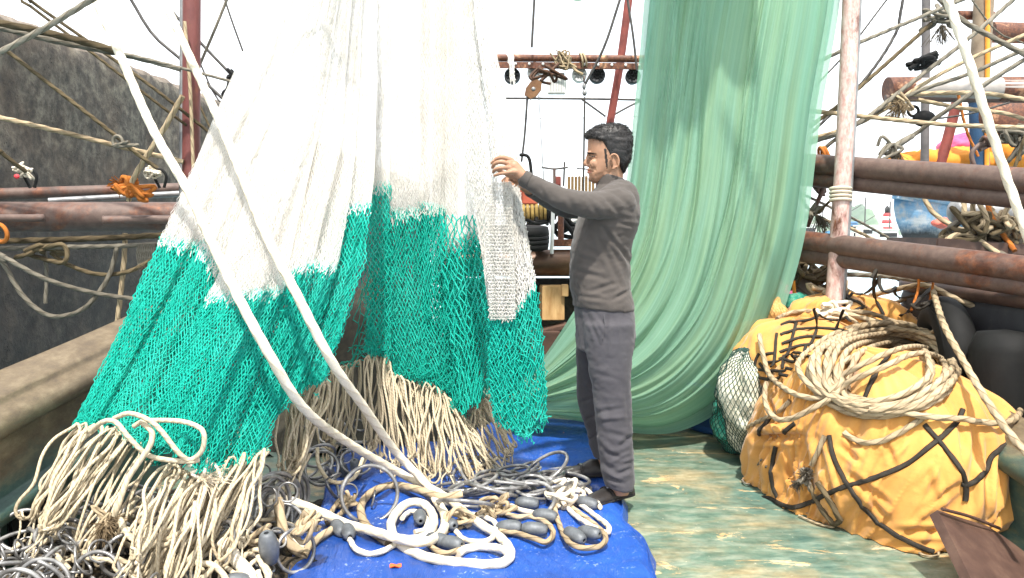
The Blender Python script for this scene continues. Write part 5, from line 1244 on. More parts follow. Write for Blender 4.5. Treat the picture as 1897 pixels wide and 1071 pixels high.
cluster(17, [(805, 716), (825, 735), (845, 765), (862, 778)], [(800, 885), (840, 885), (880, 885), (910, 872), (930, 878)], (3.95, 3.98), (3.72, 3.70), 'tan bridle rope leaning right under the pointed hem of the middle net', 'bridle ropes leaning right under the middle net', 47, 6, 9)
cluster(10, [(876, 765), (892, 750), (900, 738)], [(905, 850), (925, 842), (945, 835)], (3.98, 4.0), (3.95, 4.0), 'tan bridle rope between the middle net and the held net end', 'bridle ropes between the middle net and the held end', 48, 5, 9)
cluster(10, [(612, 690), (640, 680), (668, 670)], [(600, 800), (625, 850), (660, 850)], (4.15, 4.15), (4.05, 4.05), 'shaded bridle rope in the dark gap between the two nets', 'bridle ropes in the dark gap', 49, 6, 9)
# looser loops
for k, (lab, pts, r_) in enumerate([
 ('loose rope arch over the teal hem of the slanted net, its left bow', [(168, 800, 2.76), (190, 782, 2.72), (214, 782, 2.70), (240, 812, 2.68), (272, 842, 2.68), (310, 852, 2.70), (352, 855, 2.70), (368, 852, 2.72)], .0085),
 ('loose rope arch over the teal hem of the slanted net, its right bow', [(212, 775, 2.74), (240, 766, 2.70), (275, 778, 2.68), (300, 800, 2.68), (330, 838, 2.68), (352, 852, 2.70), (374, 835, 2.70), (378, 805, 2.70), (365, 790, 2.72), (330, 780, 2.73), (270, 780, 2.75), (248, 790, 2.76)], .0085),
 ('rope with a whipped grey end curling down from the teal hem of the slanted net', [(262, 782, 2.72), (281, 800, 2.68), (278, 825, 2.66), (258, 855, 2.64), (238, 885, 2.62), (228, 910, 2.60), (218, 940, 2.58), (212, 955, 2.58)], .0095),
 ('wide sagging rope bight low in front of the fanning bridles', [(220, 958, 2.58), (232, 985, 2.52), (262, 1000, 2.50), (305, 1000, 2.50), (340, 982, 2.52), (368, 945, 2.58), (380, 905, 2.66), (378, 880, 2.72)], .0085),
 ('second sagging rope bight just below the wide one at the fanning bridles', [(224, 962, 2.56), (240, 995, 2.50), (275, 1010, 2.48), (320, 1005, 2.48), (352, 975, 2.52), (362, 930, 2.6)], .008),
 ('long rope bow hanging from the knot beside the fanning bridles', [(376, 886, 2.72), (394, 910, 2.68), (398, 950, 2.62), (385, 990, 2.56), (355, 1030, 2.50), (320, 1065, 2.46), (300, 1090, 2.44)], .008),
 ('rope loop drooping in the dark left of the blue tarpaulin', [(588, 830, 3.5), (590, 860, 3.45), (610, 890, 3.42), (640, 893, 3.45), (660, 880, 3.5), (672, 850, 3.6)], .009),
 ('thin rope bow hanging off the left edge of the blue tarpaulin', [(575, 840, 3.3), (556, 880, 3.25), (552, 920, 3.2), (565, 960, 3.18), (590, 968, 3.2), (604, 955, 3.25)], .007),
 ('rope running up from the steel rings to the middle bridles', [(812, 918, 3.75), (822, 880, 3.78), (840, 858, 3.8), (862, 846, 3.85), (905, 850, 3.9)], .008),
 ('rope crossing low in front of the middle bridles', [(828, 925, 3.72), (850, 890, 3.75), (880, 868, 3.78), (905, 858, 3.8), (920, 850, 3.85)], .008),
]): rope('loose_rope', [W(p[0], p[1], p[2] - (.09 if k < 3 else 0)) for p in pts], r_, M_BRIDLE, lab, None, 0, k=10)
# pale knot that gathers the fanning bridles
m = MB()
for s_ in range(3): tangle(m, W(374 + 4 * s_, 872 + 9 * s_, 2.72), (.05, .04, .05), .006, 12, 60 + s_)
frayed(m, W(378, 885, 2.70), (1, -.3, -.1), .09, .0012, 40, 66); put('rope_knot', m, M_WHITEROPE, label='pale frayed knot gathering the bridles at the lower tip of the slanted net', cat='rope')
m = MB()
for s_ in range(3): tangle(m, W(195 + 6 * s_, 968 + 6 * s_, 2.58), (.05, .04, .05), .0055, 10, 80 + s_)
frayed(m, W(196, 970, 2.56), (0, -.5, -.6), .06, .0012, 90, 84); frayed(m, W(200, 966, 2.56), (1, -.3, .2), .05, .0012, 60, 85); put('rope_knot', m, M_TANROPE, label='bushy frayed tan knot among the small rings at the lower left', cat='rope')

# ================================================================== rings
def ring_mesh(R_, r): m = MB(); m.torus((0, 0, 0), R_, r, m=40, k=10); me = m.mesh('metal_ring'); me.materials.append(M_STEEL); return me
ME_BIG, ME_MID, ME_SMALL = ring_mesh(.118, .0085), ring_mesh(.075, .007), ring_mesh(.036, .0042)
def ring(me, loc, rot, label, group):
    o = bpy.data.objects.new('metal_ring', me); COL.objects.link(o); o.location = [float(c) for c in loc]; o.rotation_euler = rot
    o['label'] = label; o['category'] = 'ring'; o['group'] = group; return o
g = np.random.default_rng(5)
# heaped big rings beside the man's feet
n = 30
for i in range(n):
    u_ = i / (n - 1); px_, py_ = np.interp(u_, [0, .3, .6, 1], [868, 925, 980, 1022]) + g.normal(0, 16), np.interp(u_, [0, .3, .6, 1], [925, 880, 880, 900]) + g.normal(0, 18)
    z = .075 + .10 * g.random() * (1 - abs(u_ - .5)); ring(ME_BIG if g.random() < .7 else ME_MID, G(px_, py_, z), (g.normal(-.15, .22), g.normal(.1, .24), g.uniform(0, 6)), 'dark steel ring in the overlapping heap by the shoes of the man', 'steel rings heaped by the shoes')
# rings hanging left of the tarp
for i in range(9):
    ring(ME_BIG, W(487 + i * 6 + g.normal(0, 3), 940 + g.normal(0, 10), 2.98 + i * .03), (R(88) + g.normal(0, .15), g.normal(0, .2), R(62) + g.normal(0, .2)), 'dark steel ring in the row standing on edge left of the blue tarpaulin', 'steel rings on edge left of the tarpaulin')
ring(ME_BIG, G(685, 915, .16), (R(70), R(10), R(14)), 'big bright steel ring standing alone inside the tan hawser arc', 'single rings')
ring(ME_SMALL, G(647, 912, .12), (R(70), 0, R(20)), 'small steel ring tied above the sinkers at the left of the tarpaulin', 'single rings')
ring(ME_SMALL, W(533, 912, 2.95), (R(80), 0, R(10)), 'small steel ring tied to the bridles just above the row of rings', 'single rings')
ring(ME_SMALL, W(498, 920, 2.92), (R(80), 0, R(-20)), 'small steel ring at the left end of the row of rings', 'single rings')
ring(ME_MID, W(548, 1020, 2.75), (R(75), R(25), R(40)), 'steel ring leaning on the lower left edge of the tarpaulin', 'single rings')
ring(ME_SMALL, W(640, 845, 3.9), (R(80), 0, R(10)), 'small steel ring in the dark between hawser and bridles', 'single rings')
# the heap at lower left
def heap(x, y): return .10 * math.exp(-((x + 1.45) / .5) ** 2 - ((y - 2.75) / .5) ** 2) + .12
M_HEAP = simple('tangled_tarred_rope', [(.3, '#14120f'), (.5, '#2e281f'), (.62, '#5b4d38'), (.75, '#8a7656')], 26, .85, .8, 60, bdist=.012, stretch=(1, 1.6, 1))
hm_ = MB(); hm_.grid(sheet(-1.78, -.72, 1.6, 3.6, 70, 90, lambda X, Y: np.vectorize(lambda a, b_: heap(a, b_) - .10 + .05 * noise.noise(Vector((a * 9, b_ * 9, 0))) + .03 * noise.noise(Vector((a * 24, b_ * 24, 2))))(X, Y)))
put('rope_heap', hm_, M_HEAP, label='dark heap of tarred rope under the small rings at the lower left', cat='heap', kind='stuff')
for i in range(120):
    x, y = g.uniform(-1.72, -.85), g.uniform(2.15, 3.05); x = x if (y > 2.75 or x < -1.25 or i % 4 == 0) else x - .55; x = max(x, -1.72); sz_ = g.random(); me = ME_SMALL if sz_ < .74 else (ME_MID if sz_ < .97 else ME_BIG)
    ring(me, (x, y, heap(x, y) + g.uniform(-.03, .05)), (g.normal(.5, .6), g.normal(0, .6), g.uniform(0, 6)), 'steel ring in the tangled heap filling the lower left corner', 'steel rings in the lower left heap')
for i in range(26):
    x, y = g.uniform(-1.1, -.2), g.uniform(3.3, 4.4); 
    if x > -.75 and y < 3.9: x -= .35
    ring(ME_MID if g.random() < .5 else ME_SMALL, (x, y, .09 + .12 * g.random()), (g.normal(.6, .6), g.normal(0, .6), g.uniform(0, 6)), 'steel ring lying in the shade beneath the nets', 'steel rings beneath the nets')

# short lengths of tan rope lying among the rings, each its own
for i in range(46):
    x, y = g.uniform(-1.68, -.80), g.uniform(2.2, 3.1); a = g.uniform(0, 6); pts = []
    for t in range(6):
        pts.append((x, y, heap(x, y) + g.uniform(-.045, .035))); a += g.normal(0, .8); x = min(-.8, max(-1.7, x + .07 * math.cos(a))); y += .07 * math.sin(a)
    rope('rope_scrap', pts, g.uniform(.006, .010), M_BRIDLE, 'tan rope length snaking through the ring heap at the lower left', 'rope lengths in the lower left ring heap', 3, k=10, step=.010)
# ================================================================== sinkers on their rope loops
sm = MB(); sm.lathe([(.008, -.058), (.014, -.060), (.022, -.052), (.029, -.034), (.032, -.008), (.032, .012), (.028, .036), (.021, .053), (.014, .060), (.008, .058), (.008, -.058)], (0, 0, 0), (1, 0, 0), 20)
ME_SINK = sm.mesh('lead_sinker'); ME_SINK.materials.append(M_LEAD)
def sinker(loc, rz, label, group, tilt=0.0, sc=.88):
    o = bpy.data.objects.new('lead_sinker', ME_SINK); COL.objects.link(o); o.location = [float(c) for c in loc]; o.rotation_euler = (0, tilt, rz); o.scale = (sc, sc, sc)
    o['label'] = label; o['category'] = 'sinker'; o['group'] = group; return o
zs = .092
SK = [(1065, 992, 130, 'left of the two grey lead sinkers in the frontmost rope loop on the tarpaulin'), (1091, 987, 140, 'right of the two grey lead sinkers in the frontmost rope loop on the tarpaulin'), (1087, 932, 150, 'grey lead sinker touching the near shoe of the man'), (990, 980, 172, 'long grey lead sinker inside the flat rope loop left of the frontmost one'), (943, 976, 165, 'grey lead sinker at the left end of the flat rope loop'),
      (1010, 955, 160, 'grey lead sinker just behind the flat rope loop'), (976, 932, 170, 'grey lead sinker half under the heaped steel rings'), (832, 970, 120, 'grey lead sinker pressed against the hawser coil on its right'), (812, 1000, 150, 'left grey lead sinker of the pair inside the hawser coil'), (835, 1006, 150, 'right grey lead sinker of the pair inside the hawser coil'), (645, 985, 110, 'grey lead sinker at the left side of the tarpaulin under the hawser'), (627, 978, 120, 'grey lead sinker hanging over the left edge of the tarpaulin'), (778, 958, 100, 'grey lead sinker in the middle of the hawser coil')]
for x, y, a, lab in SK: sinker(G(x, y, zs), R(a), lab, 'lead sinkers on the tarpaulin', g.normal(0, .08))
sinker(W(498, 1015, 2.60), R(80), 'pale grey lead sinker standing upright left of the tarpaulin', 'single sinkers', R(75), 1.05)
for (x, y, Y) in [(612, 882, 3.7), (660, 868, 3.75), (636, 876, 3.8)]: sinker(W(x, y, Y), 1.2, 'dark lead sinker hanging in the shade left of the tarpaulin', 'sinkers in the shade left of the tarpaulin', R(70))
for i in range(10):
    x, y = g.uniform(-1.35, -.82), g.uniform(2.1, 2.7); sinker((x, y, heap(x, y) + g.uniform(-.07, -.02)), g.uniform(0, 6), 'dark lead sinker buried in the tangled heap at the lower left', 'sinkers in the lower left heap', g.normal(0, .4), g.uniform(.75, .95))
LP = [
 ('frontmost rope loop on the tarpaulin holding two sinkers', [(1042, 925), (1028, 939), (1040, 981), (1055, 1005), (1078, 1015), (1111, 1012), (1122, 995), (1102, 972), (1062, 942), (1046, 926)]),
 ('rope loop on the tarpaulin just behind the frontmost one', [(1044, 922), (1075, 935), (1102, 955), (1126, 974), (1123, 987), (1085, 968), (1058, 948), (1046, 930)]),
 ('rope loop reaching the near shoe of the man', [(1046, 915), (1050, 897), (1073, 899), (1098, 918), (1112, 940)]),
 ('flat rope loop on the tarpaulin left of the frontmost loops', [(922, 945), (954, 957), (984, 957), (1013, 969), (1025, 987), (1013, 1004), (990, 998), (954, 987), (925, 984)]),
 ('rope running to the sinker behind the flat loop', [(938, 933), (965, 945), (992, 950), (1014, 948), (1030, 935), (1044, 925)]),
 ('rope loop on the tarpaulin right of the hawser coil', [(845, 984), (857, 998), (883, 1004), (910, 998), (919, 972), (895, 957), (866, 954), (848, 966)]),
 ('rope loop on the tarpaulin inside the front of the hawser coil', [(790, 1002), (807, 1019), (830, 1025), (854, 1016), (852, 1004), (830, 998)]),
 ('rope loop under the hawser at the left of the tarpaulin', [(648, 1000), (660, 1018), (685, 1026), (706, 1022), (730, 1010), (742, 996)]),
 ('twisted rope strand within the hawser coil', [(745, 960), (760, 948), (780, 952), (792, 966), (786, 982), (768, 986)]),
 ('rope strand from the small ring down to the sinkers at the left', [(645, 918), (628, 928), (612, 952), (606, 968), (622, 960), (642, 940), (652, 922)]),
]
for k, (lab, pts) in enumerate(LP): rope('sinker_rope', [G(x, y, .075 + .012 * abs(math.sin(i * 1.3 + k))) for i, (x, y) in enumerate(pts)], .0105, M_WHITEROPE if k % 3 else M_TANROPE, lab, None, 3, 7, 12, .009, depth=.10)
kk = MB()
for s_ in range(5): tangle(kk, G(1040 + g.normal(0, 8), 918 + g.normal(0, 8), .11), (.07, .07, .05), .009, 9, 120 + s_, 3)
put('rope_knot', kk, M_WHITEROPE, label='cluster of pale knots where the sinker loops meet by the shoes', cat='rope')
for k, (x, y, lab) in enumerate([(925, 938, 'tan knot at the start of the flat rope loop'), (905, 950, 'pale knot right of the hawser coil, below the heaped rings'), (850, 962, 'tan knot against the right side of the hawser coil'), (640, 925, 'tan knot below the small ring at the left of the tarpaulin'), (485, 1000, 'large tan knot at the lower left of the tarpaulin'), (560, 975, 'tan knot on the left edge of the tarpaulin')]):
    m = MB()
    for s_ in range(2): tangle(m, G(x, y, .10) if x > 600 else W(x, y, 2.7), (.06, .05, .05), .009, 9, 140 + k * 4 + s_, 3)
    put('rope_knot', m, M_TANROPE, label=lab, cat='rope')
# thin tails tying bridles to the rings
tl = 0
for i, kp in enumerate(knots):
    if i % 2: continue
    gg = np.random.default_rng(700 + i); e = kp + np.array([gg.normal(0, .03), -.03 - .05 * gg.random(), -.05 - .06 * gg.random()]); e[2] = max(e[2], .07)
    m = MB(); m.tube(spline([kp, (kp + e) / 2 + gg.normal(0, .008, 3), e], .012), .0038, 6); tangle(m, kp, (.018, .018, .02), .0042, 7, 900 + i); frayed(m, e, (gg.normal(), gg.normal(), .2), .02, .0009, 8, i)
    put('knot_tail', m, M_BRIDLE, label='short frayed tail tying a bridle rope to the rings', cat='cord', group='short tails tying the bridles to the rings')
# dark backing mound, added to darken the shaded gap behind the hanging nets
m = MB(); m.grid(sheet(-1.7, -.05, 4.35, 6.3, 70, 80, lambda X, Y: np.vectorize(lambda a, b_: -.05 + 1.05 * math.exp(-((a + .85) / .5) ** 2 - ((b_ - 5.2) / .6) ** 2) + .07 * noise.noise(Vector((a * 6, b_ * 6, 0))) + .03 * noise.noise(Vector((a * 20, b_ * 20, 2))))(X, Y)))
put('backing_mound', m, M_DARKFILL, label='dark backing mound added to darken the shaded gap behind the hanging nets', cat='heap', kind='stuff')
# ================================================================== stern gear between the nets
def bar(mb, a, b_, r, k=12): mb.tube(spline([a, b_], .1), r, k); return mb
YS = 6.5
ga = thing('gantry_beam', W(1060, 115, YS), 'rusty gantry beam with a holed rail hanging high behind the man', 'beam')
m = MB(); bar(m, W(780, 106, YS), W(1260, 110, YS), .030, 16); put('pipe', m, M_RUSTY, ga)
m = MB(); A0, A1 = W(780, 119, YS - .02), W(1260, 124, YS - .02); c = (A0 + A1) / 2
ang = math.atan2(A1[2] - A0[2], A1[0] - A0[0]); m.box(c, (A1[0] - A0[0], .012, .052), Matrix.Rotation(-ang, 3, 'Y'), .003); put('rail', m, M_RUSTY, ga)
for x in np.arange(955, 1190, 25.5):
    m = MB(); m.lathe([(0, 0), (.0105, 0), (.0105, .003), (0, .003)], W(x, 117 + (x - 950) * .012 + 1, YS - .031), (0, -1, 0), 12); put('hole_disc', m, M_WHITEPLASTIC, ga)  # white discs stand in for bright sky through the rail's holes
def lamp(x, y, r_, dark, label):
    p = W(x, y, YS + .05); o = thing('deck_lamp', p, label, 'lamp')
    m = MB(); m.lathe([(0, -.06), (r_ * .75, -.06), (r_, -.01), (r_, .03), (r_ * .9, .04), (r_ * .86, .032), (0, .032)], p, (0, -1, .15), 28); put('housing', m, M_LAMP if dark else M_WHITEPLASTIC, o)
    m = MB()
    for k in range(5):
        a = k * math.pi / 5; dv = np.array([math.cos(a), 0, math.sin(a)]) * r_ * .8; m.tube(np.array([p - dv + np.array([0, -.036, .005]), p + dv + np.array([0, -.036, .005])]), .004, 6)
    m.torus(p + np.array([0, -.036, .005]), r_ * .45, .004, (0, -1, .15), 20, 6); put('guard', m, M_BLACK if dark else M_GREYPIPE, o)
    m = MB(); m.box(p + np.array([0, .01, r_ + .02]), (.02, .012, .05), bevel=.003); put('bracket', m, M_RUST, o)
for a in [(949, 142, .066, True, 'round black deck lamp under the gantry beam, next to the white net'), (990, 136, .060, False, 'round pale deck lamp above the brown pulley block'), (1073, 140, .062, False, 'round pale deck lamp right of the square floodlight'), (1106, 141, .066, True, 'round black deck lamp hanging above the head of the man'), (1172, 143, .062, True, 'round black deck lamp half behind the green net')]: lamp(*a)
fl = thing('floodlight', W(1031, 160, YS), 'square white floodlight under the gantry beam', 'lamp')
c = W(1031, 158, YS); m = MB(); m.box(c, (.165, .05, .150), bevel=.012); put('housing', m, M_WHITEPLASTIC, fl)
m = MB()
for k in range(9): m.box(c + np.array([-.052 + .013 * k, -.027, -.005]), (.004, .004, .10))
put('grille', m, M_GREYPIPE, fl); m = MB(); m.box(c + np.array([0, -.01, .084]), (.13, .06, .02), bevel=.005); put('bracket', m, M_GREYPIPE, fl)
pb = thing('pulley_block', W(988, 175, 6.3), 'brown wooden pulley block hanging by a chain from the gantry beam', 'pulley')
c = W(988, 166, 6.3); q = Matrix.Rotation(R(38), 3, 'Y'); m = MB()
for s_ in (-.022, .022):
    ol = [(-.03, -.075), (.03, -.075), (.052, -.03), (.052, .035), (.022, .08), (-.022, .08), (-.052, .035), (-.052, -.03)]
    V = [np.array(q @ Vector((a, 0, b_))) + c + np.array([0, s_, 0]) for a, b_ in ol]; m.loft(np.array([[v + np.array([0, -.006, 0]) for v in V], [v + np.array([0, .006, 0]) for v in V]]))
put('cheek', m, simple('varnished_block_wood', [(.3, '#553721'), (.7, '#7d5835')], 12, .5), pb)
m = MB(); m.lathe([(0, -.03), (.016, -.03), (.016, .03), (0, .03)], c, (0, 1, 0), 14); put('pin', m, M_GREYPIPE, pb)
m = MB(); m.lathe([(0, -.014), (.045, -.014), (.036, 0), (.045, .014), (0, .014)], c, (0, 1, 0), 20); put('sheave', m, M_RUST, pb)
m = MB(); tangle(m, W(1020, 132, 6.32), (.16, .05, .1), .012, 16, 5); bar(m, W(1002, 150, 6.3), W(1035, 118, 6.35), .014); put('chain', m, simple('chain_iron', [(.3, '#2d1f17'), (.7, '#5a3c28')], 14, .6, metal=.4), pb)
lr = MB()
for k, (x0, x1) in enumerate([(1040, 1046), (1046, 1052), (1075, 1079), (1081, 1085)]): lr.torus(W((x0 + x1) / 2, 112, YS - .005), .055, .009, (1, .05, .1 * k), 24, 8)
for s_ in range(2): tangle(lr, W(1042 + s_ * 6, 112, YS - .06), (.09, .05, .12), .007, 12, 40 + s_)
frayed(lr, W(1040, 104, YS - .06), (-.5, 0, .6), .07, .0018, 40, 3); lr.tube(spline([W(1055, 118, YS - .06), W(1068, 132, YS - .06), W(1080, 138, YS - .06)], .02), .012, 8)
put('lashing', lr, M_TANROPE, label='frayed tan rope lashing wound round the gantry beam', cat='rope')
sk = thing('shackle', W(1082, 172, 6.4), 'small steel swivel shackle hanging right of the floodlight', 'shackle')
m = MB(); m.ell(W(1082, 160, 6.4), (.016, .016, .028)); m.ell(W(1083, 172, 6.4), (.02, .02, .026)); put('swivel', m, M_GREYPIPE, sk)
m = MB(); m.torus(W(1082, 147, 6.4), .022, .006, (1, 0, 0), 20, 8); put('bow', m, M_RUST, sk)
rod('derrick_leg', [W(1172, -60, 6.8), W(1150, 110, 6.8), W(1128, 240, 6.8), W(1095, 440, 6.8)], .034, M_REDPAINT, 'slanting red derrick leg behind the head of the man', 'pole')
def run_on(pts):
    # lines that leave the picture go on beyond its edge
    P = [np.array(W(*p)) for p in pts]; out_ = lambda p: p[0] < -5 or p[0] > 1902 or p[1] < -8
    if out_(pts[0]): P = [P[0] + unit(P[0] - P[1]) * 1.6] + P
    if out_(pts[-1]): P = P + [P[-1] + unit(P[-1] - P[-2]) * 1.6]
    return P
def wire(pts, r, label, mat=None, cat='wire', group=None): return rope('wire' if cat == 'wire' else 'rope', run_on(pts), r, mat or M_WIRE, label, group, 0, k=6, step=.08, cat=cat)
wire([(992, -40, 6.3), (985, 88, 6.3)], .010, 'short dark wire dropping to the gantry beam left of the lamps')
wire([(977, 178, 6.3), (972, 250, 6.3), (966, 300, 6.3)], .009, 'wire falling from the left side of the pulley block')
wire([(998, 176, 6.3), (1003, 260, 6.3), (1008, 345, 6.3)], .004, 'thin pale line falling from the right side of the pulley block', M_GREYPIPE)
wire([(1158, -30, 6.4), (1120, 85, 6.4), (1083, 158, 6.4)], .011, 'wire slanting from above down to the swivel shackle')
wire([(1158, -30, 6.4), (1172, 60, 6.4), (1180, 130, 6.4)], .010, 'wire running behind the edge of the green net')
wire([(1083, 180, 6.4), (1082, 260, 6.4), (1080, 400, 6.4)], .008, 'wire hanging straight down from the swivel shackle')
wire([(900, 182, 7.5), (1075, 183, 7.5), (1230, 186, 7.5)], .011, 'level wire stretched behind the gantry lamps')
wire([(1078, 184, 7.5), (1122, 216, 7.5)], .010, 'short brace wire left of the red derrick leg')
wire([(1132, 216, 7.5), (1160, 200, 7.5), (1200, 180, 7.5)], .010, 'short brace wire right of the red derrick leg')
wire([(900, 219, 9), (1060, 219, 9), (1250, 214, 9)], .004, 'faint lowest level wire behind the head of the man', M_GREYPIPE)
# winch deck: drum, beam, tyre, posts, box
dm = thing('net_roller', W(1040, 500, 6.1), 'long dark rusty net roller across the stern behind the man', 'roller')
m = MB(); a, b_ = W(820, 487, 6.1), W(1300, 487, 6.1); bar(m, a, b_, .105, 28); put('drum', m, simple('greasy_rusty_drum', [(.3, '#2e211a'), (.55, '#5e4432'), (.75, '#87664c')], 5, .4, .4, 20, metal=.4, stretch=(.4, 1, 1)), dm)
m = MB(); m.box(W(1060, 522, 6.15), (2.1, .12, .055), bevel=.008); put('beam', m, M_BLACK, dm)
m = MB(); m.box(np.array([W(1060, 530, 6.35)[0], 6.35, .42]), (2.1, .06, .84)); put('shadow_board', m, M_DARKFILL, dm)
ty = thing('tyre', W(962, 440, 5.95), 'black worn tyre lying flat on the roller beside the held net', 'tyre')
c = W(958, 441, 5.95); m = MB(); pr = [(.15, -.07), (.205, -.092), (.235, -.085), (.242, -.05), (.236, -.046), (.243, -.042), (.245, -.015), (.238, -.011), (.245, -.007), (.245, .015), (.238, .019), (.244, .023), (.242, .05), (.235, .085), (.205, .092), (.15, .07), (.15, -.07)]
m.lathe(pr, c, (0, -.05, 1), 48); put('tread', m, M_BLACK, ty)
wi = thing('winch', W(985, 400, 6.6), 'small winch with yellowed rope coils under a red housing behind the held net', 'winch')
m = MB(); c = W(978, 362, 6.6); m.box(c, (.17, .2, .17), bevel=.015); put('housing', m, simple('faded_red_housing', [(.3, '#9c4630'), (.7, '#b96247')], 7, .6), wi)
m = MB()
for k in range(7): m.torus(W(962 + k * 8, 396, 6.55), .075, .016, (1, 0, .05), 26, 8)
put('rope_coil', m, simple('yellowed_coil', [(.3, '#6b5427'), (.7, '#a58a4c')], 12, .8), wi)
m = MB(); bar(m, W(945, 396, 6.55), W(1030, 396, 6.55), .05, 20); m.lathe([(0, 0), (.1, 0), (.1, .02), (0, .02)], W(1012, 396, 6.55), (1, 0, 0), 24); put('drum', m, M_BLACK, wi)
m = MB(); tangle(m, W(1050, 410, 6.6), (.22, .1, .14), .02, 18, 9); tangle(m, W(1000, 412, 6.5), (.2, .1, .06), .014, 14, 10); put('hose', m, M_BLACK, wi)
m = MB(); tangle(m, W(1068, 392, 6.7), (.14, .1, .1), .02, 14, 13); put('rag', m, M_WHITEPLASTIC, wi)
rod('post', [W(1022, 470, 6.0), W(1025, 375, 6.0)], .014, M_WHITEPLASTIC, 'thin white post in front of the winch', 'post')
rod('post', [W(1039, 455, 6.2), W(1039, 385, 6.2)], .024, M_RUSTY, 'thick rusty post right of the thin white one', 'post')
m = MB(); m.box(W(1046, 450, 6.15), (.19, .2, .055), bevel=.006); put('base_plate', m, M_RUSTY, label='rusty base plate under the thick rusty post', cat='plate')
hk = MB(); hk.tube(spline([W(962, 287, 6.2), W(975, 288, 6.2), W(981, 296, 6.2), W(984, 318, 6.2), W(986, 345, 6.2)], .02), .013, 12); put('pipe_hook', hk, M_BLACK, label='black bent pipe above the raised hand of the man', cat='pipe')
hw = thing('handwheel', W(1027, 330, 6.6), 'thin dark T-shaped winch handle standing on the stern', 'handle')
m = MB(); m.tube(spline([W(1003, 310, 6.6), W(1027, 313, 6.6), W(1052, 310, 6.6)], .03), .008, 8); put('grip', m, M_WIRE, hw); m = MB(); bar(m, W(1027, 313, 6.6), W(1027, 390, 6.6), .012, 10); put('stem', m, M_RUST, hw)
m = MB(); m.box(W(1033, 338, 6.7), (.055, .05, .10), bevel=.006); put('gear_box', m, M_REDPAINT, hw)
wire([(1046, 300, 6.7), (1045, 325, 6.7), (1048, 332, 6.7), (1044, 345, 6.7)], .008, 'crooked dark cable beside the T-shaped handle')
wire([(1068, 312, 6.8), (1095, 314, 6.8)], .006, 'thin level rod in front of the face of the man')
for k in range(8):
    x = 1054 + k * 6.4; m = MB(); m.box(W(x, 348, 7.0), (.024, .018, .20 + .012 * math.sin(k * 3)), bevel=.003)
    put('fence_slat', m, M_CRATE, label='pale upright timber slat in the row behind the arm of the man', cat='slat', group='row of pale timber slats behind the arm')
bx = thing('crate', W(1025, 590, 6.0), 'pale timber box under the roller between the nets', 'crate')
m = MB(); m.box(W(1022, 560, 6.0), (.17, .2, .26), Matrix.Rotation(R(5), 3, 'Z'), .006); put('side_board', m, M_CRATE, bx); m = MB(); m.box(W(1046, 538, 5.9), (.05, .06, .09), Matrix.Rotation(R(5), 3, 'Z'), .004); put('cleat', m, M_CRATE, bx)
m = MB(); m.box(W(1018, 610, 5.9), (.28, .22, .03), Matrix.Rotation(R(-14), 3, 'Y'), .004); put('base_board', m, M_WOOD, bx)
m = MB(); m.box(W(1010, 640, 5.8), (.22, .2, .22), bevel=.006); put('wood_block', m, M_WOOD, label='dark timber block on the deck below the pale timber box', cat='block')
tp = MB()
tp.grid(np.array([[W(1070 + (a - .5) * 100, 3 - 46 * (2 * a - 1) ** 2 - 330 * b_ * b_ - 60 * b_ * (b_ > 0), 4.9 + .22 * b_) for b_ in np.linspace(-1, 1, 22)] for a in np.linspace(0, 1, 24)])); put('green_edge', tp, M_GREENMESH, gr)

# ================================================================== rigging, left
L = 'rope'
def lrope(pts, r, label, mat, lobes=3): return rope('rope', run_on(pts), r, mat, label, None, lobes, step=r * 1.2)
lrope([(-60, 130, 3.3), (0, 97, 3.3), (90, 48, 3.3), (185, -10, 3.3)], .0115, 'pale grey rope slanting up across the top left corner', M_GREYROPE)
wire([(30, -30, 4.2), (55, 0, 4.2), (168, 80, 4.25), (280, 160, 4.3), (400, 255, 4.35)], .009, 'long dark stay slanting down over the pier wall to the red pole, upper one', M_BROWNROPE, 'rope')
wire([(20, -30, 4.2), (42, 0, 4.2), (150, 82, 4.25), (250, 160, 4.3), (345, 232, 4.35)], .008, 'long dark stay slanting down over the pier wall to the red pole, lower one', M_BROWNROPE, 'rope')
lrope([(-60, 36, 4.0), (0, 43, 4.0), (110, 66, 4.05), (215, 94, 4.1)], .017, 'thick dark twisted rope running along the top of the pier wall', M_BROWNROPE)
lrope([(-60, 42, 4.1), (0, 52, 4.1), (110, 78, 4.1), (240, 104, 4.15), (335, 128, 4.2)], .0135, 'tan rope just below the thick dark one at the top of the pier wall', M_GREYROPE)
wire([(215, 96, 4.1), (335, 126, 4.2), (432, 152, 4.3)], .008, 'thin tan rope passing behind the red pole to the white net', M_GREYROPE, 'rope')
lrope([(10, 92, 4.1), (110, 170, 4.15), (215, 252, 4.2), (250, 282, 4.25), (292, 312, 4.3)], .010, 'grey rope with an eye knot slanting across the pier wall to the boom shackle', M_BROWNROPE)
m = MB(); m.torus(W(218, 262, 4.18), .028, .009, (.2, 1, .1), 20, 8); tangle(m, W(228, 266, 4.18), (.05, .03, .03), .008, 8, 3); put('rope_eye', m, M_GREYROPE, label='small rope eye knotted into the rope across the pier wall', cat='rope')
lrope([(-60, 208, 4.3), (0, 218, 4.3), (120, 246, 4.3), (225, 272, 4.3), (340, 300, 4.35)], .0125, 'tan rope running level across the middle of the pier wall', M_TANROPE)
lrope([(-40, 245, 4.2), (0, 280, 4.2), (30, 305, 4.25), (48, 318, 4.3)], .011, 'grey rope entering at the left edge to the lashed boom shackle', M_BROWNROPE)
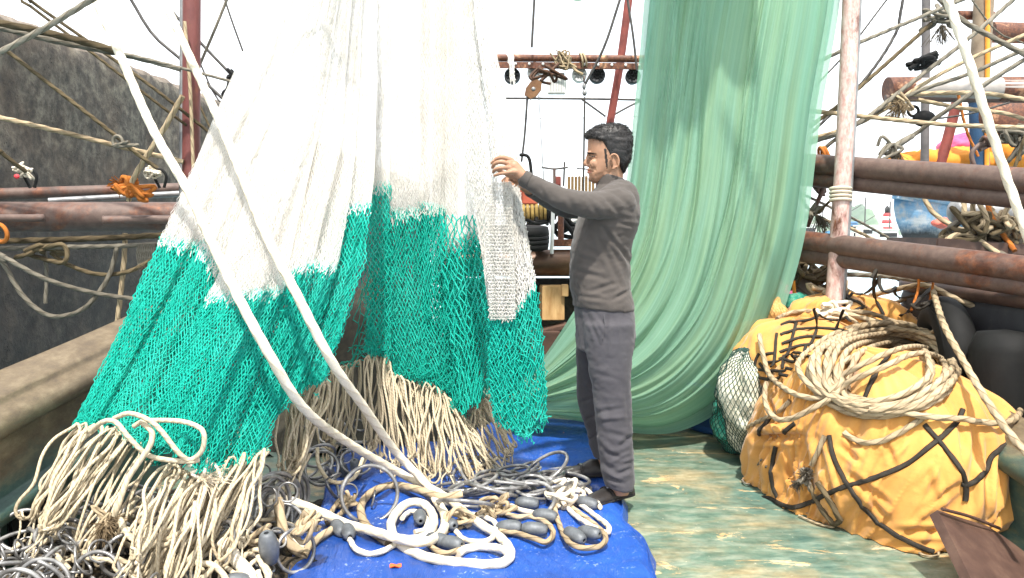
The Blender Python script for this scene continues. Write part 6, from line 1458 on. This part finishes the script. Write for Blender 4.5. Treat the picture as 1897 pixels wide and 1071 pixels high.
def shackle(x, y, Y, label, white=True):
    o = thing('boom_shackle', W(x, y + 25, Y), label, 'shackle')
    m = MB(); m.tube(spline([W(x + 12, y + 30, Y), W(x + 16, y + 8, Y), W(x + 5, y - 4, Y), W(x - 8, y + 4, Y), W(x + 4, y + 30, Y)], .01), .009, 8); put('bow', m, M_BLACK, o)
    m = MB()
    for s_ in range(2): tangle(m, W(x - 14 + 8 * s_, y - 2 + 4 * s_, Y - .02), (.05, .03, .035), .006, 22, int(x) + s_)
    put('lashing', m, M_WHITEROPE if white else M_GREYROPE, o)
shackle(52, 318, 4.65, 'iron shackle lashed with white cord on the upper left boom, near the left edge'); shackle(292, 318, 4.75, 'iron shackle with a white rope knot on the upper left boom, beside the red pole')
m = MB(); m.ell(W(31, 327, 4.55), (.016, .012, .014), n=8, m=10); put('red_tag', m, simple('red_plastic', [(.3, '#c8323a'), (.7, '#d84a50')], 9), label='tiny red plastic tag hanging from the lashed shackle at the left', cat='tag')
lrope([(338, 178, 4.2), (300, 245, 4.25), (262, 305, 4.3), (244, 340, 4.35), (238, 372, 4.38)], .0135, 'tan rope leaning from the red pole down to the orange rag', M_TANROPE)
rg = MB()
for s_ in range(3): tangle(rg, W(234 + 8 * s_, 347 + 3 * s_, 4.36), (.075, .05, .05), .012, 22, 30 + s_)
frayed(rg, W(225, 340, 4.36), (-1, 0, .2), .07, .003, 30, 5); put('rag', rg, M_ORANGEROPE, label='orange rag knotted round the tan rope on the left boom', cat='rag')
lrope([(232, 432, 4.6), (230, 480, 4.6), (224, 540, 4.6), (216, 606, 4.6)], .0135, 'pale rope hanging straight down from the left booms to the bulwark', M_TANROPE)
wire([(225, -30, 5), (280, 60, 5), (335, 110, 5), (420, 190, 5)], .010, 'dark wire slanting down to the red pole from the top left')
wire([(300, 0, 5.2), (340, 45, 5.2), (380, 88, 5.2), (430, 140, 5.2)], .010, 'dark wire passing right of the red pole to a hook')
m = MB(); tangle(m, W(428, 140, 5.2), (.06, .03, .05), .010, 9, 4); m.tube(spline([W(424, 150, 5.2), W(420, 165, 5.2), W(412, 172, 5.2), W(414, 180, 5.2)], .02), .010, 8); put('hook', m, M_BLACK, label='black hook hanging beside the edge of the white net', cat='hook')
wire([(432, -30, 4.6), (400, 50, 4.6), (368, 125, 4.6)], .009, 'tan rope rising from the red pole to the upper right', M_GREYROPE, 'rope')
wire([(410, -20, 5.5), (430, 40, 5.5), (450, 95, 5.5)], .007, 'short dark wire near the top of the white net')
wire([(372, 120, 5), (400, 180, 5), (425, 200, 5)], .006, 'thin dark wire right of the red pole')
wire([(342, 40, 4.3), (352, 160, 4.3), (358, 310, 4.3)], .010, 'thin tan rope hanging along the front of the red pole', M_TANROPE, 'rope')
wire([(735 / 2, 190, 4.9), (395, 250, 4.9), (405, 275, 4.9)], .007, 'thin brown line between the red pole and the net', M_BROWNROPE, 'rope')
# ropes slung under the left booms
lrope([(-60, 450, 4.5), (0, 447, 4.5), (120, 444, 4.5), (220, 440, 4.55), (330, 434, 4.6)], .016, 'upper dark twisted rope slung level under the left booms', M_BROWNROPE)
lrope([(-60, 458, 4.45), (0, 460, 4.45), (120, 458, 4.45), (220, 456, 4.5), (330, 450, 4.55)], .013, 'lower grey rope slung level under the left booms', M_GREYROPE)
lrope([(95, 468, 4.5), (125, 490, 4.5), (180, 508, 4.5), (235, 504, 4.5), (285, 480, 4.5)], .012, 'brown rope bight sagging under the left booms', M_BROWNROPE)
lrope([(-30, 470, 4.4), (0, 480, 4.4), (40, 545, 4.4), (80, 580, 4.4), (115, 586, 4.4), (160, 568, 4.4), (200, 515, 4.45), (218, 455, 4.5)], .0125, 'large grey rope loop hanging deep under the left booms', M_GREYROPE)
lrope([(-30, 458, 4.35), (0, 472, 4.35), (80, 515, 4.35), (170, 542, 4.4), (262, 556, 4.45)], .0125, 'grey rope sloping from the left edge behind the teal net', M_GREYROPE)
lrope([(83, 462, 4.5), (86, 510, 4.5), (84, 562, 4.5)], .010, 'short rope end hanging under the left booms', M_GREYROPE)
m = MB(); tangle(m, W(80, 466, 4.45), (.16, .05, .05), .013, 14, 8, 3); put('rope_knot', m, M_BROWNROPE, label='bulky brown knot under the left booms', cat='rope')
m = MB()
for s_ in range(10): m.tube(spline([W(256 + s_ * 3.2, 452, 4.5), W(254 + s_ * 3.4, 475, 4.5), W(257 + s_ * 2.6, 492 + 4 * math.sin(s_), 4.5)], .02), .006, 6)
frayed(m, W(268, 488, 4.5), (0, 0, -1), .05, .0015, 60, 9); put('tassel', m, M_GREYROPE, label='frayed rope tassel hanging under the left booms beside the teal net', cat='rope')
m = MB(); m.torus(W(0, 432, 4.35), .05, .012, (.3, 1, .2), 24, 8); put('hoop', m, M_ORANGEROPE, label='orange cord hoop at the left edge on the thick boom', cat='cord')

# ================================================================== right side
lash = lambda x, y, Y, n, R_, r, mat, label, ax: put('lashing', (lambda mm: [mm.torus(W(x, y + 7 * k, Y), R_, r, ax, 28, 8) for k in range(n)] and mm)(MB()), mat, label=label, cat='rope')
lash(1557, 350, 4.6, 4, .056, .009, M_WHITEROPE, 'white rope lashing wound round the pinkish pole', (.05, .1, 1))
m = MB()
for k in range(2): m.torus(W(1524 + 6 * k, 292, 5.22), .07, .010, (1, -.1, .3), 26, 8)
put('lashing', m, M_ORANGEROPE, label='orange rope lashing on the upper right boom beside the green net', cat='rope')
m = MB(); tangle(m, W(1530, 335, 5.0), (.09, .05, .08), .012, 14, 77); m.tube(spline([W(1524, 310, 5.1), W(1530, 335, 5.0), W(1512, 380, 5.0), W(1496, 420, 5.05)], .03), .014, 8); put('iron_hanger', m, M_RUST, label='rusty iron hanger between the two right booms beside the green net', cat='hanger')
m = MB(); tangle(m, W(1512, 398, 4.9), (.10, .05, .06), .008, 16, 78); frayed(m, W(1515, 402, 4.9), (.5, 0, -.8), .10, .0022, 70, 79); m.tube(spline([W(1512, 400, 4.9), W(1528, 425, 4.9), W(1520, 450, 4.9), W(1530, 470, 4.9)], .02), .007, 6); put('rope_knot', m, M_GREYROPE, label='frayed knot with dangling tails left of the pinkish pole', cat='rope')
lrope([(1465, 340, 5), (1510, 398, 5), (1580, 425, 5.2), (1650, 460, 5.4)], .010, 'thin tan rope sloping from the green net behind the pinkish pole', M_TANROPE)
lrope([(1470, 352, 5.1), (1530, 380, 5.1), (1600, 415, 5.3), (1645, 440, 5.4)], .008, 'thin grey rope just above the sloping tan one', M_GREYROPE)
wire([(1515, 395, 4.9), (1540, 370, 4.7), (1560, 352, 4.6)], .008, 'short dark line from the frayed knot to the pole lashing', M_BROWNROPE, 'rope')
wire([(1478, 330, 5), (1540, 328, 5)], .004, 'faint level line left of the pinkish pole')
# ropes fanning across the sky at the upper right
FAN = [
 ([(1515, 115, 5.2), (1590, 80, 5.2), (1690, 38, 5.3), (1830, -20, 5.4)], .012, M_GREYROPE, 'grey rope rising from the green net past the pinkish pole to the top right'),
 ([(1500, 235, 5.4), (1560, 190, 5.4), (1640, 120, 5.5), (1735, 35, 5.6), (1790, -15, 5.6)], .013, M_BROWNROPE, 'dark rope rising steeply from behind the green net to the post top'),
 ([(1505, 245, 5.5), (1600, 150, 5.5), (1660, 60, 5.5), (1675, -10, 5.5)], .010, M_WIRE, 'dark wire curving up steeply right of the pinkish pole'),
 ([(1510, 160, 5.6), (1570, 95, 5.6), (1650, -10, 5.6)], .006, M_WIRE, 'thin dark wire crossing behind the pinkish pole near the top'),
 ([(1500, 265, 5.0), (1580, 235, 5.0), (1680, 160, 5.1), (1790, 75, 5.2), (1900, -20, 5.3)], .013, M_GREYROPE, 'grey rope rising right across the rusty boom cap to the top edge'),
 ([(1500, 258, 5.3), (1600, 225, 5.2), (1720, 150, 5.2), (1800, 108, 5.2), (1920, 55, 5.2)], .012, M_TANROPE, 'tan rope rising across the grey boom to the right edge'),
 ([(1520, 280, 5.3), (1600, 220, 5.2), (1700, 170, 5.1), (1800, 135, 5.0), (1920, 82, 5.0)], .012, M_GREYROPE, 'grey rope just below the tan one across the grey boom'),
 ([(1495, 205, 4.9), (1600, 216, 4.9), (1740, 230, 4.85), (1850, 235, 4.8), (1960, 238, 4.8)], .013, M_TANROPE, 'tan rope running level from the green net to the right edge'),
 ([(1720, -20, 5.0), (1780, 35, 4.9), (1840, 70, 4.8), (1930, 118, 4.7)], .0145, M_GREYROPE, 'thick grey rope coming down to the right edge from the post top'),
 ([(1655, 278, 5.0), (1700, 245, 5.0), (1760, 200, 4.9), (1850, 140, 4.8), (1940, 85, 4.7)], .013, M_GREYROPE, 'grey rope rising right from the lashed eye on the upper right boom'),
 ([(1688, 175, 5.4), (1760, 172, 5.4), (1840, 175, 5.4), (1930, 190, 5.3)], .014, M_TANROPE, 'tan rope lying along the grey boom'),
 ([(1700, 185, 5.4), (1780, 200, 5.4), (1860, 210, 5.4), (1930, 230, 5.4)], .013, M_TANROPE, 'tan rope sagging below the grey boom'),
 ([(1800, 0, 6), (1850, 60, 6), (1920, 90, 6)], .006, M_GREYROPE, 'thin pale rope near the top right corner'),
 ([(1775, 175, 6), (1790, 240, 6), (1812, 290, 6)], .010, M_ORANGEROPE, 'orange line hanging beside the blue post'),
 ([(1640, 215, 6), (1700, 222, 6), (1790, 212, 6), (1870, 190, 6)], .007, M_WIRE, 'thin dark wire under the grey boom'),
 ([(1880, 310, 5), (1890, 280, 5), (1900, 250, 5)], .010, M_BROWNROPE, 'short brown rope at the right edge before the orange canvas'),
]
for pts, r_, mt, lab in FAN: lrope(pts, r_, lab, mt)
lrope([(1735, -60, 3.4), (1756, 0, 3.4), (1800, 130, 3.35), (1850, 285, 3.3), (1890, 400, 3.25), (1930, 510, 3.2)], .0175, 'thick white rope slanting steeply down the right side before the booms', M_WHITEROPE)
m = MB(); tangle(m, W(1672, 185, 5.1), (.09, .06, .1), .010, 14, 5); frayed(m, W(1668, 190, 5.0), (-.4, -.2, -.9), .11, .0022, 130, 6); put('rope_tuft', m, M_TANROPE, label='frayed tan tuft on the ropes under the rusty boom cap', cat='rope')
m = MB(); tangle(m, W(1655, 272, 4.7), (.11, .05, .09), .010, 16, 7); m.tube(spline([W(1650, 290, 4.7), W(1660, 270, 4.7), W(1690, 252, 4.8)], .02), .018, 8); frayed(m, W(1665, 285, 4.65), (.3, 0, -1), .08, .0015, 40, 8); put('rope_eye', m, M_GREYROPE, label='eye splice lashed with cord on the upper right boom', cat='rope')
m = MB(); m.tube(spline([W(1806, 312, 4.1), W(1800, 285, 4.1), W(1815, 268, 4.1), W(1834, 265, 4.1)], .015), .012, 8); m.box(W(1808, 316, 4.1), (.07, .05, .02), bevel=.004); tangle(m, W(1828, 266, 4.1), (.08, .04, .04), .010, 10, 9); put('pad_eye', m, M_RUST, label='rusty pad eye welded on the upper right boom below the white rope', cat='shackle')
m = MB(); tangle(m, W(1740, 30, 5.6), (.22, .08, .1), .013, 20, 10, 3); frayed(m, W(1745, 48, 5.55), (0, 0, -1), .14, .0022, 60, 11); put('rope_knot', m, M_GREYROPE, label='big grey knot with dangling strands on the far post top', cat='rope')
bk = thing('pulley_block', W(1710, 225, 5.8), 'black iron pulley block below the rusty boom cap', 'pulley')
m = MB(); m.ell(W(1712, 220, 5.8), (.085, .04, .06)); put('shell', m, M_BLACK, bk); m = MB(); m.torus(W(1692, 206, 5.8), .035, .011, (.2, 1, 0), 18, 8); put('ring', m, M_BLACK, bk)
m = MB(); tangle(m, W(1712, 112, 5.8), (.13, .06, .07), .018, 14, 12); m.tube(spline([W(1685, 128, 5.8), W(1712, 108, 5.8), W(1735, 98, 5.8)], .02), .02, 8); put('turnbuckle', m, M_BLACK, label='black turnbuckle on the stay above the rusty boom cap', cat='fitting')
m = MB(); 
for k in range(3): m.torus(W(1700 + 3 * k, 487 + k, 4.3), .105, .006, (1, .1, .3 + .1 * k), 26, 6)
m.tube(spline([W(1716, 478, 4.15), W(1704, 510, 4.1), W(1700, 540, 4.1), W(1688, 575, 4.0)], .02), .007, 6); m.tube(spline([W(1730, 500, 4.15), W(1728, 530, 4.1), W(1722, 560, 4.1)], .02), .007, 6); put('lashing', m, M_ORANGEROPE, label='orange cord lashing with hanging tails on the lower right boom', cat='rope')
# ropes under the lower boom
for pts, r_, mt, lab in [
 ([(1558, 508, 4.9), (1640, 512, 4.8), (1720, 522, 4.5), (1800, 530, 4.2), (1960, 548, 3.8)], .014, M_GREYROPE, 'grey rope running under the lower right boom, uppermost of three'),
 ([(1612, 548, 4.9), (1680, 532, 4.6), (1720, 530, 4.4), (1790, 562, 4.1), (1900, 598, 3.8), (1960, 612, 3.7)], .0145, M_TANROPE, 'tan rope bending under the lower right boom to the right edge, lowest of three'),
 ([(1700, 528, 4.5), (1760, 538, 4.3), (1830, 556, 4.0), (1940, 575, 3.8)], .013, M_ORANGEROPE, 'brown rope between the two under the lower right boom'),
 ([(1635, 572, 4.9), (1690, 548, 4.7), (1720, 540, 4.5)], .012, M_GREYROPE, 'short grey rope rising from the yellow canvas to the lower boom'),
 ([(1868, 560, 4.0), (1870, 620, 4.0), (1872, 710, 4.0)], .012, M_GREYROPE, 'rope hanging straight down before the black fender at the right'),
 ([(1848, 565, 4.0), (1830, 590, 4.05), (1808, 612, 4.1)], .010, M_GREYROPE, 'left rope of the two crossing on the black fender'),
 ([(1860, 568, 4.0), (1848, 600, 4.05), (1828, 625, 4.1)], .010, M_GREYROPE, 'right rope of the two crossing on the black fender'),
]: lrope(pts, r_, lab, mt)
# timber bitt wound with rope behind the bundles
bt = thing('bitt', W(1480, 560, 5.1), 'old timber bitt wound with brown rope behind the yellow bundles', 'bitt')
m = MB(); m.box((W(1495, 530, 5.1)), (.36, .14, .13), Matrix.Rotation(R(38), 3, 'Y'), .015); put('timber', m, simple('grey_old_timber', [(.3, '#544d47'), (.7, '#7f776e')], 6, .85, .5, 30), bt)
m = MB(); 
for s_ in range(4): tangle(m, W(1480 + 14 * s_, 495 + 8 * s_, 5.0), (.14, .1, .09), .014, 12, 50 + s_, 3)
put('rope_winding', m, M_BROWNROPE, bt)
m = MB(); m.tube(spline([W(1470, 520, 4.95), W(1472, 550, 4.95)], .02), .012, 6); put('yellow_strap', m, M_ORANGE, bt)
m = MB(); 
for s_ in range(3): tangle(m, W(1525 + 14 * s_, 545 + 6 * s_, 4.8), (.12, .08, .08), .014, 12, 60 + s_, 3)
put('rope_knot', m, M_TANROPE, label='pale rope knots at the foot of the pinkish pole', cat='rope')
wire([(1452, 470, 5.3), (1475, 450, 5.3), (1495, 440, 5.3)], .012, 'dark line from the green net up to the lower right boom')
wire([(1465, 440, 5.3), (1490, 490, 5.2), (1500, 520, 5.1)], .012, 'dark iron stay from the lower right boom down to the timber bitt')
wire([(1600, 478, 5.6), (1650, 510, 5.3), (1690, 530, 5.2)], .014, 'dark stay crossing the water under the lower right boom')

# ---- black fender and the dark hull alongside
nb = thing('barge', (2.9, 4.5, -1.15), 'dark hulled boat alongside at the right, behind the black fender', 'boat')
m = MB(); rows = []
for y in np.linspace(2.2, 5.45, 40):
    e = max(0, (y - 4.7) / .75); x = 2.42 + .75 * e ** 2; rows.append([(x, y, .95), (x - .03, y, .88), (x - .02, y, .6), (x + .05, y, 0), (x + .35, y, -.8), (x + 2.2, y, -.9), (x + 2.2, y, .93)])
m.grid(np.array(rows), closed=True); put('hull', m, simple('black_weathered_hull', [(.3, '#141519'), (.6, '#26262a'), (.8, '#45403c')], 5, .7, .4, 20), nb)
m = MB(); m.tube(np.array([r_[0] for r_ in rows]), .045, 10); put('rubbing_strake', m, M_WOOD, nb)
fe = thing('fender', (2.27, 4.05, .3), 'big black rubber tyre fender hanging behind the yellow bundle at the right', 'tyre')
c = np.array([2.27, 4.05, .62]); m = MB(); m.torus(c, .23, .09, (1, -.25, .1), 48, 20); put('tread', m, M_BLACK, fe)
m = MB()
for k in range(5): m.torus(c + np.array([-.10, .025, 0]) * (k - 2) * .35, .31 - .02 * abs(k - 2), .008, (1, -.25, .1), 40, 6)
put('rib', m, M_BLACK, fe)
fe2 = MB(); fe2.lathe([(0, 0), (.13, .02), (.15, .1), (.15, .62), (.12, .7), (0, .72)], (2.30, 3.62, .1), m=24); put('fender', fe2, M_BLACK, label='black upright cylinder fender at the right edge under the ropes', cat='fender')

# ---- weathered blue boat further off with its gear
bo = thing('moored_boat', (6, 8.6, -1.15), 'weathered pale blue wooden boat with orange canvas moored beyond the right booms', 'boat')
M_BLUEHULL = None
tt = NT('worn_blue_planks'); v = tt.co(scale=(1, 1, 3.2)); n1 = tt.noise(v, 2.2, 9, .75, .4); n2 = tt.noise(tt.co(scale=(1.5, 1.5, 1)), 1.8, 8, .7)
cc = tt.mix(tt.ramp(n2, [(.48, K1), (.56, W1)]), tt.ramp(n1, [(.3, '#4d82ac'), (.6, '#86aecb')]), tt.ramp(n1, [(.3, '#8f979c'), (.7, '#c9cfd2')])); zz = tt.sep(tt.co())[2]
cc = tt.mix(tt.ramp(tt.math('ADD', tt.math('MULTIPLY', tt.math('SUBTRACT', zz, 2.30), .9), tt.math('MULTIPLY', n2, .4)), [(.30, W1), (.42, K1)]), cc, tt.ramp(n1, [(.3, '#171a1d'), (.7, '#3a3f42')]))
tt.p(Base_Color=cc, Roughness=.7, Normal=tt.bump(n1, .6, .02)); M_BLUEHULL = tt.m
st_ = [(1657, 355), (1655, 385), (1660, 410), (1672, 440), (1690, 470), (1710, 510)]
stem = np.array([W(x, y, 8.3) for x, y in st_]); rows = []
for f in np.linspace(0, 1, 26):
    w_ = 1.15 * f ** .55
    rows.append([(p[0] + f * 5.2 * .97 + w_ * 0 , p[1] + f * 1.2 - w_ * (1 - .13 * i), p[2] - .28 * math.sin(min(1, f * 2.5) * 1.57) * (1 - i / 6)) for i, p in enumerate(stem)])
m = MB(); m.grid(np.array(rows)); rows2 = [[(x, 2 * (8.3 + 1.2 * fi) - y, z) for x, y, z in r_] for fi, r_ in zip(np.linspace(0, 1, 26), rows)]; m.grid(np.array(rows2)); put('hull', m, M_BLUEHULL, bo)
m = MB(); m.grid(np.array([[np.array(a) + (np.array(b_) - np.array(a)) * t for t in np.linspace(0, 1, 6)] for a, b_ in zip([r_[0] for r_ in rows], [r_[0] for r_ in rows2])]) - np.array([0, 0, .05])); put('deck', m, M_WOOD, bo)
m = MB(); m.tube(np.array([r_[0] for r_ in rows]), .05, 8); put('gunwale', m, M_BLUEHULL, bo)
m = MB(); p = stem[0]; m.box(p + np.array([.12, -.05, .05]), (.30, .22, .30), Matrix.Rotation(R(12), 3, 'Y'), .04); put('stem_post', m, M_BLUEHULL, bo)
# deck edge of the raft with its rope pile
m = MB(); m.box(W(1850, 462, 7.0), (1.6, .9, .10), Matrix.Rotation(R(4), 3, 'Y'), .01); put('platform', m, M_WOOD, bo)
def lump_at(name, px, py, Y, rx, ry, rz, mat, label, seed, parent=None, fold=.05):
    c = W(px, py, Y); m = MB(); m.ell(c, (rx, ry, rz), n=50, m=90); me = m.mesh('t'); V = mesh_co(me); N = mesh_no(me)
    D = .12 * min(rx, rz) * nz(V, (1.6, 1.6, 2.2), seed) + fold * (.5 - np.abs(nz(V, (5, 5, 1.6), seed + 4))) * 1.2 + .015 * nz(V, (14, 14, 14), seed); set_co(me, V + N * D[:, None])
    return put(name, me, mat, label=label, cat='tarpaulin')
lump_at('canvas', 1815, 305, 8.4, 1.05, .5, .16, M_ORANGE, 'long orange canvas roll on the far boat above the upper right boom', 3)
lump_at('canvas', 1758, 368, 8.7, .26, .3, .22, M_ORANGE, 'gathered orange canvas folds on the far boat below the upper right boom', 5, fold=.09)
lump_at('canvas', 1895, 292, 8.0, .35, .4, .25, M_ORANGE, 'orange canvas heap at the right edge behind the blue post', 8)
lump_at('plastic_cover', 1786, 272, 9.0, .27, .3, .14, M_PINK, 'bright pink plastic cover behind the orange canvas', 9, fold=.02)
lump_at('buoy', 1748, 414, 7.9, .12, .10, .05, simple('salmon_buoy', [(.3, '#d8604f'), (.7, '#e87f6c')], 5, .5), 'salmon red float on the blue boat deck', 4, fold=.01)
pipe2('fender_tube', W(1772, 392, 7.2), W(1990, 398, 7.0), .115, .115, M_GREYPIPE, label='thick grey tube lying on the far boat under the upper right boom', cat='tube')
m = MB(); m.ell(W(1772, 392, 7.2), (.07, .115, .115)); put('tube_end', m, M_GREYPIPE, label='rounded grey end of the thick tube on the far boat', cat='tube')
g = np.random.default_rng(31)
for k in range(16):
    cx, cy = g.uniform(1755, 1900), g.uniform(425, 470); a = g.uniform(0, 6); rx, ry = g.uniform(18, 60), g.uniform(8, 22)
    pts = [W(cx + rx * math.cos(a + t), cy + ry * math.sin(a + t), 6.7 + g.uniform(-.1, .1)) for t in np.linspace(0, g.uniform(2.5, 5.5), 9)]
    rope('heaped_rope', pts, g.uniform(.014, .022), [M_TANROPE, M_BROWNROPE, M_GREYROPE][k % 3], 'rope length in the tangled pile on the far boat above the lower right boom', 'ropes piled on the far boat', 3, step=.03)
for k, (x, y) in enumerate([(1815, 405), (1848, 425), (1880, 430), (1795, 425), (1865, 405)]):
    m = MB(); tangle(m, W(x, y, 6.6), (.16, .12, .12), .02, 16, 200 + k, 3); put('rope_knot', m, [M_TANROPE, M_BROWNROPE][k % 2], label='thick knot in the rope pile on the far boat', cat='rope', group='knots in the rope pile on the far boat')
for pts, mt, lab in [([(1705, 352, 7.4), (1730, 395, 7.2), (1780, 425, 7.0), (1850, 440, 6.9), (1920, 455, 6.8)], M_TANROPE, 'long tan rope curving down from the blue bow into the rope pile'), ([(1785, 372, 6.8), (1790, 405, 6.7), (1812, 415, 6.6)], M_TANROPE, 'orange tinted rope bight over the thick grey tube, left one'), ([(1828, 372, 6.7), (1838, 405, 6.6), (1862, 440, 6.6), (1880, 465, 6.5)], M_ORANGEROPE, 'orange tinted rope over the thick grey tube, right one'), ([(1735, 460, 6.6), (1770, 435, 6.6), (1800, 438, 6.6), (1850, 470, 6.5)], M_TANROPE, 'tan rope hooped over the dark gunwale of the far boat'), ([(1770, 432, 6.7), (1830, 458, 6.6), (1880, 482, 6.5)], M_GREYROPE, 'grey rope slanting over the platform of the far boat')]:
    lrope([(a, b_, c_) for a, b_, c_ in pts], .020, lab, mt)
# posts on the far boat
rod('post', [W(1713, 310, 8.0), W(1714, 200, 8.0), W(1716, -40, 8.0)], .040, simple('dark_grey_post', [(.3, '#4a4646'), (.7, '#6e6866')], 7), 'tall dark grey post rising behind the rusty boom cap', 'post')
rod('post', [W(1742, 305, 8.0), W(1760, 240, 8.0), W(1778, 165, 8.0)], .05, M_REDPAINT, 'leaning red oxide strut under the grey boom', 'post')
bp = thing('mast_post', W(1815, 310, 7.8), 'thick mast post, tan above and dark blue below, behind the white rope', 'post')
m = MB(); bar(m, W(1816, 320, 7.8), W(1812, 190, 7.8), .085, 18); put('lower_section', m, simple('dark_blue_paint', [(.3, '#16304a'), (.7, '#2c4f70')], 6), bp)
m = MB(); bar(m, W(1812, 190, 7.8), W(1826, -60, 7.8), .09, 18); put('upper_section', m, simple('tan_brown_mast', [(.3, '#6b5a48'), (.7, '#94826c')], 6), bp)
m = MB(); bar(m, W(1828, 315, 7.7), W(1830, -60, 7.7), .022, 8); put('yellow_conduit', m, M_ORANGE, bp)
m = MB(); bar(m, W(1835, 60, 7.9), W(2000, 64, 7.9), .10, 18); put('tan_pipe', m, M_RUSTY, label='tan pipe entering at the right edge near the top', cat='pipe')
m = MB(); bar(m, W(1775, 28, 7.9), W(1840, 30, 7.9), .045, 12); put('cross_arm', m, M_RUSTY, label='short tan cross arm on the mast post near the top', cat='pipe')
m = MB(); m.lathe([(0, 0), (.22, .02), (.24, .06), (.1, .12), (0, .12)], W(1868, 218, 7.0), (-.4, -1, .2), 24); put('rusty_disc', m, M_RUSTY, label='rusty round plate under the grey boom at the right', cat='plate')
m = MB(); tangle(m, W(1882, 250, 6.5), (.25, .12, .22), .016, 26, 300, 3); put('rope_knot', m, M_GREYROPE, label='grey tangled rope bunch at the right edge above the upper boom', cat='rope')
# ================================================================== sea haze
hz = MB(); hz.box((300, 780, 14.0), (1240, 1680, 36.0)); ht = NT('sea_haze')
ht.t.nodes.remove(ht.b); pv = ht.n('VolumePrincipled'); pv.inputs['Color'].default_value = (.93, .96, 1, 1); pv.inputs['Density'].default_value = .0005; pv.inputs['Anisotropy'].default_value = .2
ht.t.links.new(pv.outputs[0], ht.out.inputs['Volume'])
put('haze', hz, ht.m, kind='stuff')
